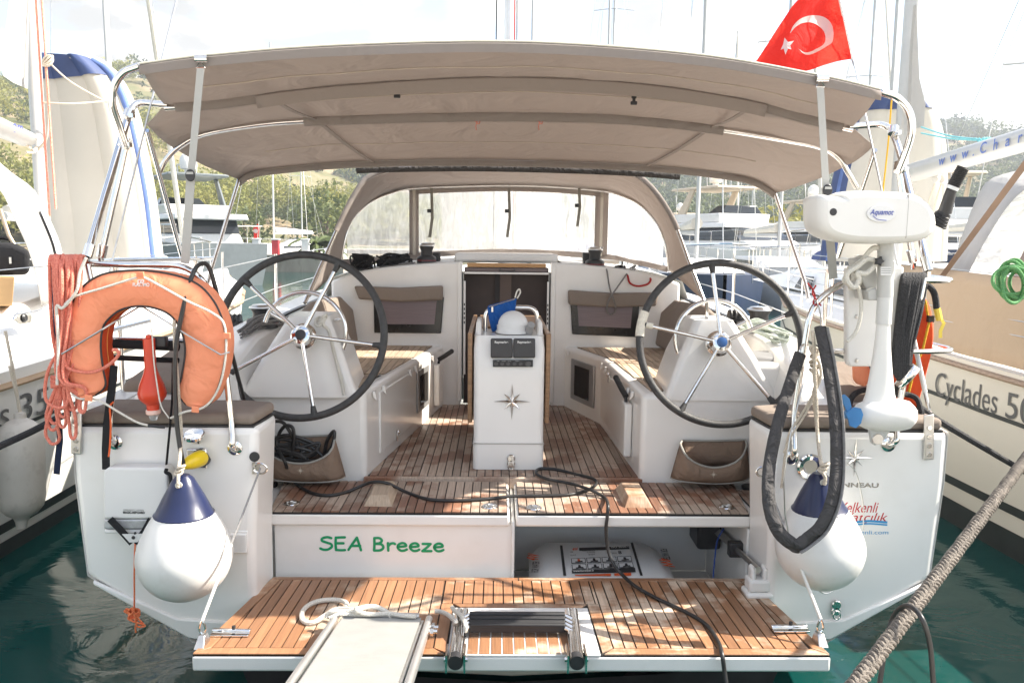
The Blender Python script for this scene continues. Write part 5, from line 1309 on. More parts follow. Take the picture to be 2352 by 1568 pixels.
mb = MB(); mb.lathe([(.006, 0), (.005, .004), (.001, .005)], W(*c5(848, 627), -.405), (0, -1, 0), 14); mb.build('snap_button', M_BLACK, lb)
M_BPRINT = mat('black_print', (0.03, 0.03, 0.03), .6, var=.05)
a = W(*c5(772, 503), -.3905); b = W(*c5(908, 505), -.3905); text_mesh('MAGIC-REBOARD', .014, M_BPRINT, 'bag_lettering', lb, a, b - a, Z1, width=(b - a).length, bold=.0007, extrude=.001)
a = W(*c5(774, 485), -.3905); b = W(*c5(902, 487), -.3905); text_mesh('EMERGENCY LADDER', .0085, M_BPRINT, 'bag_lettering', lb, a, b - a, Z1, width=(b - a).length, extrude=.001)
mb = MB(); mb.strip(cpts(CW((0, 517)), [(715, 880), (705, 1000), (690, 1100), (670, 1250), (663, 1400), (665, 1530)], -.37), .030, .008, (0, -1, 0)); mb.build('bag_strap', M_BLKWEB, lb)
cord(cpts(CW((0, 517)), [(712, 1108), (690, 1140), (695, 1250), (690, 1380), (682, 1450)], -.38), .004, 'orange_tape', mat('orange_tape', (0.8, .12, .02), .6, var=.1), lb)
cord(cpts(c5, [(1045, 225), (1040, 245), (1065, 260), (1072, 300), (1075, 350)], -.385), .008, 'bag_strap', M_BLKWEB, lb)
M_OCORD = braid('orange_cord', (0.85, 0.06, 0.012), (0.85, 0.30, 0.12), 260)
cord(cpts(c5, [(848, 690), (845, 760), (842, 900), (843, 1000), (842, 1100)], -.40), .0038, 'trip_line', M_OCORD, lb)
rnd = random.Random(9)
for k in range(6):
    s1 = (-1) ** k; x = 840; y = 1125
    pts = [(x, y - 8), (x + s1 * (10 + 5 * k) - 30 * (k < 3), y - 20 - 4 * k if k < 3 else y + 40), (x - 60 + 12 * k if k < 3 else x + 40 + 6 * k, y - 10 if k < 3 else y + 80), (x - 30 if k < 3 else x + 20, y + 8 if k < 3 else y + 85), (x + 4, y + 6)]
    cord(cpts(c5, pts, -.405 - .006 * k), .0036, 'trip_line', M_OCORD, lb)
for k in range(4):
    cc = W(*c5(842, 1118 + 9 * k), -.41); mb = MB(); mb.tube([cc + V((.022 * math.cos(t), .018 * math.sin(t), .004 * math.sin(t))) for t in [2 * math.pi * q / 14 for q in range(14)]], .0036, 6, closed=True); mb.build('trip_line_turn', M_OCORD, lb)
cord(cpts(c5, [(862, 1165), (850, 1210), (852, 1250)], -.41), .0036, 'trip_line', M_OCORD, lb)

# ---- ball fenders
M_FEND = mat('white_vinyl', (0.74, 0.73, 0.70), .3, var=.03, vscale=4, dirt=((0.50, 0.44, 0.36), 7.0, .35))
M_NAVY = mat('navy_vinyl', (0.012, 0.018, 0.06), .28, var=.12, vscale=8)
def ball_fender(apex_px, bot_px, r, rope_px, lab):
    yf = -.31 - r
    ap = W(*apex_px, yf); bo = W(*bot_px, yf); H = ap.z - bo.z
    th = thing('ball_fender', lab, 'fender', tuple(bo), 'round ball fenders on the transom')
    prof = []
    hc = .70
    for k in range(21):
        t = k / 20; h = t * hc * H
        if h < r: rr = math.sqrt(max(1e-8, r * r - (r - h) ** 2))
        else: u = (h - r) / (hc * H - r); rr = r * (1 - .40 * u ** 1.6)
        prof.append((max(rr, .0008), h))
    ax = (ap - bo).normalized()
    mb = MB(); mb.lathe(prof, bo, ax, 40); mb.build('float', M_FEND, th)
    rc = prof[-1][0]
    mb = MB(); mb.lathe([(rc * 1.03, hc * H - .012), (rc * 1.04, hc * H - .002), (rc * .98, hc * H + .004), (rc * .72, hc * H + .42 * (1 - hc) * H), (rc * .48, hc * H + .74 * (1 - hc) * H), (rc * .36, hc * H + .90 * (1 - hc) * H), (rc * .22, H), (.001, H)], bo, ax, 32, sx=1.0); mb.build('collar', M_NAVY, th)
    e = bo + ax * (H * .945)
    mb = MB(); mb.lathe([(.014, -.001), (.014, .006)], e + V((0, -rc * .40, 0)), (0, -1, 0), 16); mb.build('rope_eye', mat('eye_white', (0.6, .58, .52), .5, var=.05), th)
    rp = [e + V((0, -rc * .40 - .012, -.006)), e + V((.002, -rc * .40 - .012, .025)), e + V((-.004, -rc * .3, .055))] + [W(*p, yf + .10 + .0 * i) for i, p in enumerate(rope_px)]
    cord(rp, .0075, 'fender_rope', M_CREAM, th)
    for k in range(3):
        cc = e + V((-.004 + .006 * k, -rc * .32, .05 + .012 * k)); mb = MB(); mb.tube([cc + V((.014 * math.cos(t), .012 * math.sin(t), .006 * math.sin(t + k))) for t in [2 * math.pi * q / 12 for q in range(12)]], .006, 6, closed=True); mb.build('rope_knot', M_CREAM, th)
    return th
ball_fender((421, 1090), (427, 1373), .192, [(416, 1000), (410, 900), (402, 800), (400, 735)], 'white ball fender with navy cap hanging beside the ladder bag')
ball_fender((1881, 1085), (1884, 1348), .182, [(1878, 1000), (1874, 900), (1870, 800), (1866, 760)], 'white ball fender with navy cap behind the grey padded loop')

# ---- shore power inlet with plug and cable
ip = W(452, 1052, -.312)
mb = MB(); mb.box(ip, (.088, .012, .088)); mb.build('shore_inlet', M_CHROME, YB, bevel=.006)
ci = W(446, 1002, -.345); mb = MB(); mb.lathe([(.044, 0), (.044, .012), (.040, .016), (.001, .014)], ci, (0, -.35, .94), 26); mb.box(ci + V((.002, .02, -.02)), (.03, .02, .03)); mb.build('inlet_cap', M_CHROME, YB)
sp = thing('shore_power_cable', 'black shore power cable with yellow plug running from the stern inlet over the teak', 'cable', tuple(ip))
pa = W(466, 1049, -.33); pb = W(428, 1066, -.42)
mb = MB(); mb.tube([ip + V((.012, -.004, 0)), pa], .040, 20); mb.build('plug_ring', M_BLACK, sp)
dd = pb - pa
mb = MB(); mb.lathe([(.030, 0), (.035, .01), (.035, .045), (.030, .075), (.022, .10), (.016, .112), (.001, .114)], pa, dd, 24); mb.build('plug', mat('yellow_plastic', (0.78, 0.55, 0.01), .3, var=.05), sp)
M_CABLE = mat('black_cable', (0.025, 0.024, 0.024), .38, var=.2, vscale=30)
cab = [pb + dd.normalized() * .008, W(418, 1052, -.44), W(407, 980, -.43), W(402, 880, -.425), W(405, 790, -.425), W(425, 690, -.41), W(444, 626, -.36), W(462, 606, -.30), W(480, 614, -.26), W(497, 670, -.24), W(522, 770, -.16), W(545, 860, -.05), W(560, 915, .10), W(580, 990, .30), W(612, 1045, .42)]
cord(cab, .0095, 'cable_run', M_CABLE, sp, 6, 10)
zf = ZFL + .014
fl = [W(640, 1035, .40), W(655, 1062, .30), WZ(668, 1098, zf), WZ(690, 1118, zf), WZ(722, 1133, zf), WZ(760, 1137, zf), WZ(800, 1128, zf), WZ(838, 1112, zf + .03), WZ(862, 1106, zf + .052), WZ(892, 1110, zf + .045), WZ(930, 1128, zf), WZ(985, 1146, zf), WZ(1050, 1149, zf), WZ(1110, 1146, zf), WZ(1180, 1139, zf), WZ(1250, 1138, zf), WZ(1310, 1135, zf), WZ(1352, 1124, zf), WZ(1370, 1110, zf), WZ(1360, 1098, zf + .014), WZ(1320, 1088, zf + .012), WZ(1275, 1077, zf + .018), WZ(1240, 1076, zf + .018), WZ(1232, 1086, zf + .018), WZ(1255, 1099, zf + .014), WZ(1310, 1110, zf + .01), WZ(1355, 1124, zf + .022), WZ(1388, 1142, zf), W(1396, 1158, .01), W(1395, 1185, -.018), W(1392, 1215, -.018), W(1396, 1260, -.02), W(1410, 1296, -.05), WZ(1428, 1318, .668), WZ(1460, 1346, .664), WZ(1510, 1374, .665), WZ(1570, 1402, .67), WZ(1620, 1432, .68), WZ(1648, 1470, .69), W(1658, 1500, -.87), W(1664, 1540, -.89), W(1672, 1600, -.92), W(1680, 1680, -.95)]
cord(fl, .0085, 'cable_run', M_CABLE, sp, 6, 10)

# ---- canvas pockets on the bench ends
M_POCKET = fabric('pocket_canvas', (0.235, 0.165, 0.12), None, .5, 10, 600)
M_BIND = mat('grey_binding', (0.33, 0.32, 0.29), .8, var=.1)
def pocket(front_rim, back_rim, bottom, Yf, Yb, starpx, lab):
    th = thing('sheet_pocket', lab, 'rope bag', tuple(W(*bottom[len(bottom) // 2], Yf)), 'canvas rope bags on the bench ends')
    n = 15
    F_ = lerp_curve([W(*p, Yf + (.08 if i in (0, len(front_rim) - 1) else 0)) for i, p in enumerate(front_rim)], n)
    B_ = lerp_curve([W(*p, Yf + (.08 if i in (0, len(bottom) - 1) else 0.015)) for i, p in enumerate(bottom)], n)
    G_ = []
    for k in range(6):
        t = k / 5; row = []
        for j in range(n):
            p = F_[j].lerp(B_[j], t); p.y -= .028 * math.sin(math.pi * t) * math.sin(math.pi * j / (n - 1)); row.append(p)
        G_.append(row)
    mb = MB(); mb.grid(G_); mb.build('front_panel', M_POCKET, th, solid=.003)
    K = lerp_curve([W(*p, Yb) for p in back_rim], n)
    bb_ = [V((p.x, Yb, B_[0].z + .01)) for p in K]
    mb = MB(); mb.grid([K, bb_]); mb.build('back_panel', M_POCKET, th, solid=.003)
    for j in (0, n - 1):
        mb = MB(); mb.grid([[F_[j], K[j]], [B_[j], bb_[j]]]); mb.build('side_panel', M_POCKET, th, solid=.003)
    mb = MB(); mb.grid([B_, bb_]); mb.build('bottom_panel', M_POCKET, th, solid=.003)
    mb = MB(); mb.tube(F_ + [K[-1 - k] for k in range(n)], .0058, 7, closed=True); mb.build('rim_binding', M_BIND, th)
    mb = MB(); mb.tube([p + V((0, -.003, 0)) for p in B_], .0042, 6); mb.build('base_binding', M_BIND, th)
    star(W(*starpx, Yf - .030), .022, X1, Z1, th, 'star_mark', mat('embroidery', (0.62, .55, .45), .7, var=.05), .001)
    return th
pocket([(1562, 1018), (1575, 1045), (1600, 1064), (1640, 1074), (1680, 1066), (1705, 1048), (1716, 1022)], [(1568, 1011), (1640, 1012), (1712, 1010)], [(1540, 1096), (1560, 1104), (1640, 1110), (1700, 1106), (1722, 1096)], .36, .495, (1639, 1089), 'empty taupe canvas rope bag on the bench end below the right wheel')
pocket([(606, 1022), (622, 1045), (655, 1060), (700, 1064), (740, 1052), (762, 1032), (769, 1005)], [(615, 1002), (690, 1002), (766, 999)], [(608, 1085), (625, 1100), (700, 1107), (770, 1104), (794, 1094)], .37, .515, (690, 1080), 'taupe canvas rope bag full of black line below the left wheel')
# black line stuffed in the left bag
bl_ = thing('stuffed_line', 'tangle of black line stuffed in the left canvas rope bag', 'rope', tuple(W(690, 1060, .44)))
rnd = random.Random(5)
for k in range(9):
    x0 = 622 + k * 12; pts = []
    if k == 0: seq = [(612, 1040, .44), (610, 1000, .44), (622, 972, .42), (646, 968, .42), (662, 985, .42), (672, 1010, .43), (665, 1045, .42)]
    elif k == 1: seq = [(640, 1040, .45), (640, 1000, .44), (655, 978, .42), (672, 982, .41), (675, 1010, .41), (670, 1040, .42), (664, 1060, .42)]
    elif k == 2: seq = [(745, 1040, .47), (752, 1010, .46), (766, 990, .45), (768, 1002, .44), (760, 1030, .44), (735, 1055, .44)]
    else:
        seq = [(rnd.uniform(612, 650), rnd.uniform(1000, 1030), .43), (rnd.uniform(640, 700), rnd.uniform(985, 1030), .43), (rnd.uniform(680, 740), rnd.uniform(1005, 1045), .45), (rnd.uniform(690, 745), rnd.uniform(1040, 1058), .43), (rnd.uniform(640, 700), rnd.uniform(1040, 1055), .42), (rnd.uniform(612, 640), rnd.uniform(1030, 1050), .42)]
    cord([W(*p) for p in seq], .0095, 'strand', M_CABLE, bl_, 6, 8)

# ---- life raft canister in the locker
lr = thing('liferaft', 'white life raft canister with instruction label inside the open stern locker', 'life raft', (.45, .3, .345))
x0, x1 = W(1209, 1290, .25).x, W(1550, 1290, .25).x
P = []
for y, z, ins in ((.03, .36, .02), (.02, .52, .0), (.035, .572, .0), (.07, .592, .008), (.25, .607, .014), (.43, .615, .02), (.50, .600, .04), (.53, .52, .05), (.53, .36, .05)):
    row = []
    for t in (0, .015, .05, .12, .3, .5, .7, .88, .95, .985, 1):
        e_ = abs(t - .5) * 2; drop = .045 * max(0, (e_ - .72) / .28) ** 2
        row.append(V((x0 + ins + (x1 - x0 - 2 * ins) * t, y + .0 * e_, max(.35, z - drop * 1.6))))
    P.append(row)
mb = MB(); mb.grid(P); mb.add(P[0], [tuple(range(len(P[0])))]); 
for j in (0, -1): mb.add([r[j] for r in P], [tuple(range(len(P)))])
mb.build('canister', mat('canister_white', (0.70, 0.70, 0.69), .4, var=.05, vscale=6), lr)
def rp_(px, py, lift=.004): # point on the canister's sloping face
    d = ray(px, py); best = None
    for k in range(200):
        y = .02 + k * .0028; p = CAM + d * ((y - CAM.y) / d.y)
        zz = .592 + (y - .07) * (.023 / .36)
        if y < .07: zz = .572 + (y - .035) * .57
        if p.z <= zz: return V((p.x, p.y - lift * .4, zz + lift))
    return p
def patch(a, b, c_, d_, name, m, parent, lift=.004):
    n = 8; rows_ = []
    for i in range(n + 1):
        l = (a[0] + (d_[0] - a[0]) * i / n, a[1] + (d_[1] - a[1]) * i / n); r_ = (b[0] + (c_[0] - b[0]) * i / n, b[1] + (c_[1] - b[1]) * i / n)
        rows_.append([rp_(l[0] + (r_[0] - l[0]) * t / 4, l[1] + (r_[1] - l[1]) * t / 4, lift) for t in range(5)])
    mb = MB(); mb.grid(rows_, False); return mb.build(name, m, parent)
c6 = CW((1176, 994))
M_BBAND = mat('black_band', (0.03, 0.03, 0.032), .5, var=.1)
patch(c6(300, 708), c6(316, 708), c6(340, 898), c6(322, 898), 'strap_band', M_BBAND, lr, .004); patch(c6(742, 690), c6(758, 690), c6(820, 898), c6(804, 898), 'strap_band', M_BBAND, lr, .004)
lbm = mat('label_white', (0.74, 0.74, 0.73), .4, var=.02)
lab_ = patch(c6(350, 728), c6(732, 714), c6(776, 882), c6(376, 888), 'label', lbm, lr, .005)
patch(c6(420, 726), c6(732, 715), c6(737, 734), c6(422, 745), 'label_header', M_BBAND, lab_, .0065)
patch(c6(374, 866), c6(770, 850), c6(776, 880), c6(377, 887), 'label_footer', M_BBAND, lab_, .0065)
M_OR3 = mat('label_orange', (0.75, .12, .03), .5, var=.05)
for r_ in range(2):
    for q in range(4):
        def LP(u, v): # label grid position
            l = (366 + (374 - 366) * v, 790 + 76 * v); rr = (748 + 20 * v, 774 + 78 * v)
            return c6(l[0] + (rr[0] - l[0]) * u, l[1] + (rr[1] - l[1]) * u)
        u0, u1, v0, v1 = q / 4 + .008, (q + 1) / 4 - .008, r_ / 2 + .03, (r_ + 1) / 2 - .03
        fr2 = patch(LP(u0, v0), LP(u1, v0), LP(u1, v1), LP(u0, v1), 'pictogram_frame', M_BBAND, lab_, .0065)
        e1, e2 = .010, .05
        patch(LP(u0 + e1, v0 + e2), LP(u1 - e1, v0 + e2), LP(u1 - e1, v1 - e2), LP(u0 + e1, v1 - e2), 'pictogram', lbm, lab_, .0080)
        um = (u0 + u1) / 2
        patch(LP(um - .05, v1 - .14), LP(um + .06, v1 - .18), LP(um + .07, v1 - .06), LP(um - .06, v1 - .06), 'pictogram_hull', M_BBAND, lab_, .0092)
        patch(LP(um - .012, v0 + .10), LP(um + .02, v0 + .10), LP(um + .03, v1 - .16), LP(um - .02, v1 - .16), 'pictogram_figure', M_OR3 if q == 0 and r_ == 0 else M_BBAND, lab_, .0092)
def rtext(t, a, b, size, m, name, **k):
    p = rp_(*c6(*a), .0095); q = rp_(*c6(*b), .0095); u = (q - p); up_ = V((0, 1, .06)).normalized() 
    return text_mesh(t, size, m, name, lab_, p, u, up_, width=u.length, extrude=.001, **k)
rtext('www.forwater.fr', (384, 882), (516, 876), .030, M_WPRINT2, 'label_text', bold=.0006)
rtext('ISO 9650.1', (622, 731), (728, 727), .030, M_WPRINT2, 'label_text', bold=.0006)
rtext('4W', (378, 748), (416, 745), .045, M_OR3, 'label_text', bold=.0015, shear=.2)
rtext('PACK B', (628, 768), (655, 766), .022, M_BPRINT, 'label_text'); rtext('8', (668, 768), (688, 767), .05, M_BPRINT, 'label_text', bold=.001)
rtext('Number of rescue unit', (440, 752), (520, 749), .016, M_BPRINT, 'label_text'); rtext('05/2019', (480, 776), (520, 774), .022, M_BPRINT, 'label_text')
rtext('FC-S-F1014', (470, 762), (520, 760), .022, M_BPRINT, 'label_text'); rtext('USR', (362, 760), (384, 759), .02, M_BPRINT, 'label_text'); rtext('SOLAS B', (364, 780), (400, 778), .02, M_BPRINT, 'label_text')
def vtext(t, a, b, size, m, name, **k):
    p = rp_(*c6(*a), .006); q = rp_(*c6(*b), .006); u = q - p; nn_ = V((0, -.06, 1)).normalized()
    return text_mesh(t, size, m, name, lr, p, u, nn_.cross(u.normalized()), width=u.length, extrude=.001, **k)
vtext('FOR WATER', (164, 882), (172, 812), .05, M_BPRINT, 'raft_lettering', bold=.001); vtext('4W', (160, 808), (172, 766), .085, M_OR3, 'raft_lettering', bold=.002, shear=.2)
vtext('FOR WATER', (928, 732), (952, 800), .05, M_BPRINT, 'raft_lettering', bold=.001); vtext('4W', (914, 790), (960, 852), .075, M_OR3, 'raft_lettering', bold=.002, shear=.2)
patch(c6(395, 893), c6(620, 886), c6(622, 900), c6(396, 902), 'label_strip', M_OR3, lr, .005); patch(c6(640, 884), c6(745, 880), c6(748, 898), c6(642, 900), 'label_strip', M_OR3, lr, .005)
cord([W(1662, 1213, .1), W(1648, 1240, .12), W(1642, 1280, .1), W(1638, 1326, .05)], .004, 'control_line', braid('blue_cord', (0.03, .08, .30), (.02, .05, .2), 200), YB)

# ---- electric outboard on its bracket board
mbp = W(1946, 610, -.29); mbq = W(2074, 842, -.29)
mb = MB(); mb.prism([W(1946, 615, -.29), W(2078, 612, -.29), W(2070, 700, -.29), W(2045, 842, -.29), W(1952, 842, -.29), W(1946, 830, -.29)], (0, .045, 0)); brd = mb.build('motor_board', mat('white_board', (0.75, 0.74, 0.72), .4, var=.03), YB, bevel=.01, seg=3)
for px, py in ((1968, 727), (1968, 828)):
    mb = MB(); mb.lathe([(.010, 0), (.008, .005), (.001, .006)], W(px, py, -.291), (0, -1, 0), 12); mb.build('board_bolt', M_STEEL, brd)
om = thing('outboard_motor', 'white electric outboard motor with black tiller and blue propeller clamped on the stern rail', 'outboard motor', tuple(W(2020, 1020, -.45)))
M_MW = mat('motor_white', (0.76, 0.75, 0.72), .35, var=.02, vscale=3, dirt=((0.6, .55, .48), 5, .2))
M_MG = mat('motor_grey', (0.50, 0.50, 0.48), .45, var=.06)
head = [(1889, 446), (1940, 452), (1952, 438), (2086, 441), (2128, 456), (2152, 484), (2156, 526), (2132, 550), (2079, 559), (1969, 559), (1908, 545), (1886, 518), (1883, 468)]
yh = -.56
hp = [W(*p, yh) for p in head]; cxh = sum((p.x for p in hp)) / len(hp); czh = sum((p.z for p in hp)) / len(hp)
secs = []
for dy, k in ((-.005, .86), (.0, .90), (.012, .965), (.04, 1.0), (.13, 1.0), (.19, .97), (.215, .90), (.222, .80)):
    secs.append([V((cxh + (p.x - cxh) * k, yh + dy, czh + (p.z - czh) * (k - (1 - k) * .9))) for p in [q for q in smooth_path(hp, 3, True)]])
mb = MB(); mb.grid(secs, True, True); mb.add(secs[0], [tuple(range(len(secs[0])))]); mb.add(secs[-1], [tuple(range(len(secs[-1])))]); mb.build('motor_head', M_MW, om, sharp=60)
sx = W(2083, 500, yh).x; mb = MB()
for r_ in secs[0:1]: pass
mb.bb(sx - .001, sx + .001, yh - .0056, yh + .1, czh - .085, czh + .085); mb.build('head_seam', MATS['joint_grey'], om)
ce = W(2024, 491, yh - .008)
mb = MB(); mb.lathe([(.058, 0), (.056, .003), (.001, .003)], ce, (0, -1, 0), 32); bd_ = mb.build('badge', lbm, om)
for v in bd_.data.vertices: v.co.z = ce.z + (v.co.z - ce.z) * .58
M_BLU2 = mat('badge_blue', (0.05, 0.08, 0.36), .4, var=.05)
text_mesh('Aquamot', .030, M_BLU2, 'badge_lettering', om, ce + V((-.047, -.005, -.004)), X1, Z1, shear=.35, width=.094, extrude=.002, bold=.0004)
cord([ce + V((-.035, -.006, -.008)), ce + V((-.015, -.006, -.022)), ce + V((.02, -.006, -.026))], .0012, 'badge_swash', M_BLU2, om)
mb = MB(); mb.lathe([(.016, 0), (.014, .006), (.001, .006)], W(1913, 487, yh - .001), (0, -1, 0), 18); mb.build('charge_socket', M_BLACK, om)
t0, t1, t2, t3_ = W(2150, 515, yh + .09), W(2170, 488, yh + .07), W(2186, 434, yh + .04), W(2213, 384, yh + .02)
mb = MB(); mb.tube([t0, t1], .03, 14, rfun=lambda t: .042 - .016 * t); mb.build('tiller_boot', M_RUB, om)
for k in range(4):
    c_ = t0.lerp(t1, .1 + .22 * k); mb = MB(); mb.lathe([(.040 - .004 * k, -.004), (.045 - .004 * k, 0), (.040 - .004 * k, .004)], c_, t1 - t0, 18); mb.build('boot_rib', M_RUB, om)
mb = MB(); mb.tube([t1, t2], .02, 14, rfun=lambda t: .026 - .006 * t); mb.build('tiller_arm', M_BLACK, om)
mb = MB(); mb.tube([t2.lerp(t3_, -.02), t2.lerp(t3_, .14)], .024, 14); mb.build('tiller_collar', lbm, om)
mb = MB(); mb.tube([t2.lerp(t3_, .12 + .88 * k / 36) for k in range(37)], .023, 14, rfun=lambda t: .0235 + .0016 * math.sin(t * 75)); mb.build('tiller_grip', M_RUB, om)
ys = -.45
def col_(a, b, w0, w1, name, m, dpt=1.0):
    p, q = W(*a, ys), W(*b, ys); mb = MB(); mb.tube([p, q], w0, 16, rfun=lambda t: w0 + (w1 - w0) * t, flat=dpt); return mb.build(name, m, om)
col_((2034, 548), (2033, 682), .031, .031, 'upper_shaft', M_MG); col_((2033, 680), (2029, 744), .030, .031, 'shaft_sleeve', mat('motor_grey_light', (0.62, .62, .60), .45, var=.05))
P = []
for py, hw, dp in ((742, .026, .026), (790, .032, .026), (850, .046, .024), (905, .062, .024), (918, .070, .030), (930, .075, .034)):
    p = W(2029 - (py - 742) * .045, py, ys); P.append([p + V((hw * math.cos(t), dp * math.sin(t), 0)) for t in [2 * math.pi * k / 20 for k in range(20)]])
mb = MB(); mb.grid(P, True, True); mb.build('leg', M_MW, om)
a = W(1958, 951, ys); b = W(2101, 953, ys); d = b - a; Lp = d.length
mb = MB(); mb.lathe([(.001, 0), (.022, .004), (.045, .025), (.062, .06), (.069, .11), (.069, Lp - .07), (.060, Lp - .03), (.040, Lp - .008), (.001, Lp)], a, d, 28); mb.build('motor_pod', M_MW, om)
mb = MB(); mb.prism([W(1997, 985, ys - .012), W(2050, 986, ys - .012), W(2025, 1016, ys - .012), W(2010, 1024, ys - .012), W(2003, 1018, ys - .012)], (0, .024, 0)); mb.build('fin', M_MG, om, bevel=.006)
mb = MB(); mb.lathe([(.024, 0), (.022, .004), (.009, .004)], W(2016, 1008, ys - .012), (0, -1, 0), 20); mb.build('anode', M_STEEL, om)
M_PROP = mat('blue_propeller', (0.04, 0.19, 0.42), .38, var=.1, vscale=10)
ph = W(1955, 951, ys)
mb = MB(); mb.lathe([(.001, -.035), (.018, -.025), (.024, 0), (.024, .02)], ph, (1, 0, 0), 16); mb.build('propeller_hub', M_PROP, om)
for blade in ([(1942, 948), (1962, 935), (1978, 938), (1983, 952), (1978, 972), (1966, 983), (1952, 978), (1948, 960)], [(1945, 945), (1936, 925), (1934, 908), (1940, 905), (1952, 916), (1957, 935), (1952, 948)]):
    pts = [W(*p, ys - .075 if i > 1 and len(blade) == 8 else ys - .03) for i, p in enumerate(blade)]
    mb = MB(); mb.prism(pts, (0, .008, 0)); mb.build('propeller_blade', M_PROP, om, bevel=.003)
# clamp bracket
mb = MB(); mb.prism([W(*p, -.40) for p in ((1969, 596), (1990, 585), (2016, 600), (2018, 640), (2010, 690), (1993, 690), (1990, 660), (1978, 640))], (0, .10, 0)); mb.build('clamp_bracket', M_MG, om, bevel=.008)
mb = MB(); mb.prism([W(*p, -.44) for p in ((1994, 668), (2012, 660), (2020, 672), (2018, 690), (1996, 690))], (0, .14, 0)); mb.build('clamp_jaw', M_MG, om, bevel=.006)
mb = MB(); mb.prism([W(*p, -.40) for p in ((2048, 594), (2058, 600), (2056, 640), (2046, 660))], (0, .10, 0)); mb.build('clamp_bracket', M_MG, om, bevel=.006)
kc = W(2022, 600, -.50); mb = MB()
mb.prism([kc + V((.022 * (1 if k % 2 == 0 else .55) * math.cos(2 * math.pi * k / 10), 0, .022 * (1 if k % 2 == 0 else .55) * math.sin(2 * math.pi * k / 10))) for k in range(10)], (0, .02, 0)); mb.build('clamp_knob', M_BLACK, om, bevel=.004)
mb = MB(); mb.prism([W(*p, ys - .033) for p in ((2023, 613), (2047, 613), (2047, 632), (2023, 632))], (0, .002, 0)); pl_ = mb.build('data_plate', lbm, om)
for k in range(3):
    a = W(2024, 617 + 5 * k, ys - .0345); b = W(2046, 617 + 5 * k, ys - .0345); mb = MB(); mb.strip([a, b], .0015, .0006, (0, -1, 0)); mb.build('plate_line', M_BPRINT, pl_)
c7 = CW((1764, 517))
rk = thing('motor_lashing', 'thick cream rope knotted around the rail and the outboard bracket', 'rope', tuple(W(1945, 650, -.42)))
cord(cpts(c7, [(700, 140), (650, 150), (590, 220), (530, 270), (490, 320), (480, 350), (520, 370), (560, 340), (550, 280), (500, 270)], -.45), .0105, 'strand', M_CORD, rk)
cord(cpts(c7, [(680, 225), (620, 215), (560, 260), (500, 300), (500, 350), (540, 390), (570, 340), (560, 300), (620, 300), (690, 230)], -.47), .0105, 'strand', M_CORD, rk)
cord(cpts(c7, [(540, 370), (570, 400), (585, 500), (575, 600), (545, 680), (495, 730)], -.40), .0085, 'strand', M_CORD, rk)
for k in range(4):
    cc = W(*c7(485 + 14 * k, 338 - 5 * k), -.30); mb = MB(); mb.tube([cc + V((.004 * math.cos(t), .030 * math.cos(t) - .06, .036 * math.sin(t))) for t in [2 * math.pi * q / 16 for q in range(16)]], .0100, 7, closed=True); mb.build('turn', M_CORD, rk)

# ---- grey padded loop hanging from the stern gate
lp = thing('padded_loop', 'dark grey padded lifting sling hanging in a long loop from the right stern rail', 'sling', tuple(W(1828, 1265, -.72)))
lpt = smooth_path([W(*p, y) for p, y in (((1838, 812), -.33), ((1815, 880), -.38), ((1785, 980), -.50), ((1766, 1080), -.60), ((1768, 1165), -.68), ((1790, 1222), -.71), ((1825, 1252), -.72), ((1836, 1255), -.72))], 6)
lpt2 = smooth_path([W(*p, y) for p, y in (((1828, 1254), -.73), ((1850, 1240), -.73), ((1888, 1205), -.73), ((1914, 1140), -.71), ((1922, 1060), -.66), ((1918, 950), -.58), ((1902, 840), -.48), ((1884, 752), -.38))], 6)
def sleeve(pts, seed):
    mb = MB(); n = len(pts); vs = []
    rr = []
    for i, p in enumerate(pts):
        a = pts[max(0, i - 1)]; b = pts[min(n - 1, i + 1)]; t = (b - a).normalized(); s_ = t.cross(V((0, -1, 0))).normalized(); q = t.cross(s_)
        w_ = .027 + .002 * noise.noise(V((i * .9, seed, 0))); h_ = .017 + .003 * noise.noise(V((i * 1.3, seed, 4)))
        rr.append([p + s_ * w_ * math.cos(c_) + q * h_ * math.sin(c_) for c_ in [2 * math.pi * k / 12 for k in range(12)]])
    mb.grid(rr, True, True); mb.add(rr[0], [tuple(range(12))]); mb.add(rr[-1], [tuple(range(12))])
    return mb
sleeve(lpt, 1).build('padded_sleeve', M_DKGREY, lp); sleeve(lpt2, 2).build('padded_sleeve', M_DKGREY, lp)
ed = []
for i, p in enumerate(lpt2):
    a = lpt2[max(0, i - 1)]; b = lpt2[min(len(lpt2) - 1, i + 1)]; t = (b - a).normalized(); s_ = V((0, -1, 0)).cross(t).normalized(); ed.append(p - s_ * (-.022) * -1 + V((0, -.014, 0)))
mb = MB(); mb.tube([p + V((.0, -.004, 0)) for p in ed], .010, 8, flat=.45); mb.build('sleeve_edge', mat('sleeve_edge_grey', (0.20, 0.195, 0.19), .7, var=.2, vscale=60), lp)
cord([W(1876, 690, -.30), W(1884, 720, -.34), W(1885, 752, -.38)], .003, 'sling_wire', M_STEEL, lp)
cord([W(1846, 790, -.29), W(1838, 800, -.32), W(1838, 815, -.33)], .004, 'sling_ring', M_CHROME, lp)
mb = MB(); mb.tube([W(1845, 880, -.50), W(1815, 1000, -.56), W(1800, 1100, -.58), W(1803, 1180, -.58), W(1822, 1280, -.56)], .0028, 6); mb.build('sling_wire', M_STEEL, lp)
cord([W(1830, 1275, -.54), W(1845, 1310, -.52), W(1875, 1350, -.48), W(1900, 1362, -.46), W(1935, 1340, -.44)], .0028, 'sling_wire', M_STEEL, lp)
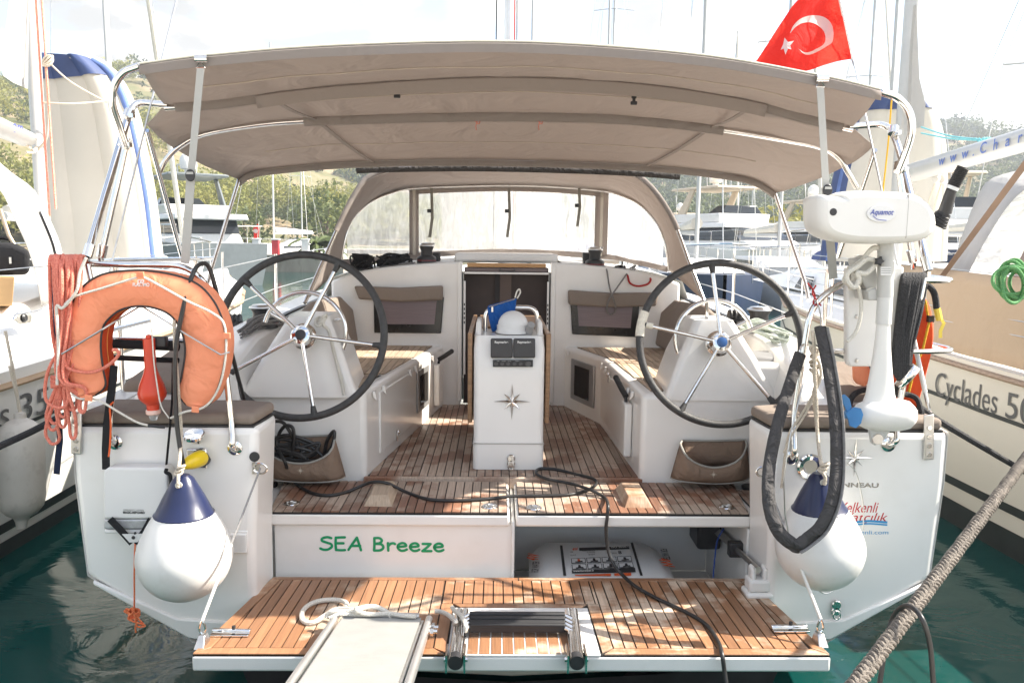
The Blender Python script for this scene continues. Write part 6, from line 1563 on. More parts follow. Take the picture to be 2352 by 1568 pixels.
cord([W(1945, 1060, -.36), W(1966, 1085, -.34), W(1978, 1130, -.33), W(1983, 1170, -.33), W(1983, 1215, -.34)], .0024, 'sling_wire', M_STEEL, lp)
# loose cream ropes at the gate
gr_ = thing('gate_rope', 'cream gate line knotted at the right stern rail and hanging to the fender', 'rope', tuple(W(1870, 880, -.33)))
cord([W(*p, -.33) for p in ((1866, 800), (1872, 840), (1878, 870), (1868, 905), (1874, 960), (1878, 1010))], .007, 'strand', M_CREAM, gr_)
cord([W(*p, -.35) for p in ((1862, 805), (1880, 830), (1884, 870), (1860, 920), (1836, 960), (1810, 1005), (1795, 1120))], .006, 'strand', M_CREAM, gr_)
cord([W(*p, -.36) for p in ((1880, 800), (1868, 850), (1872, 900), (1850, 950), (1818, 1000), (1800, 1040))], .005, 'strand', M_CREAM, gr_)
for k in range(5):
    cc = W(1869 + 2 * (k % 2), 802 + 13 * k, -.335); mb = MB(); mb.tube([cc + V((.016 * math.cos(t), .014 * math.sin(t), .010 * math.sin(t + k * 1.3))) for t in [2 * math.pi * q / 12 for q in range(12)]], .006, 6, closed=True); mb.build('knot', M_CREAM, gr_)
rc_ = thing('red_lashing', 'thin red cord knotted on the starboard rail by the wheel', 'cord', tuple(W(1870, 690, -.27)))
cord([W(*p, -.29) for p in ((1855, 650), (1866, 664), (1872, 680), (1868, 696), (1880, 702))], .0035, 'strand', M_REDROPE, rc_); cord([W(*p, -.295) for p in ((1874, 655), (1866, 672), (1876, 690), (1886, 702))], .0035, 'strand', M_REDROPE, rc_)

# ---- orange horseshoe bag, black coil and yellow line behind the starboard rail
ob = thing('orange_buoy', 'orange horseshoe buoy in a bag standing behind the black coil on the right rail', 'lifebuoy', tuple(W(2090, 990, .05)))
mb = MB(); pts = [W(*p, -.08) for p in ((2062, 690), (2085, 665), (2125, 672), (2145, 720), (2146, 790), (2125, 880), (2100, 965), (2075, 985), (2050, 960), (2040, 860), (2045, 760))]
sm = smooth_path(pts, 3, True); cc = sum(sm, V()) / len(sm)
mb.grid([[cc + (p - cc) * k + V((0, dy, 0)) for p in sm] for k, dy in ((.80, -.02), (.93, .0), (1.0, .05), (.93, .11), (.8, .13))], True, True); mb.add([cc + (p - cc) * .80 + V((0, -.02, 0)) for p in sm], [tuple(range(len(sm)))]); mb.build('buoy_body', M_ORANGE2, ob)
mb = MB(); mb.tube([W(*p, -.115) for p in ((2125, 690), (2134, 740), (2120, 800), (2100, 850), (2085, 910))], .006, 8); mb.build('yellow_line', braid('yellow_rope', (0.75, .48, .03), (.6, .32, .02), 160), ob)
mb = MB(); mb.box(W(2137, 732, -.125), (.026, .02, .03)); mb.build('line_tab', M_BLACK, ob)
mb = MB(); pts = [W(*p, .0) for p in ((1975, 838), (2000, 838), (2004, 865), (1990, 893), (1976, 880))]; mb.prism(pts, (0, .1, 0)); mb.build('buoy_end', M_ORANGE, ob, bevel=.02, seg=3)
bc = thing('black_coil', 'thick black mooring line coil draped over the starboard stern rail', 'rope', tuple(W(2080, 880, -.30)))
for k in range(7):
    x = 2072 + k * 7
    cord([W(x + 14, 640, -.16), W(x + 8, 632, -.24), W(x + 2, 642, -.31), W(x - 8 - k, 720, -.32 - .005 * (k % 3)), W(x - 16 - 2 * k, 800, -.32), W(x - 16 - 2 * k, 855 + (k % 3) * 8, -.31), W(x - 10 - 2 * k, 800, -.29), W(x - 2, 720, -.28), W(x + 10, 650, -.22)], .013, 'strand', M_BLKROPE, bc, 5, 8)
cord([W(2105, 655, -.20), W(2130, 655, -.18), W(2146, 675, -.17), W(2152, 712, -.17)], .014, 'strand', M_BLKROPE, bc)
cord([W(2152, 708, -.172), W(2158, 735, -.172)], .0155, 'tape_end', mat('yellow_tape', (0.80, .60, .08), .5, var=.1), bc)
mb = MB(); mb.strip([W(2160, 730, -.175), W(2168, 742, -.18), W(2160, 760, -.18), W(2160, 776, -.18)], .016, .002, (0, -1, 0)); mb.build('tape_tail', MATS['yellow_tape'], bc)
cord([W(2070, 860, -.20), W(2060, 890, -.18), W(2056, 905, -.15), W(2080, 905, -.12), W(2105, 915, -.14), W(2115, 940, -.18), W(2118, 970, -.2)], .013, 'strand', M_BLKROPE, bc)
cord([W(2000, 893, .02), W(1970, 900, .0), W(1955, 915, -.02), W(1950, 935, -.02)], .014, 'strand', M_BLKROPE, bc)
# white danbuoy pole / fishing rod rest line
# ---- sheets and halyard tails
def tangle(name, lab, cat, centre, ext, n, r, m, seed, turns=7, grp=None):
    th = thing(name, lab, cat, tuple(centre), grp); rnd = random.Random(seed)
    for k in range(n):
        pts = []
        for q in range(turns):
            pts.append(centre + V((rnd.uniform(-1, 1) * ext[0], rnd.uniform(-1, 1) * ext[1], r + rnd.uniform(0, 1) * ext[2])))
        cord(pts, r, 'strand', m, th, 5, 7)
    return th
tangle('halyard_coil', 'black halyard tail coiled on the coachroof against the left sprayhood window', 'rope', W(835, 622, 2.54), (.095, .05, .125), 9, .007, M_BLKROPE, 1, 9)
tangle('halyard_coil', 'black and grey halyard tails heaped beside the left coachroof winch', 'rope', W(905, 616, 2.57), (.14, .05, .11), 9, .007, M_BLKROPE, 2, 9)
tangle('sheet_tail', 'thin grey sheet tail lying between the black halyards and the left winch', 'rope', W(935, 614, 2.54), (.08, .04, .04), 3, .006, M_GREYROPE, 12, 8)
rr_ = thing('red_sheet', 'red sheet tail heaped beside the right coachroof winch and drooping over the bulkhead', 'rope', tuple(W(1450, 640, 2.5)))
rnd = random.Random(21)
for k in range(4):
    cord([W(1440 + rnd.uniform(-18, 30), 632 + rnd.uniform(-8, 8), 2.52 + rnd.uniform(-.03, .03)) for q in range(7)], .008, 'strand', M_REDROPE, rr_)
cord([W(1388, 616, 2.56), W(1410, 624, 2.53), W(1428, 622, 2.50), W(1440, 630, 2.46), W(1447, 650, 2.41), W(1465, 657, 2.405), W(1488, 652, 2.41), W(1494, 640, 2.45), W(1478, 634, 2.5)], .008, 'strand', M_REDROPE, rr_)
gs = thing('grey_sheet', 'thin grey sheet looping down the bulkhead over the right window', 'rope', tuple(W(1400, 700, 2.36)))
cord([W(1388, 612, 2.57), W(1394, 622, 2.43), W(1400, 660, 2.36), W(1410, 690, 2.35), W(1414, 712, 2.40), W(1404, 722, 2.41), W(1394, 714, 2.40), W(1398, 690, 2.355), W(1412, 668, 2.35), W(1432, 640, 2.40), W(1442, 626, 2.47), W(1452, 618, 2.52)], .0062, 'strand', M_GREYROPE, gs)
cord([W(1440 + 20 * math.cos(q), 616 + 7 * math.sin(q * 1.7), 2.53) for q in range(9)], .0062, 'strand', M_GREYROPE, gs)
tangle('black_bundle', 'small black rope bundle between the red sheet and the right winch', 'rope', W(1424, 625, 2.54), (.045, .03, .05), 4, .007, M_BLKROPE, 4, 8)
def hank(name, lab, a, b, n, r, m, seed):
    th = thing(name, lab, 'rope', tuple(a)); rnd = random.Random(seed)
    for k in range(n):
        o1 = V((rnd.uniform(-.03, .03), rnd.uniform(-.05, .05), rnd.uniform(0, .05))); o2 = V((rnd.uniform(-.05, .05), rnd.uniform(-.06, .06), rnd.uniform(-.01, .06)))
        mm = a.lerp(b, .5) + V((rnd.uniform(-.02, .02), rnd.uniform(-.06, .06), .045 + rnd.uniform(-.02, .03)))
        cord([a + o1, mm, b + o2, b + o2 * .4 + V((0, .02, .05)), mm + V((0, .03, .03)), a + o1 * .5 + V((0, 0, .03))], r, 'strand', m, th, 5, 7)
    return th
hank('sheet_hank', 'grey sheet hank coiled on the left coaming behind the wheel', W(560, 778, .80), W(640, 752, 1.15), 9, .0065, M_GREYROPE, 6)
hank('sheet_hank', 'pale green sheet hank coiled on the right coaming behind the wheel', W(1700, 762, .85), W(1800, 790, .75), 9, .0075, M_PALEROPE, 7)
cord_ = thing('brake_line', 'white line tied on the left helm pod and hanging down to the bench', 'rope', tuple(W(790, 905, .6)))
cord([W(728, 742, .50), W(745, 730, .49), W(742, 745, .48), W(755, 760, .49), W(765, 800, .49), W(775, 840, .485), W(785, 880, .48), W(790, 908, .47)], .009, 'strand', M_CORD, cord_)
for k in range(3):
    cc = W(733 + 5 * k, 738 - 3 * k, .50); mb = MB(); mb.tube([cc + V((.018 * math.cos(t), .016 * math.sin(t) - .01, .022 * math.sin(t + k))) for t in [2 * math.pi * q / 14 for q in range(14)]], .008, 7, closed=True); mb.build('turn', M_CORD, cord_)

# ---- flag on the backstay
def fy(px, py): return .62 + .05 * math.sin((px - 1735) * .045 + py * .012) + .03 * math.sin(py * .05 + px * .02)
def FW(px, py, lift=0.0): return W(px, py, fy(px, py) - lift)
fg = thing('turkish_flag', 'red Turkish flag with white crescent and star flying behind the bimini', 'flag', tuple(FW(1957, 135)))
T_ = [(1912, -70), (1880, -40), (1850, -14), (1825, 8), (1800, 44), (1780, 74), (1762, 103)]
B_ = [(1956, 136), (1925, 141), (1890, 151), (1848, 164), (1805, 158), (1765, 152), (1732, 148)]
n = 19; Tp = smooth_path([V((*p, 0)) for p in T_], 4); Bp = smooth_path([V((*p, 0)) for p in B_], 4)
mb = MB(); mb.grid([[FW(*(a.lerp(b, j / 12)).xy) for j in range(13)] for a, b in zip(Tp, Bp)])
M_FLAG = fabric('flag_red', (0.70, 0.022, 0.018), (0.85, 0.06, 0.04), .5, 12, 600, tw=.45)
mb.build('flag_cloth', M_FLAG, fg)
def ell(cx, cy, r, n, a0=0, a1=360): return [(cx + r * math.cos(R(a0 + (a1 - a0) * k / n)), cy + r * 1.02 * math.sin(R(a0 + (a1 - a0) * k / n))) for k in range(n + 1)]
M_FW = fabric('flag_white', (0.78, .76, .73), (0.8, .78, .75), .3, 12, 600, tw=.4)
o_ = ell(1866, 80, 49, 36, -158, 122); i_ = ell(1852, 83, 39, 36, -158, 122)
# crescent: outer arc to inner arc, open towards the star
oa = [(1815, 76), (1822, 60), (1838, 44), (1862, 36), (1888, 38), (1906, 50), (1914, 70), (1912, 96), (1900, 106), (1880, 118), (1860, 126), (1846, 124), (1834, 112)]
ia = [(1815, 77), (1826, 64), (1842, 54), (1862, 52), (1880, 60), (1893, 74), (1896, 92), (1890, 104), (1876, 112), (1862, 119), (1850, 121), (1842, 118), (1834, 112)]
oa = smooth_path([V((*p, 0)) for p in oa], 4); ia = smooth_path([V((*p, 0)) for p in ia], 4)
mb = MB(); mb.grid([[FW(*(a.lerp(b, j / 4)).xy, .006) for j in range(5)] for a, b in zip(oa, ia)]); mb.build('crescent', M_FW, fg)
sp_ = [(1802, 87), (1810, 97), (1824, 94), (1815, 105), (1818, 114), (1810, 112), (1804, 126), (1800, 112), (1793, 115), (1799, 102)]
cs = (1807, 105)
mb = MB()
for k in range(10): mb.add([FW(*cs, .006), FW(*sp_[k], .006), FW(*sp_[(k + 1) % 10], .006)], [(0, 1, 2)])
mb.build('star', M_FW, fg)
cord([FW(1908, -90), FW(1956, 136)], .004, 'hoist_cord', M_CORD, fg); cord([FW(1956, 136), W(1968, 170, .55), W(1976, 205, .5)], .003, 'hoist_cord', M_GREYROPE, fg)

# ---- gangway
gd = -ray(1175, 837).normalized()
A_ = WZ(772, 1412, .735); B_2 = WZ(985, 1417, .735); side = (B_2 - A_); Wg = side.length; side.normalize(); gn = side.cross(-gd).normalized()
if gn.z < 0: gn = -gn
gw = thing('gangway', 'white aluminium gangway with ribbed deck resting on the swim platform', 'gangway', tuple(A_))
Lg = 2.1
mb = MB(); P = []
nr = 640
for k in range(nr + 1):
    q = gd * (Lg * k / nr); h = (.0, .003, .003, .0)[k % 4]
    P.append([A_ + side * (.03 + t * (Wg - .06)) + q + gn * (h - .004) for t in (0, .5, 1)])
mb.grid(P, False); mb.build('ribbed_deck', mat('gangway_deck_white', (0.33, 0.325, 0.305), .55, .1, var=.06, vscale=8, dirt=((.5, .46, .38), 6, .3)), gw)
mb = MB(); mb.hexa([A_ + side * .02 - gn * .03, A_ + side * (Wg - .02) - gn * .03, A_ + side * (Wg - .02) - gn * .012, A_ + side * .02 - gn * .012], [p + gd * Lg for p in (A_ + side * .02 - gn * .03, A_ + side * (Wg - .02) - gn * .03, A_ + side * (Wg - .02) - gn * .012, A_ + side * .02 - gn * .012)]); mb.build('deck_core', M_ALU, gw)
for t in (0, Wg):
    p = A_ + side * t; mb = MB(); mb.tube([p - gd * .01 - gn * .008, p + gd * Lg - gn * .008], .014, 12, flat=1.0); mb.build('side_rail', M_ALU, gw)
    mb = MB(); mb.hexa([p - side * .008 - gn * .045, p + side * .008 - gn * .045, p + side * .008 - gn * .01, p - side * .008 - gn * .01], [q + gd * Lg for q in (p - side * .008 - gn * .045, p + side * .008 - gn * .045, p + side * .008 - gn * .01, p - side * .008 - gn * .01)]); mb.build('side_plate', M_ALU, gw)
for k in range(2):
    p = B_2 + gd * (.06 + .045 * k) - gn * .02; mb = MB(); mb.cyl(p, p + side * .045, .010, 10); mb.lathe([(.018, .018), (.018, .03)], p, side, 6); mb.build('bolt', M_CHROME, gw)
mb = MB(); mb.tube([A_ + side * .03 + gn * .006, A_ + side * (Wg - .04) + gn * .006], .011, 8); mb.build('end_bar', M_ALU, gw)
mb = MB(); mb.tube([A_ + side * .05 - gn * .05, A_ + side * (Wg - .05) - gn * .05], .022, 12); mb.build('roller', M_RUB, gw)
gl = thing('gangway_lashing', 'white line lashing the gangway end to the teak platform', 'rope', tuple(WZ(760, 1410, .68)))
c8 = lambda x, y: ((760 + x / 1.96) * .57422, (2280 + y / 1.96) * .57422)
def zc(pts): return [WZ(*c8(x, y), z) for x, y, z in pts]
cord(zc([(1215, 295, .70), (1228, 262, .685), (1190, 238, .675), (1110, 230, .672), (1010, 240, .672), (930, 272, .672), (882, 325, .675), (880, 382, .68), (925, 412, .68), (985, 402, .685), (1060, 352, .70), (1150, 305, .72), (1290, 312, .74)]), .0105, 'strand', M_CORD, gl)
cord(zc([(1070, 372, .73), (1085, 340, .745), (1130, 322, .755), (1220, 325, .75), (1300, 318, .76), (1330, 300, .77), (1400, 284, .77), (1470, 290, .765), (1530, 320, .75), (1575, 355, .745)]), .0105, 'strand', M_CORD, gl)
cord(zc([(1300, 315, .76), (1350, 335, .755), (1430, 345, .75), (1560, 338, .75), (1680, 355, .75), (1770, 362, .75)]), .0095, 'strand', M_CORD, gl)
cord(zc([(1090, 375, .735), (1160, 348, .745), (1260, 345, .745), (1420, 350, .745)]), .0085, 'strand', M_CORD, gl)
cc = zc([(1310, 312, .77)])[0]
mb = MB(); mb.ball(cc, .016, 10, 6); mb.build('knot', M_CORD, gl)
gl2 = thing('ladder_lashing', 'short white line tied round the bathing ladder rail', 'rope', tuple(WZ(1045, 1415, .70)))
cord(zc([(1918, 320, .69), (1960, 322, .69), (2020, 345, .70), (2065, 385, .72), (2085, 400, .74), (2075, 420, .72)]), .0095, 'strand', M_CORD, gl2)
cord(zc([(2055, 290, .69), (2080, 320, .70), (2120, 350, .73), (2150, 395, .745), (2162, 440, .74), (2155, 480, .72)]), .0095, 'strand', M_CORD, gl2)

# ---- foreground mooring line and hose
ml = thing('mooring_line', 'thick weathered grey plaited mooring line rising to the right in the foreground', 'rope', tuple(W(1940, 1600, -2.3)))
ma, mb_ = W(2610, 700, .55), W(1900, 1655, -2.28)
Lm = (mb_ - ma).length; dm = (mb_ - ma).normalized(); u_, w_ = frame(dm); rm = .0104; npt = 760
M_HAWSER = mat('weathered_hawser', (0.235, 0.205, 0.175), .95, var=.35, vscale=60, bump=.9, bscale=420)
def axis_pt(t):
    p = ma.lerp(mb_, t); p.z -= .02 * 4 * t * (1 - t); return p
for hnd in (1, -1):
    for k in range(4):
        pts = []
        for i in range(npt):
            t = i / (npt - 1); an = hnd * t * Lm / .068 * 2 * math.pi + k * math.pi / 2
            rr_2 = rm * (1 + .30 * math.cos(2 * an * hnd + (0 if hnd > 0 else math.pi)))
            pts.append(axis_pt(t) + u_ * math.cos(an) * rr_2 + w_ * math.sin(an) * rr_2)
        mb = MB(); mb.tube(pts, .0064, 7, flat=.8); mb.build('strand', M_HAWSER, ml)
hs_ = tag(cord([W(2012, 1640, -1.95), W(2022, 1560, -1.95), W(2033, 1490, -1.94), W(2050, 1420, -1.92), W(2075, 1392, -1.97), W(2098, 1396, -2.02), W(2120, 1425, -2.06), W(2136, 1480, -2.06), W(2143, 1560, -2.06), W(2148, 1650, -2.06)], .0058, 'water_hose', M_CABLE, None, 7, 12), 'thin black hose looped over the thick grey mooring line', 'hose')
# ================================================================== our own mast and dinghy forward of the sprayhood
mb = MB(); mb.tube([V((.03, 5.6, 2.0)), V((.03, 5.75, 16.0))], .085, 14, flat=.7); mb.build('mast', M_ALU, YB)
for px, m_ in ((1133, M_BLACK), (1178, mat('halyard_red', (.6, .05, .04), .7, var=.1)), (1184, M_GREYROPE)):
    a = W(px, 560, 5.4); mb = MB(); mb.tube([a, V((a.x * .6, 5.6, 12))], .008, 6); mb.build('halyard', m_, YB)
M_TEND = mat('tender_cream', (0.52, 0.49, 0.43), .6, var=.05, vscale=1.5, bump=.1, bscale=6)
M_TNAVY = mat('tender_navy', (0.035, 0.06, 0.16), .55, var=.15, vscale=5)
M_TBLUE = mat('tender_blue', (0.09, 0.15, 0.36), .6, var=.2, vscale=3)
def tender(lab, left, right, Y, lean, bulge, trim_l, trim_r, grp='dinghies stowed upright on the foredecks'):
    """inflatable dinghy stood on end: hull panel with fat side tubes and bow trim; left / right outlines go from the bow (top) down"""
    n = 19
    Lc = lerp_curve([W(*p, Y + lean * i) for i, p in enumerate(left)], n); Rc = lerp_curve([W(*p, Y + lean * i) for i, p in enumerate(right)], n)
    th = thing('inflatable_dinghy', lab, 'dinghy', tuple((Lc[-1] + Rc[-1]) / 2), grp)
    P_ = []
    for a, b in zip(Lc, Rc):
        row = []
        for j in range(17):
            t = j / 16; p = a.lerp(b, t); e_ = abs(t - .5) * 2
            p.y -= bulge * (.55 * (1 - e_ ** 2) + .45 * math.sqrt(max(0, 1 - ((e_ - .72) / .28) ** 2)) * (1 if e_ > .44 else math.sqrt(max(0, 1 - 1)) )) ; row.append(p)
        P_.append(row)
    mb = MB(); mb.grid(P_); mb.build('hull_bottom', M_TEND, th)
    for S_, tr, sg in ((Lc, trim_l, -1), (Rc, trim_r, 1)):
        mb = MB(); mb.tube([p + V((-sg * .07, .10, 0)) for p in S_], .16, 14, rfun=lambda t: .10 + .07 * min(1, t * 3)); mb.build('side_tube', M_TNAVY if tr > 1 else M_TEND, th)
        if tr:
            mb = MB(); mb.tube([p + V((sg * .02, .0, 0)) for p in S_], .042, 10); mb.build('rubbing_strake', M_TBLUE, th)
    top_ = [P_[0][j] for j in range(17)]
    G_ = [[p + V((0, -.03, .03)) for p in top_]] + [[P_[k][j] + V((0, -.022, 0)) for j in range(17)] for k in (1, 2)]
    mb = MB(); mb.grid(G_); mb.build('bow_trim', M_TNAVY, th)
    mb = MB(); mb.grid([[p + V((0, .0, .03)) for p in top_], [p + V((0, .35, .05)) for p in top_], [p + V((0, .38, -.4)) for p in top_]]); mb.build('bow_top', M_TNAVY, th)
    bk = [[p + V((0, .30, 0)) for p in r_] for r_ in (P_[0], P_[9], P_[-1])]
    mb = MB(); mb.grid(bk); mb.build('floor', M_TEND, th)
    return th
tender('cream inflatable dinghy with navy bow stood upright beside the mast with red halyards', [(86, 134), (84, 170), (88, 250), (96, 400), (112, 560), (120, 640)], [(206, 140), (248, 168), (282, 235), (305, 330), (328, 450), (346, 600)], 5.6, .02, .22, 0, 1)
tender('cream inflatable dinghy with navy side stood upright behind the boom with the web address', [(2012, 226), (1982, 250), (1960, 310), (1940, 390), (1922, 480), (1905, 600)], [(2108, 228), (2142, 250), (2160, 310), (2166, 400), (2168, 500), (2165, 600)], 8.2, .02, .22, 2, 0)
tender('pale inflatable dinghy stood upright ahead of the clear sprayhood windows', [(1100, 215), (1070, 240), (1045, 300), (1034, 400), (1032, 500), (1032, 570)], [(1205, 215), (1240, 240), (1262, 300), (1272, 400), (1274, 500), (1274, 570)], 6.4, .02, .18, 0, 0)

# ================================================================== neighbouring yachts
M_HULL_L = mat('neighbour_hull_white', (0.72, 0.71, 0.68), .35, var=.04, vscale=1.2, dirt=((.5, .46, .4), 1.2, .3))
M_DARKLINE = mat('boot_stripe', (0.03, 0.035, 0.035), .45, var=.2)
M_STRAKE = mat('tan_strake', (0.40, 0.27, 0.16), .6, var=.1, vscale=4)
def big_hull(th, cx, beam, rings, stripes, strake, m):
    """beam(y) half-width; rings of (z, factor) from sheer down"""
    ys_ = [-1.6, -.8, 0, .8, 1.6, 2.4, 3.2, 4.5, 6, 7.5, 9, 10.2]
    P_ = []
    for y in ys_:
        w = beam(y); P_.append([V((cx - w * f, y, z + .025 * max(0, y))) for z, f in rings] + [V((cx + w * f, y, z + .025 * max(0, y))) for z, f in rings[::-1]])
    mb = MB(); mb.grid(P_); mb.add(P_[0], [tuple(range(len(P_[0])))]); mb.build('hull', m, th, sharp=60)
    dk = [[V((cx + w_ * beam(y) * t, y, rings[0][0] + .025 * max(0, y) + .05 * (1 - t * t) - .004)) for t in (-1, -.7, -.3, 0, .3, .7, 1)] for y in ys_ for w_ in (1,)]
    mb = MB(); mb.grid(dk); mb.build('deck', M_GEL2, th)
    def fx(y, z):
        for (z0, f0), (z1, f1) in zip(rings, rings[1:]):
            zz0, zz1 = z0, z1
            if zz1 <= z <= zz0: return f0 + (f1 - f0) * (zz0 - z) / (zz0 - zz1)
        return rings[-1][1]
    for z0, z1, mm, name in stripes:
        for sg in (-1, 1):
            mb = MB(); mb.grid([[V((cx + sg * (beam(y) * fx(y, z0) + .004), y, z0 + .025 * max(0, y) * (z0 > .6))), V((cx + sg * (beam(y) * fx(y, z1) + .004), y, z1 + .025 * max(0, y) * (z0 > .6)))] for y in ys_]); mb.build(name, mm, th)
    for sg in (-1, 1):
        mb = MB(); mb.tube([V((cx + sg * (beam(y) * fx(y, strake[0]) + .005), y, strake[0] + .025 * max(0, y))) for y in ys_], strake[1], 8, flat=.6); mb.build('rubbing_strake', strake[2], th)
    return fx
def taper(y, w0, wm, ybow):
    if y < 2: return w0 + (wm - w0) * (y + 1.6) / 3.6
    if y < 4.5: return wm
    return max(.03, wm * (1 - ((y - 4.5) / (ybow - 4.5)) ** 1.8))
# ---- left
LN = thing('moored_yacht', 'white charter yacht with tan rubbing strake moored close on the left', 'sailing yacht', (-4.75, 1, WATER_Z))
bmL = lambda y: taper(y, 1.62, 1.75, 9.8)
fxL = big_hull(LN, -4.75, bmL, [(1.40, 1.0), (1.28, .992), (.8, .96), (.35, .90), (.2, .885), (.0, .8)], [(.44, .37, M_DARKLINE, 'boot_stripe'), (.31, .20, M_DARKLINE, 'boot_stripe'), (1.04, 1.015, M_DARKLINE, 'sheer_stripe')], (1.31, .035, M_STRAKE), M_HULL_L)
def hull_text(th, t, cx, bm, fx, y0, y1, z, size, m, sg):
    p = V((cx + sg * (bm(y0) * fx(y0, z) + .008), y0, z)); q = V((cx + sg * (bm(y1) * fx(y1, z) + .008), y1, z))
    return text_mesh(t, size, m, 'model_lettering', th, p, q - p, V((sg * .08, 0, 1)), width=(q - p).length, extrude=.002)
M_LET = mat('grey_lettering', (0.10, 0.10, 0.10), .5, var=.05)
yb_ = WX(112, 985, -3.04).y; ya_ = WX(0, 1005, -3.04).y
yl_ = yb_ - ya_
hull_text(LN, 'Oceanis', -4.75, bmL, fxL, yb_ - yl_ * 2.55, yb_ - yl_ * .78, 1.085, .25, M_LET, 1)
hull_text(LN, '35', -4.75, bmL, fxL, yb_ - yl_ * .60, yb_, 1.085, .25, M_LET, 1)
# cabin and cockpit coaming
mb = MB(); mb.grid([[V((-4.75 - w, y, 1.4)), V((-4.75 - w * .88, y, z)), V((-4.75, y, z + .08)), V((-4.75 + w * .88, y, z)), V((-4.75 + w, y, 1.4))] for y, z, w in ((1.2, 1.62, 1.38), (1.9, 1.70, 1.38), (2.6, 1.80, 1.38), (5.5, 1.85, 1.2), (7.2, 1.55, .7))], False); mb.build('coachroof', M_GEL, LN, bevel=.04, seg=3)
mb = MB(); mb.grid([[V((-3.62, y, 1.42)), V((-3.58, y, 1.66)), V((-3.36, y, 1.64)), V((-3.18, y, 1.42))] for y in (-1.2, .2, 1.6, 2.4, 3.2)], False); mb.build('coaming', M_GEL, LN, bevel=.04, seg=3)
M_WCLOTH = fabric('white_awning', (0.50, 0.49, 0.47), (0.5, 0.48, 0.46), .6, 3, 500, tw=.3)
S1 = [W(*p, y) for p, y in (((-60, 380), 2.2), ((0, 436), 2.2), ((30, 496), 2.2), ((62, 566), 2.2), ((84, 640), 2.2), ((96, 704), 2.2))]
S2 = [W(*p, y) for p, y in (((-60, 330), 3.2), ((10, 392), 3.2), ((78, 436), 3.2), ((112, 505), 3.15), ((142, 590), 3.1), ((128, 700), 2.9))]
s1, s2 = lerp_curve(S1, 20), lerp_curve(S2, 20)
mb = MB(); mb.grid([[a.lerp(b, t / 5) + V((.06 * math.sin(math.pi * t / 5), 0, .05 * math.sin(math.pi * t / 5))) for t in range(6)] for a, b in zip(s1, s2)]); hd = mb.build('sprayhood', M_WCLOTH, LN, solid=.004)
mb = MB(); mb.grid([[s1[i].lerp(s2[i], t) + V((.07 * math.sin(math.pi * t) + .012, -.01, .05 * math.sin(math.pi * t) + .01)) for t in (.45, .6, .75, .9)] for i in range(9, 18)]); mb.build('sprayhood_window', mat('milky_window', (.52, .53, .55), .25, var=.1, vscale=8), hd)
mb = MB(); mb.tube([W(*p, 2.15) for p in ((0, 480), (20, 540), (45, 585), (58, 600))], .014, 8); mb.build('sprayhood_bow', mat('bronze_tube', (.45, .36, .26), .35, .6, var=.1), hd)
mb = MB(); mb.tube([W(42, 594, 2.2) , W(62, 588, 2.5)], .016, 8); mb.build('grab_handle', M_CHROME, hd)
# fairlead, mast, boom, sail, halyards
p = W(48, 730, 1.62); mb = MB(); mb.prism([p + V((0, a, b)) for a, b in ((-.11, 0), (-.05, .045), (.08, .045), (.10, .0), (.08, -.045), (-.05, -.045))], (.02, 0, 0)); mb.build('fairlead', M_CHROME, LN, bevel=.006)
mb = MB(); mb.lathe([(.03, 0), (.02, .01), (.001, .004)], p + V((.025, 0, 0)), (1, 0, 0), 14); mb.build('fairlead_eye', M_BLACK, LN)
mxL = W(86, 300, 5.0); mb = MB(); mb.tube([V((mxL.x, 5.0, 1.85)), V((mxL.x + .02, 5.1, 15))], .085, 14, flat=.75); mb.build('mast', mat('mast_white', (.48, .48, .47), .35, .2, var=.04), LN)
mb = MB(); mb.tube([W(-60, 268, 2.6), W(58, 318, 4.75)], .11, 10, flat=.75); bm_ = mb.build('boom', MATS['mast_white'], LN)
a = W(-10, 296, 3.3); b = W(40, 310, 4.2)
text_mesh('om', .17, M_BLU2, 'boom_lettering', LN, W(4, 303, 3.55) + V((.10, -.03, 0)), W(40, 312, 4.3) - W(4, 303, 3.55), Z1, width=.55, shear=.15, extrude=.01)
mb = MB(); mb.grid([[W(70, -60, 4.9), W(66, 60, 4.9), W(64, 205, 4.9)], [W(42, -60, 4.5), W(26, 60, 4.4), W(30, 190, 4.4)], [W(30, -60, 4.3), W(2, 150, 4.2), W(8, 175, 4.2)]]); mb.build('mainsail', M_WCLOTH, LN)
for k, px in enumerate((84, 98)):
    a = W(px + 30, 500 - 20 * k, 4.6); b = W(px - 2, 0, 4.85); mb = MB(); mb.tube([a, b, b + (b - a)], .011, 7); mb.build('red_halyard', braid('red_fleck_halyard', (.72, .10, .05), (.75, .4, .3), 120), LN)
cord([W(88, 345, 4.8), W(110, 300, 4.75), W(105, 150, 4.8)], .011, 'sheet', M_CREAM, LN); cord([W(108, 140, 4.75), W(165, 190, 4.9), W(250, 238, 5.2)], .009, 'dinghy_line', M_CREAM, LN); cord([W(95, 236, 4.8), W(170, 238, 4.9), W(250, 232, 5.2)], .009, 'dinghy_line', M_CREAM, LN)
for k in range(4):
    cc = W(110, 140, 4.74); mb = MB(); mb.tube([cc + V((.05 * math.cos(t), .03 * math.sin(t), .05 * math.sin(t + k * .8))) for t in [2 * math.pi * q / 14 for q in range(14)]], .010, 6, closed=True); mb.build('rope_knot', M_CREAM, LN)
cord([W(58, 330, 4.6), W(75, 345, 4.7), W(85, 338, 4.75), W(78, 350, 4.7), W(60, 350, 4.5)], .012, 'outhaul', M_CREAM, LN)
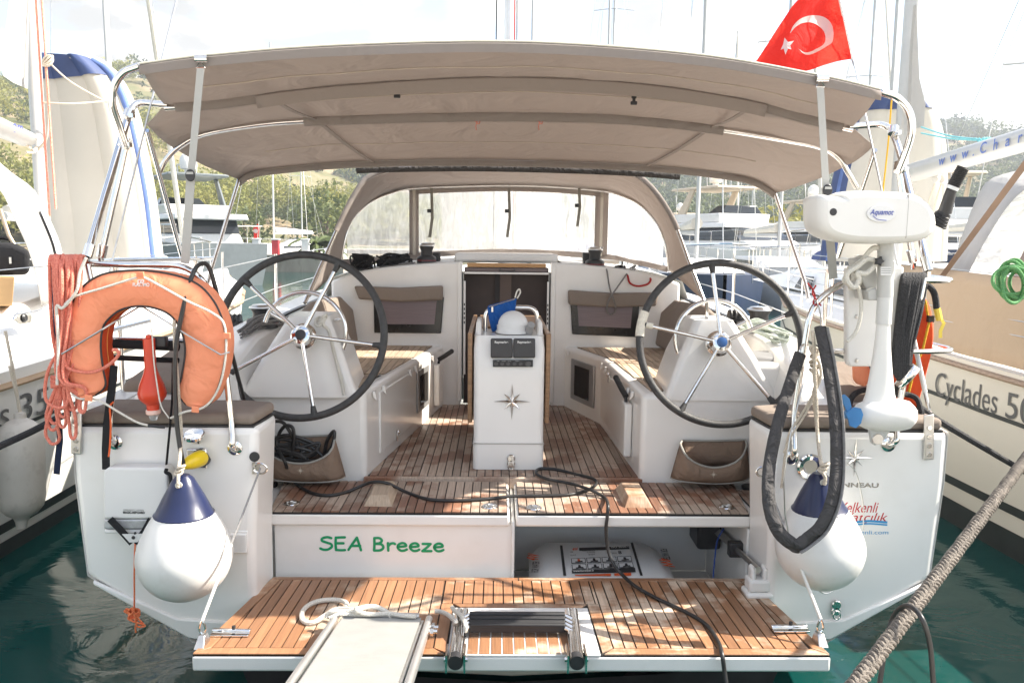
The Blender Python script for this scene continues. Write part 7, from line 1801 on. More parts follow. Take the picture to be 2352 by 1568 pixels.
# guard wires along the left boat
for z in (1.72, 2.0):
    mb = MB(); mb.tube([V((-3.06, -.6, z)), V((-3.05, 2.6, z + .06)), V((-3.1, 5.0, z + .12))], .004, 6); mb.build('guard_wire', M_STEEL, LN)
for y in (2.6, 5.0):
    mb = MB(); mb.tube([V((-3.05, y, 1.45)), V((-3.05, y, 2.08))], .0125, 8); mb.build('stanchion', M_CHROME, LN)
# bag and carton in the left cockpit
bgd = thing('travel_bag', 'black soft travel bag on the cockpit seat of the left yacht', 'bag', tuple(W(30, 635, 2.3)))
mb = MB(); mb.hexa([W(*p, 2.05) for p in ((-90, 634), (68, 632), (70, 575), (30, 558), (-90, 556))], [W(*p, 2.45) for p in ((-90, 628), (62, 626), (64, 572), (28, 556), (-90, 552))]); mb.build('bag_body', fabric('black_nylon', (.025, .025, .027), None, .5, 8), bgd, bevel=.04, seg=4)
mb = MB(); mb.tube(smooth_path([W(-20, 556, 2.2), W(0, 546, 2.2), W(22, 550, 2.2), W(26, 560, 2.2)], 5), .014, 8); mb.build('bag_handle', M_BLKWEB, bgd)
mb = MB(); mb.box(W(24, 598, 2.04), (.016, .006, .045)); mb.build('zip_puller', M_STEEL, bgd)
mb = MB(); mb.hexa([W(*p, 1.9) for p in ((-60, 704), (28, 702), (34, 636), (-60, 634))], [W(*p, 2.3) for p in ((-60, 700), (26, 698), (31, 634), (-60, 632))]); tag(mb.build('cardboard_box', mat('cardboard', (.46, .29, .14), .85, var=.12, vscale=6), None, bevel=.006), 'brown cardboard carton below the black travel bag', 'box')
# long grubby fender hanging on the left yacht
lf = thing('sausage_fender', 'grubby white cylindrical fender hanging on the hull of the left yacht', 'fender', tuple(WX(45, 1215, -2.92)))
p0 = WX(50, 1216, -2.93); p1 = WX(46, 955, -2.93); H = p1.z - p0.z
mb = MB(); mb.lathe([(.001, 0), (.028, .01), (.034, .05), (.045, .075), (.085, .10), (.118, .14), (.130, .20), (.130, H - .14), (.115, H - .07), (.07, H - .03), (.035, H - .01), (.03, H + .02), (.001, H + .03)], p0, p1 - p0, 28); mb.build('body', mat('grubby_vinyl', (.55, .51, .45), .5, var=.1, vscale=5, dirt=((.22, .18, .14), 6, .6)), lf)
cord([WX(46, 950, -2.93), WX(30, 850, -2.95), WX(12, 760, -2.97)], .009, 'lanyard', M_CREAM, lf); cord([WX(48, 950, -2.93), WX(22, 840, -2.95)], .008, 'lanyard', M_CREAM, lf)
bln = cord([W(-80, 1062, -.55), W(0, 1024, -.30), W(70, 992, -.12), (W(136, 958, .02)), W(160, 950, .1)], .0165, 'stern_line', M_BLKROPE, None); tag(bln, 'taut black mooring line running to the left past the coral coil', 'rope')

# ---- right
RN = thing('moored_yacht', 'cream hulled charter yacht with beige weathercloth moored close on the right', 'sailing yacht', (5.55, 1, WATER_Z))
bmR = lambda y: taper(y, 2.05, 2.26, 10.4)
M_HULL_R = mat('neighbour_hull_cream', (0.66, 0.62, 0.54), .3, var=.04, vscale=1.0)
fxR = big_hull(RN, 5.55, bmR, [(1.38, 1.0), (1.25, .998), (.8, 1.0), (.35, 1.0), (.2, .995), (.0, .9)], [(.55, .49, M_DARKLINE, 'boot_stripe'), (.38, .20, M_DARKLINE, 'boot_stripe'), (1.075, 1.045, M_DARKLINE, 'sheer_stripe')], (1.33, .035, mat('grey_teak_strake', (.36, .26, .19), .7, var=.25, vscale=5, stretch=(1, 8, 40))), M_HULL_R)
xr_ = 5.55 - bmR(1.6) - .008
ya2 = WX(2148, 925, xr_).y; yb2 = WX(2352, 960, xr_).y
p = WX(2150, 908, xr_); q = WX(2352, 956, xr_); ln = (q - p).length
dq = (V((5.55 - bmR(q.y), q.y, 0)) - V((5.55 - bmR(p.y), p.y, 0)))
for t_, f0, f1 in (('Cyclades', 0, .70), ('50.3', .78, 1.22)):
    text_mesh(t_, .25, M_LET, 'model_lettering', RN, V((5.55 - bmR(p.y) - .004, p.y, 1.115)) + dq * f0, dq, Z1, width=ln * (f1 - f0), extrude=.001)
# weathercloth on the guard rails
wc = [(2080, 650), (2130, 646), (2250, 656), (2330, 672), (2420, 690)]; wb = [(2085, 815), (2130, 806), (2250, 838), (2352, 868), (2440, 895)]
yy = [3.0, 2.6, 1.9, 1.3, .7]
P = []
for k in range(9):
    t = k / 8; row = []
    for j in range(7):
        y = 3.1 - 2.9 * t; zt2 = 2.02 - .03 * t; x = 5.55 - bmR(y) + .10; row.append(V((x + .02 * noise.noise(V((y * 2, j * .4, 0))), y, 1.40 + .02 * y + (zt2 - 1.40) * j / 6 - .25 * max(0, t - .55) * (j / 6))))
    P.append(row)
mb = MB(); mb.grid(P); mb.build('weathercloth', fabric('beige_weathercloth', (.50, .38, .27), None, .5, 3, 500), RN, solid=.006)
for z in (1.62, 1.72, 2.02):
    mb = MB(); mb.tube([V((5.55 - bmR(y) + .08, y, z + .02 * y)) for y in (-.6, 1.0, 3, 5, 7, 9)], .004, 6); mb.build('guard_wire', M_STEEL, RN)
for y in (3.2, 4.4, 5.4, 6.6, 7.8, 9.0):
    mb = MB(); mb.tube([V((5.55 - bmR(y) + .07, y, 1.45)), V((5.55 - bmR(y) + .07, y, 2.06 + .02 * y))], .0125, 8); mb.build('stanchion', M_CHROME, RN)
# coachroof with dark windows
mb = MB(); mb.grid([[V((4.1, y, 1.42 + .025 * y)), V((4.3, y, z)), V((5.55, y, z + .1)), V((6.8, y, z)), V((7.0, y, 1.42 + .025 * y))] for y, z in ((2.6, 1.90), (5.5, 1.95), (8.2, 1.85), (9.3, 1.62))], False); mb.build('coachroof', M_GEL, RN, bevel=.05, seg=3)
for y0 in (3.6, 4.7, 5.8, 6.9):
    mb = MB(); mb.prism([V((4.10 + .02, y0, 1.62)), V((4.10 + .02, y0 + .55, 1.63)), V((4.20, y0 + .5, 1.80)), V((4.20, y0 + .08, 1.80))], (-.012, 0, .006)); mb.build('cabin_window', M_FR, RN, bevel=.006)
# sprayhood with clear panels
def qc(pts, Y): return lerp_curve([W(*p, Y) for p in pts], 22)
C0 = qc(((2164, 652), (2192, 592), (2232, 482), (2262, 422), (2300, 402), (2370, 386), (2480, 372)), 3.0)
C1 = qc(((2212, 655), (2236, 604), (2276, 532), (2318, 470), (2362, 430), (2430, 400), (2540, 384)), 2.5)
C2 = qc(((2318, 660), (2340, 600), (2372, 540), (2410, 490), (2460, 450), (2540, 420), (2640, 400)), 1.9)
C3 = qc(((2345, 662), (2366, 602), (2398, 542), (2436, 492), (2486, 452), (2566, 420), (2666, 400)), 1.85)
M_HOODG = fabric('grey_white_hood', (.52, .51, .50), (.5, .49, .48), .5, 4, 500, tw=.2)
mb = MB(); mb.grid([[a.lerp(b, t / 3) + V((0, 0, .03 * math.sin(math.pi * t / 3))) for t in range(4)] for a, b in zip(C0, C1)]); h2 = mb.build('sprayhood', M_HOODG, RN, solid=.004)
mb = MB(); mb.grid([[a.lerp(b, t / 4) + V((0, 0, .03 * math.sin(math.pi * t / 4))) for t in range(5)] for a, b in zip(C1, C2)]); mb.build('hood_window', M_VINYL, h2)
mb = MB(); mb.grid([[a, b] for a, b in zip(C2, C3)]); mb.build('hood_border', mat('hood_border_brown', (.28, .22, .19), .8, var=.1), h2, solid=.004)
mb = MB(); mb.strip([C0[0], C1[0], C2[0]], .10, .006, (0, -1, .3)); mb.build('hood_foot', M_HOODG, h2)
mb = MB(); mb.strip([W(2160, 640, 2.4), W(2230, 545, 1.8), W(2352, 380, 1.2), W(2420, 300, .9)], .04, .004, (-.3, -1, 0)); mb.build('hood_strap', mat('strap_brown', (.28, .19, .14), .8, var=.1), h2)
# mast, boom with web address, sail bag
mxR = W(2074, 300, 7.4); mb = MB(); mb.tube([V((mxR.x, 7.4, 1.95)), V((mxR.x + .05, 7.5, 17))], .12, 14, flat=.75); mb.build('mast', MATS['mast_white'], RN)
b0, b1 = W(2090, 398, 7.1), W(2352, 322, 4.9); b2 = b1 + (b1 - b0) * .6
mb = MB(); mb.tube([b0, b2], .155, 14, flat=.8); mb.build('boom', MATS['mast_white'], RN)
dB = (b1 - b0).normalized(); nB = dB.cross(V((0, 0, 1))).normalized()
if nB.y > 0: nB = -nB
a = b0 + (b1 - b0) * .36
M_BBL = mat('boom_blue', (.10, .16, .42), .5, var=.05); pos = b0.lerp(b1, .42) + nB * .160 - V((0, 0, .06))
for ch, adv in zip('www.Charter', (1.25, 1.25, 1.1, .7, 1.25, 1.1, 1.05, .85, .75, 1.05, .8)):
    text_mesh(ch, .17, M_BBL, 'boom_letter', RN, pos, dB, V((0, 0, 1)) - dB * dB.z, shear=.12, extrude=.004, bold=.002); pos = pos + dB * adv * (b1 - b0).length * .083
mb = MB(); mb.prism([W(*p, 7.0) for p in ((2105, 10), (2112, 180), (2126, 240), (2122, 290), (2090, 300), (2096, 120))], (0, .08, 0)); mb.build('mainsail_luff', M_WCLOTH, RN)
M_TURQ = braid('turquoise_line', (.05, .45, .55), (.3, .6, .62), 120)
cord([W(2116, 292, 7.0), W(2180, 312, 6.4), W(2250, 320, 5.8)], .010, 'lazy_jack', M_TURQ, RN); cord([W(2116, 306, 7.0), W(2180, 318, 6.4), W(2240, 322, 5.9)], .010, 'lazy_jack', M_TURQ, RN)
for k in range(3): cord([W(2240 + 8 * k, 318, 5.85), W(2252 + 8 * k, 326, 5.8), W(2262 + 6 * k, 316, 5.75)], .012, 'reef_knot', M_TURQ, RN)
cord([W(2048, 230, 7.2), W(2040, 330, 7.2), W(2028, 440, 7.2)], .012, 'yellow_halyard', MATS['yellow_rope'], RN)
for px in (2150, 2165): 
    p = W(px, 412, 6.6); mb = MB(); mb.lathe([(.05, -.02), (.055, 0), (.05, .02)], p, (1, .3, 0), 14); mb.build('boom_block', mat('block_white', (.6, .58, .54), .5, var=.1), RN)
    for q in (2120, 2135): cord([p, W(px - 20, 480, 6.7), W(q, 545, 6.9)], .010, 'mainsheet', M_CREAM, RN)
# green coiled rope on the right rail
gc = thing('green_coil', 'green coiled line hanging on the guard rail of the right yacht', 'rope', tuple(W(2320, 690, 1.1)))
rnd = random.Random(8)
M_GRN = braid('green_rope', (.03, .20, .07), (.15, .34, .12), 140)
for k in range(9):
    cx_, cy_ = 2330 + rnd.uniform(-8, 16), 648 + rnd.uniform(-8, 8); rx, ry = rnd.uniform(22, 44), rnd.uniform(28, 46)
    mb = MB(); mb.tube(smooth_path([W(cx_ + rx * math.cos(t), cy_ + ry * math.sin(t), 1.05 + .02 * k + .03 * math.sin(t * 2)) for t in [2 * math.pi * q / 10 for q in range(10)]], 4, True), .011, 7, closed=True); mb.build('turn', M_GRN, gc)
brt = cord([W(2112, 935, -.14), W(2150, 962, -.05), W(2250, 1022, .2), W(2360, 1086, .55), W(2480, 1150, .9)], .0165, 'stern_line', M_BLKROPE, None); tag(brt, 'taut black mooring line running to the right below the black coil', 'rope')
# unseen quay under the photographer, carries gangway; enlarged and paled for bounced sunlight
mb = MB(); mb.bb(-60, 60, -45, -2.35, -.8, .92); kind(mb.build('quay_foreground', mat('quay_concrete', (.50, .46, .41), .9, var=.15, vscale=3, bump=.4, bscale=30)), 'structure')
# ================================================================== background: hills, wood, quay, boats
rnd = random.Random(11)
def ridge(x, y):
    """hill height"""
    n1 = noise.fractal(V((x * .006, y * .006, 2.0)), 1.0, 2.1, 5)
    n2 = noise.fractal(V((x * .03, y * .03, 7.0)), 1.0, 2.2, 4)
    left = 52 * math.exp(-((x + 140) / 85) ** 2) * min(1, max(0, (y - 86) / 210)) ** .9
    mid = 52 * math.exp(-((x + 10) / 230) ** 2) * min(1, max(0, (y - 260) / 260))
    right = 56 * math.exp(-((x - 270) / 200) ** 2) * min(1, max(0, (y - 150) / 330)) ** .9
    h = left + mid + right
    return .35 + h * (1 + .22 * n1) + (3.0 * n2 * min(1, h / 12))
xs_ = [-460 + 11.5 * i for i in range(90)]; ys2 = [66 + 8.6 * j for j in range(66)]
P = [[V((x, y, ridge(x, y) if y > 70 else -.5)) for x in xs_] for y in ys2]
mb = MB(); mb.grid(P)
def hill_mat():
    m = bpy.data.materials.new('hillside_earth'); m.use_nodes = True; t = m.node_tree; b = t.nodes['Principled BSDF']; b.inputs['Roughness'].default_value = .95
    g = t.nodes.new('ShaderNodeNewGeometry').outputs['Position']
    n = t.nodes.new('ShaderNodeTexNoise'); n.inputs['Scale'].default_value = .045; n.inputs['Detail'].default_value = 9; n.inputs['Roughness'].default_value = .65
    t.links.new(g, n.inputs['Vector'])
    r = t.nodes.new('ShaderNodeValToRGB'); e = r.color_ramp.elements
    e[0].position = .36; e[0].color = (.085, .11, .03, 1); e[1].position = .64; e[1].color = (.34, .245, .165, 1)
    x = e.new(.50); x.color = (.16, .14, .065, 1)
    t.links.new(n.outputs['Fac'], r.inputs['Fac']); t.links.new(r.outputs[0], b.inputs['Base Color'])
    return m
kind(mb.build('hillside', hill_mat()), 'structure')
import numpy as np
def wood(name, n, xr, yr, size, tint, seed, faces, keep, lf=.26):
    """many crowns of leaf-sprig faces, spread over the slope"""
    rn = random.Random(seed); rs = np.random.RandomState(seed); V3 = []
    for _ in range(n):
        y = rn.uniform(*yr); x = rn.uniform(*xr) * (y / yr[1])
        z = ridge(x, y)
        if z < 1.2 or noise.noise(V((x * .022, y * .022, seed))) < keep: continue
        s_ = size * rn.uniform(.55, 1.35); hgt = s_ * rn.uniform(.9, 1.5); nl = 7
        lob = np.column_stack([rs.uniform(-.62, .62, nl) * s_, rs.uniform(-.62, .62, nl) * s_, rs.uniform(.25, 1.0, nl) * hgt]); lr = rs.uniform(.32, .62, nl) * s_
        f_ = int(faces * (1 if y < 160 else .6)); k = rs.randint(0, nl, f_)
        d = rs.normal(size=(f_, 3)); d /= np.linalg.norm(d, axis=1)[:, None]; d[:, 2] = np.abs(d[:, 2]) * 1.15 - .25
        c = np.array([x, y, z]) + lob[k] + d * (lr[k] * rs.uniform(.65, 1.05, f_))[:, None]
        h = lf * (1 + max(0, y - 150) / 400) * rs.uniform(.6, 1.5, f_)[:, None]
        a1 = rs.normal(size=(f_, 3)); a1 *= h / np.linalg.norm(a1, axis=1)[:, None]; a2 = rs.normal(size=(f_, 3)); a2[:, 2] += .4; a2 *= h / np.linalg.norm(a2, axis=1)[:, None]
        V3.append(np.stack([c - a1 - a2 * .4, c + a1 - a2 * .6, c + a2], axis=1))
    vv = np.concatenate(V3).reshape(-1, 3); nt_ = len(vv) // 3
    me = bpy.data.meshes.new(name); me.vertices.add(len(vv)); me.vertices.foreach_set('co', vv.astype(np.float32).ravel())
    me.loops.add(nt_ * 3); me.loops.foreach_set('vertex_index', np.arange(nt_ * 3, dtype=np.int32)); me.polygons.add(nt_)
    me.polygons.foreach_set('loop_start', np.arange(0, nt_ * 3, 3, dtype=np.int32)); me.polygons.foreach_set('loop_total', np.full(nt_, 3, dtype=np.int32)); me.update(calc_edges=True)
    o = bpy.data.objects.new(name, me); col.objects.link(o); me.materials.append(tint); kind(o, 'stuff')
    return o
def leaf(name, c, c2):
    m = bpy.data.materials.new(name); m.use_nodes = True; t = m.node_tree; b = t.nodes['Principled BSDF']; b.inputs['Roughness'].default_value = .7
    g = t.nodes.new('ShaderNodeNewGeometry').outputs['Position']; n = t.nodes.new('ShaderNodeTexNoise'); n.inputs['Scale'].default_value = .16; n.inputs['Detail'].default_value = 3
    t.links.new(g, n.inputs['Vector']); r = t.nodes.new('ShaderNodeValToRGB'); r.color_ramp.elements[0].position = .35; r.color_ramp.elements[1].position = .65
    r.color_ramp.elements[0].color = (*c, 1); r.color_ramp.elements[1].color = (*c2, 1); t.links.new(n.outputs['Fac'], r.inputs['Fac']); t.links.new(r.outputs[0], b.inputs['Base Color'])
    tr = t.nodes.new('ShaderNodeBsdfTranslucent'); t.links.new(r.outputs[0], tr.inputs['Color'])
    mx = t.nodes.new('ShaderNodeMixShader'); mx.inputs['Fac'].default_value = .3; t.links.new(b.outputs[0], mx.inputs[1]); t.links.new(tr.outputs[0], mx.inputs[2]); t.links.new(mx.outputs[0], t.nodes['Material Output'].inputs['Surface'])
    return m
M_LY = leaf('foliage_yellow_green', (.16, .18, .035), (.28, .265, .06)); M_LG = leaf('foliage_green', (.06, .09, .025), (.115, .14, .04)); M_LD = leaf('foliage_dark', (.03, .055, .025), (.06, .085, .035))
wood('pine_wood', 1500, (-250, -25), (88, 330), 3.8, M_LY, 1, 300, -.02)
wood('shrub_wood', 1200, (-250, -25), (88, 330), 2.4, M_LG, 2, 200, .02)
wood('far_pine_wood', 1500, (40, 480), (170, 520), 5.6, M_LG, 3, 170, -.2, .42)
wood('dark_pine_wood', 1300, (40, 480), (170, 520), 5.0, M_LD, 4, 150, -.1, .42)
wood('ridge_wood', 900, (-230, 200), (260, 520), 5.0, M_LD, 5, 130, -.2, .42)

# quay and shore
M_QUAY = mat('quay_stained', (.34, .30, .25), .9, var=.25, vscale=.8, stretch=(1, 1, .3), bump=.4, bscale=6, dirt=((.12, .10, .08), 1.5, .7))
mb = MB(); mb.bb(-75, -9.2, 44, 46.6, -1, 1.12); kind(mb.build('quay', M_QUAY), 'structure')
mb = MB(); mb.bb(-120, 120, 88, 112, -1, .9); kind(mb.build('waterfront', M_QUAY), 'structure')
mb = MB(); mb.bb(-75, -9.4, 43.93, 44.3, 1.12, 1.20); kind(mb.build('quay_edge', mat('quay_edge', (.45, .41, .35), .9, var=.15, vscale=2)), 'structure')

def xf(mb, T):
    mb.v = [tuple(T @ V(p)) for p in mb.v]; return mb
M_BW = mat('boat_white', (.74, .73, .71), .35, var=.03); M_BG = mat('boat_grey', (.16, .18, .19), .35, var=.06); M_BN = mat('boat_navy', (.02, .035, .08), .3, var=.1)
M_BWIN = mat('boat_window', (.03, .035, .04), .12, var=.1); M_SAILC = mat('sail_cover', (.66, .62, .54), .8, var=.08); M_BLUEC = mat('blue_cover', (.03, .06, .20), .8, var=.1); M_BEIGE = mat('boat_beige_canvas', (.56, .47, .36), .85, var=.08)
def hull_mb(L_, B, H, z0):
    mb = MB(); P_ = []
    for t in (0, .08, .25, .5, .72, .88, .97, 1.0):
        w = B / 2 * (0.82 + .18 * math.sin(math.pi * min(1, t * 1.3 + .2)) if t < .5 else max(.02, (1 - ((t - .5) / .5) ** 2.0)))
        y = L_ * (t - .5); sh = H + .22 * t * t
        P_.append([V((-w, y, sh)), V((-w * .96, y, sh * .5)), V((-w * .8, y - .15 * t, z0)), V((w * .8, y - .15 * t, z0)), V((w * .96, y, sh * .5)), V((w, y, sh))])
    mb.grid(P_, True); mb.grid([[r[0], r[5]] for r in P_], False); mb.add(P_[0], [(0, 1, 2, 3, 4, 5)])
    return mb
GRPS = 'sailing yachts moored across the marina'
def sailboat(lab, px, Y, hdg, L_, mast, hull_m, cover, genoa=True, hood=True, spread=(.45, .7), hullshow=True):
    base = W(px, 560, Y); T = Matrix.Translation((base.x, Y, WATER_Z)) @ Matrix.Rotation(R(hdg), 4, 'Z')
    th = thing('moored_sailboat', lab, 'sailing yacht', (base.x, Y, WATER_Z), GRPS)
    my = L_ * .08
    B = L_ * .31
    xf(hull_mb(L_, B, 1.15, -.3), T).build('hull', hull_m, th, sharp=50)
    mb = MB(); mb.grid([[V((-B * .30, y, 1.1)), V((-B * .25, y, z)), V((B * .25, y, z)), V((B * .30, y, 1.1))] for y, z in ((-L_ * .18, 1.55), (L_ * .12, 1.6), (L_ * .26, 1.3))], False); xf(mb, T).build('cabin', M_BW, th, bevel=.03)
    for s in (-1, 1):
        mb = MB(); mb.prism([V((s * B * .285, -L_ * .12, 1.25)), V((s * B * .285, L_ * .12, 1.27)), V((s * B * .268, L_ * .10, 1.45)), V((s * B * .268, -L_ * .12, 1.45))], (s * .01, 0, 0)); xf(mb, T).build('cabin_window', M_BWIN, th)
    mb = MB(); mb.tube([V((0, my, 1.3)), V((0, my - .15, mast))], .085, 10, flat=.7); xf(mb, T).build('mast', MATS['mast_white'], th)
    mb = MB(); mb.tube([V((0, my - .1, 2.3)), V((0, -L_ * .33, 2.35))], .08, 8); xf(mb, T).build('boom', MATS['mast_white'], th)
    mb = MB(); mb.tube([V((0, my - .15, 2.55)), V((0, -L_ * .15, 2.5)), V((0, -L_ * .32, 2.45))], .16, 8, rfun=lambda t: .17 - .08 * t); xf(mb, T).build('sail_cover', cover, th)
    for f in spread:
        z = 1.3 + (mast - 1.3) * f; mb = MB(); mb.tube([V((-B * .28, my - .25, z)), V((0, my, z + .05)), V((B * .28, my - .25, z))], .025, 6); xf(mb, T).build('spreader', MATS['mast_white'], th)
    for s in (-1, 1):
        mb = MB(); mb.tube([V((s * B * .45, my - .1, 1.2)), V((s * B * .28, my - .25, 1.3 + (mast - 1.3) * spread[0])), V((0, my, mast - .3))], .012, 5); xf(mb, T).build('shroud', M_STEEL, th)
    mb = MB(); mb.tube([V((0, -L_ * .49, 1.2)), V((0, my, mast))], .010, 5); xf(mb, T).build('backstay', M_STEEL, th)
    mb = MB(); mb.tube([V((0, L_ * .48, 1.4)), V((0, L_ * .46, 2.0)), V((0, my + .1, mast - .4))], .07 if genoa else .012, 8, rfun=(lambda t: .03 + .07 * min(1, t * 6) * (1 - .75 * t)) if genoa else None); xf(mb, T).build('furled_genoa' if genoa else 'forestay', M_SAILC if genoa else M_STEEL, th)
    if hood:
        mb = MB(); mb.grid([[V((-B * .30 * math.cos(R(a)), y, 1.4 + .48 * k * math.sin(R(a)))) for a in range(0, 181, 20)] for y, k in ((-L_ * .20, 1.0), (-L_ * .13, 1.0), (-L_ * .06, .35))]); xf(mb, T).build('sprayhood', cover, th, solid=.02)
    if Y < 40:
        for s in (-1, 1):
            for k, (yy, xx) in enumerate(((-.46, .42), (-.28, .47), (-.08, .48), (.12, .46), (.30, .38), (.42, .20))):
                m4 = MB(); m4.tube([V((s * B * xx, L_ * yy, 1.15)), V((s * B * xx * .99, L_ * yy, 1.84 + .15 * max(0, yy)))], .013, 5); xf(m4, T).build('stanchion', M_CHROME, th)
        m4 = MB(); m4.tube([V((-B * .2, L_ * .42, 2.0)), V((-.12, L_ * .49, 2.02)), V((.12, L_ * .49, 2.02)), V((B * .2, L_ * .42, 2.0))], .016, 6); xf(m4, T).build('pulpit', M_CHROME, th)
    for s in (-1, 1):
        m3 = MB(); m3.tube([V((s * B * .42, -L_ * .48, 1.8)), V((s * B * .48, -L_ * .2, 1.82)), V((s * B * .44, L_ * .25, 1.9)), V((s * .2, L_ * .47, 2.0))], .012, 5); xf(m3, T).build('guard_rail', M_CHROME, th)
    return th
sailboat('white sloop with beige canopy on the quay before the left hill', 648, 54, 160, 12, 15.2, M_BW, M_BW, False, True, (.62,))
sailboat('small white sloop with leaning bare mast just right of the sloop with the beige canopy', 692, 66, 200, 10, 13, M_BW, M_SAILC, False, False, (.5,))
sailboat('navy hulled sloop with tall white mast seen above the right wheel', 1590, 19, 173, 12, 17, M_BN, M_SAILC, False, False, (.50, .75))
sailboat('white sloop with furled pale genoa right of the navy hulled sloop', 1668, 52, 172, 11, 16, M_BW, M_SAILC, True, True, (.5, .72))
sailboat('white sloop with thin leaning mast before the flybridge motor yacht', 1712, 62, 190, 11, 15, M_BW, M_BEIGE, False, True, (.55,))
sailboat('white yacht with stout mast just left of the outboard motor head', 1772, 24, 177, 11, 16.5, M_BW, M_SAILC, True, False, (.48, .72))
sailboat('white yacht whose mast rises right of the red flag', 1958, 36, 176, 12, 17, M_BW, M_SAILC, True, True, (.55, .78))
sailboat('white yacht whose single mast rises above the bimini just right of its centre', 1216, 33, 178, 12, 18, M_BW, M_SAILC, False, True, (.5, .75))
sailboat('white yacht with the left of two close masts above the bimini', 1380, 38, 182, 12, 20, M_BW, M_BLUEC, False, True, (.52, .70))
sailboat('white yacht with the right of two close masts above the bimini', 1395, 44, 175, 13, 22, M_BW, M_SAILC, False, True, (.50, .66))
sailboat('white yacht with mast standing just right of the yacht neighbouring the red flag', 1995, 26, 182, 12, 17, M_BW, M_BLUEC, False, True, (.6, .8))
sailboat('white yacht whose mast shows behind the boom of the right hand yacht', 2330, 14, 178, 11, 9.5, M_BW, M_SAILC, False, False, (.55, .8))
sailboat('white sloop with furled cream genoa behind the left dinghy', 232, 14, 2, 11, 16, M_BW, M_SAILC, True, False, (.5, .75))

def motor_yacht(lab, px, Y, hdg, L_, hull_m, dark_top, dome, arch):
    base = W(px, 560, Y); T = Matrix.Translation((base.x, Y, WATER_Z)) @ Matrix.Rotation(R(hdg), 4, 'Z')
    th = thing('motor_yacht', lab, 'motor yacht', (base.x, Y, WATER_Z), 'motor yachts moored across the marina')
    B = L_ * .29
    xf(hull_mb(L_, B, 1.75, -.3), T).build('hull', hull_m, th, sharp=50)
    def block(y0, y1, w0, w1, z0, z1, rake0, rake1, name, m, bev=.06):
        mb = MB(); mb.hexa([V((-w0, y0, z0)), V((w0, y0, z0)), V((w0, y1, z0)), V((-w0, y1, z0))], [V((-w1, y0 + rake0, z1)), V((w1, y0 + rake0, z1)), V((w1, y1 - rake1, z1)), V((-w1, y1 - rake1, z1))]); return xf(mb, T).build(name, m, th, bevel=bev, seg=3)
    block(-L_ * .32, L_ * .30, B * .40, B * .36, 1.7, 2.15, .1, .8, 'deckhouse', M_BW)
    block(-L_ * .30, L_ * .22, B * .375, B * .345, 2.15, 2.75, .1, .9, 'saloon_glass', M_BWIN, .04)
    block(-L_ * .36, L_ * .16, B * .42, B * .40, 2.75, 3.0, .0, .4, 'flybridge_deck', M_BW)
    block(-L_ * .20, L_ * .10, B * .36, B * .38, 3.0, 3.45, .2, .0, 'flybridge_coaming', M_BW)
    block(L_ * .0, L_ * .085, B * .30, B * .22, 3.45, 3.85, .4, .1, 'windscreen', M_BWIN, .02)
    for s in (-1, 1):
        mb = MB(); mb.hexa([V((s * B * .36, -L_ * .20, 3.0)), V((s * B * .33, -L_ * .20, 3.0)), V((s * B * .33, -L_ * .14, 3.0)), V((s * B * .36, -L_ * .14, 3.0))], [V((s * B * .34, -L_ * .10, 4.7)), V((s * B * .31, -L_ * .10, 4.7)), V((s * B * .31, -L_ * .07, 4.7)), V((s * B * .34, -L_ * .07, 4.7))]); xf(mb, T).build('arch_leg', M_BEIGE if arch else M_BG, th, bevel=.03)
    block(-L_ * .22, L_ * .08, B * .36, B * .34, 4.70, 4.82, .0, .1, 'hardtop', M_BG if dark_top else M_BEIGE, .04)
    if dome:
        mb = MB(); mb.lathe([(.16, 0), (.16, .25), (.33, .3), (.36, .55), (.33, .80), (.20, .98), (.001, 1.05)], T @ V((0, -L_ * .08, 4.82)), (0, 0, 1), 20); mb.build('satellite_dome', M_BW, th)
    mb = MB(); mb.tube([T @ V((.3, -L_ * .1, 4.8)), T @ V((.3, -L_ * .12, 6.6))], .03, 6); mb.build('antenna', M_BW, th)
    mb = MB(); mb.tube([T @ V((-.4, -L_ * .06, 4.8)), T @ V((-.4, -L_ * .06, 5.3)), T @ V((.5, -L_ * .06, 5.3))], .05, 6); mb.build('radar_mast', M_BW, th)
    for s in (-1, 1):
        mb = MB(); mb.tube([T @ V((s * B * .47, -L_ * .45, 2.5)), T @ V((s * B * .47, L_ * .1, 2.55)), T @ V((s * B * .30, L_ * .40, 2.75))], .022, 6); mb.build('bow_rail', M_CHROME, th)
        for k in range(7):
            y = -L_ * .42 + k * L_ * .13; w = B * (.47 if y < L_ * .1 else .47 - (y - L_ * .1) / L_ * .6); mb = MB(); mb.tube([T @ V((s * w, y, 1.75)), T @ V((s * w, y, 2.53))], .016, 5); mb.build('rail_post', M_CHROME, th)
        for k in range(4):
            c_ = T @ V((s * (B * .5 + .12), -L_ * .30 + k * L_ * .13, .7)); mb = MB(); mb.lathe([(.02, -.5), (.14, -.38), (.15, .3), (.05, .42), (.02, .5)], c_, (0, 0, 1), 12); mb.build('fender', MATS['grubby_vinyl'] if k % 2 else M_BW, th)
    return th
motor_yacht('dark grey motor yacht with black hardtop moored left of the stone quay', 425, 35, 35, 13, M_BG, True, True, False)
motor_yacht('cream flybridge motor yacht with big white dome behind the right wheel', 1668, 37, 200, 14, M_BW, False, True, True)
motor_yacht('white flybridge motor yacht with white dome just left of the outboard motor', 1888, 48, 195, 15, M_BW, False, True, True)
motor_yacht('white motor yacht with navy stripe low behind the outboard tiller', 2180, 27, 170, 9, M_BN, False, False, True)
motor_yacht('small white flybridge boat beside the sprayhood at the foot of the right hill', 1566, 75, 185, 12, M_BW, False, True, True)

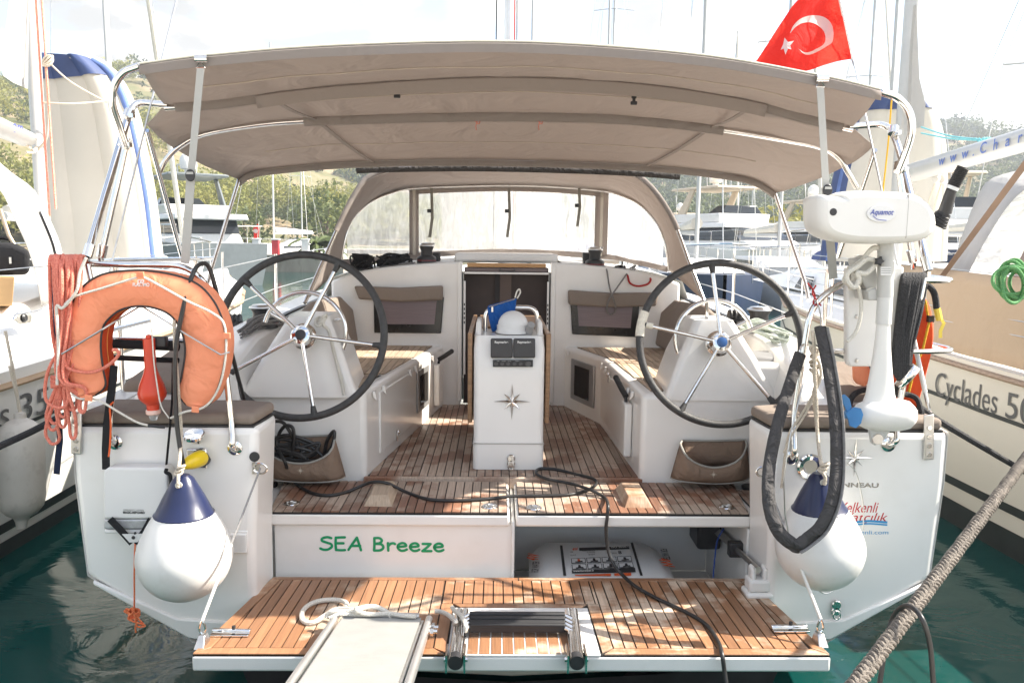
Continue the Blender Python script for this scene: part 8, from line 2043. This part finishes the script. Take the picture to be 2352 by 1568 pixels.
# palms, bougainvillea and shore trees
def clump(name, parent, c, r, n, m, seed, h=1.0, leafsz=.25):
    rn = random.Random(seed); vs, fs = [], []
    for _ in range(n):
        d = V((rn.gauss(0, 1), rn.gauss(0, 1), rn.gauss(0, 1))).normalized() * r * rn.uniform(.45, 1.0); d.z *= h
        d *= 1 + .35 * noise.noise(d * 1.3 + V((seed, 0, 0))); o = len(vs); s_ = leafsz * rn.uniform(.6, 1.3)
        a = V((rn.uniform(-1, 1), rn.uniform(-1, 1), rn.uniform(-1, 1))).normalized() * s_; b = V((rn.uniform(-1, 1), rn.uniform(-1, 1), rn.uniform(-1, 1))).normalized() * s_
        p = c + d; vs += [p - a, p + a, p + b]; fs.append((o, o + 1, o + 2))
    mb = MB(); mb.add(vs, fs); return mb.build(name, m, parent)
def shore_tree(lab, px, py, Y, r, m, seed, h=1.0, cat='tree', name='shore_tree'):
    c = W(px, py, Y); g = ridge(c.x, Y); th = thing(name, lab, cat, (c.x, Y, g))
    mb = MB(); mb.tube([V((c.x, Y, g - .4)), V((c.x + .2, Y, (g + c.z) / 2)), c], .25, 8, rfun=lambda t: .28 - .16 * t); mb.build('trunk', mat('bark', (.12, .085, .06), .9, var=.3, vscale=2), th)
    for k in range(3):
        e = c + V((random.Random(seed + k).uniform(-1, 1) * r * .6, random.Random(seed * 3 + k).uniform(-.5, .5) * r, r * .3 * k)); mb = MB(); mb.tube([V((c.x + .15, Y, (g + c.z) / 2)), e], .1, 6, rfun=lambda t: .13 - .09 * t); mb.build('limb', MATS['bark'], th)
    clump('crown', th, c, r, 900, m, seed, h, r * .11); return th
M_BOUG = leaf('bougainvillea_pink', (.42, .03, .16), (.50, .07, .24))
shore_tree('magenta bougainvillea in flower among the boats by the right hill', 1640, 548, 100, 3.0, M_BOUG, 31, .75, 'bush', 'bougainvillea')
shore_tree('round bright green bush left of the sloops at the left hill', 560, 528, 92, 3.2, M_LG, 32, .9, 'bush', 'shore_bush')
shore_tree('olive green shore tree beside the cream furled sail on the right', 1800, 545, 95, 4.2, M_LY, 33, 1.0)
shore_tree('dark green shore tree on the waterfront before the small flybridge boat', 1545, 545, 105, 3.6, M_LG, 34, .9)
shore_tree('leafy tree behind the masts at the foot of the left hill', 745, 515, 93, 4.2, M_LG, 35, 1.1)
def palm(lab, px, py, Y, seed):
    c = W(px, py, Y); g = .9 if Y > 60 else 1.12; th = thing('palm_tree', lab, 'palm tree', (c.x, Y, g), 'palms on the waterfront'); rn = random.Random(seed)
    mb = MB(); mb.tube([V((c.x, Y, g - .3)), V((c.x + .15, Y, (g + c.z) / 2)), c], .16, 8, rfun=lambda t: .20 - .06 * t); mb.build('trunk', MATS['bark'], th)
    for k in range(22):
        a = rn.uniform(0, 6.283); e = rn.uniform(-.2, 1.0); L_ = rn.uniform(1.4, 2.0); pts = []
        for q in range(6):
            t = q / 5; pts.append(c + V((math.cos(a) * L_ * t, math.sin(a) * L_ * t, e * L_ * t - 1.2 * t * t * L_ * .6)))
        mb = MB()
        for q in range(5):
            p, p2 = pts[q], pts[q + 1]; sd = (p2 - p).cross(V((0, 0, 1))).normalized() * .22 * (1 - q / 6)
            mb.add([p, p2, p2 + sd - V((0, 0, .12)), p + sd * 1.1 - V((0, 0, .12))], [(0, 1, 2, 3)]); mb.add([p, p2, p2 - sd - V((0, 0, .12)), p - sd * 1.1 - V((0, 0, .12))], [(0, 1, 2, 3)])
        mb.build('frond', M_LG, th)
for px, py, s, l_ in ((1625, 552, 1, 'shaggy palm tree standing left of the magenta bougainvillea'), (1662, 545, 2, 'shaggy palm tree standing right of the magenta bougainvillea'), (1755, 545, 3, 'shaggy palm tree behind the cream flybridge motor yacht')): palm(l_, px, py, 98, s)
palm('short palm growing by the sloops on the stone quay', 725, 560, 45.6, 5)
# red barrier, pedestal and small flag on the quay
for px, c_, lab in ((634, (.55, .05, .06), 'red service pedestal on the edge of the stone quay'), (702, (.74, .74, .73), 'white service pedestal on the edge of the stone quay'), (590, (.70, .70, .70), 'white service pedestal beside the sloop with the beige canopy')):
    p = W(px, 588, 44.6); th = thing('service_pedestal', lab, 'service pedestal', (p.x, 44.6, 1.12), 'pedestals on the quay')
    mb = MB(); mb.bb(p.x - .22, p.x + .22, 44.45, 44.75, 1.12, 2.05); mb.build('cabinet', mat('pedestal_%d' % px, c_, .5, var=.05), th, bevel=.04); mb = MB(); mb.bb(p.x - .25, p.x + .25, 44.42, 44.78, 2.05, 2.15); mb.build('cap', M_BW, th, bevel=.03)
p = W(592, 545, 47.8); th = thing('small_flag', 'small red flag with white crescent at the stern of the sloop with the beige canopy', 'flag', (p.x - .1, 47.8, 1.5))
mb = MB(); mb.tube([V((p.x - .12, 47.8, 1.2)), V((p.x + .1, 47.8, 3.2))], .02, 6); mb.build('staff', M_BW, th)
mb = MB(); mb.grid([[V((p.x + .08 - .35 * t + .05 * math.sin(j), 47.8 - .05 * t, 3.1 - .9 * j / 4 - .35 * t)) for t in (0, .5, 1)] for j in range(5)]); mb.build('cloth', M_FLAG, th)
mb = MB(); mb.lathe([(.14, 0), (.09, .002)], V((p.x - .10, 47.7, 2.6)), (0, -1, 0), 12); mb.build('crescent', M_FW, th)

# ================================================================== sea haze over the bay
mb = MB(); mb.bb(-620, 620, -60, 720, -1.2, 100)
hz = mb.build('haze', bpy.data.materials.new('haze_air')); kind(hz, 'stuff')
hm = hz.data.materials[0]; hm.use_nodes = True
for n_ in list(hm.node_tree.nodes):
    if n_.type != 'OUTPUT_MATERIAL': hm.node_tree.nodes.remove(n_)
pv = hm.node_tree.nodes.new('ShaderNodeVolumePrincipled'); pv.inputs['Color'].default_value = (.86, .91, 1.0, 1); pv.inputs['Density'].default_value = .0007; pv.inputs['Anisotropy'].default_value = .2
hm.node_tree.links.new(pv.outputs[0], hm.node_tree.nodes['Material Output'].inputs['Volume'])
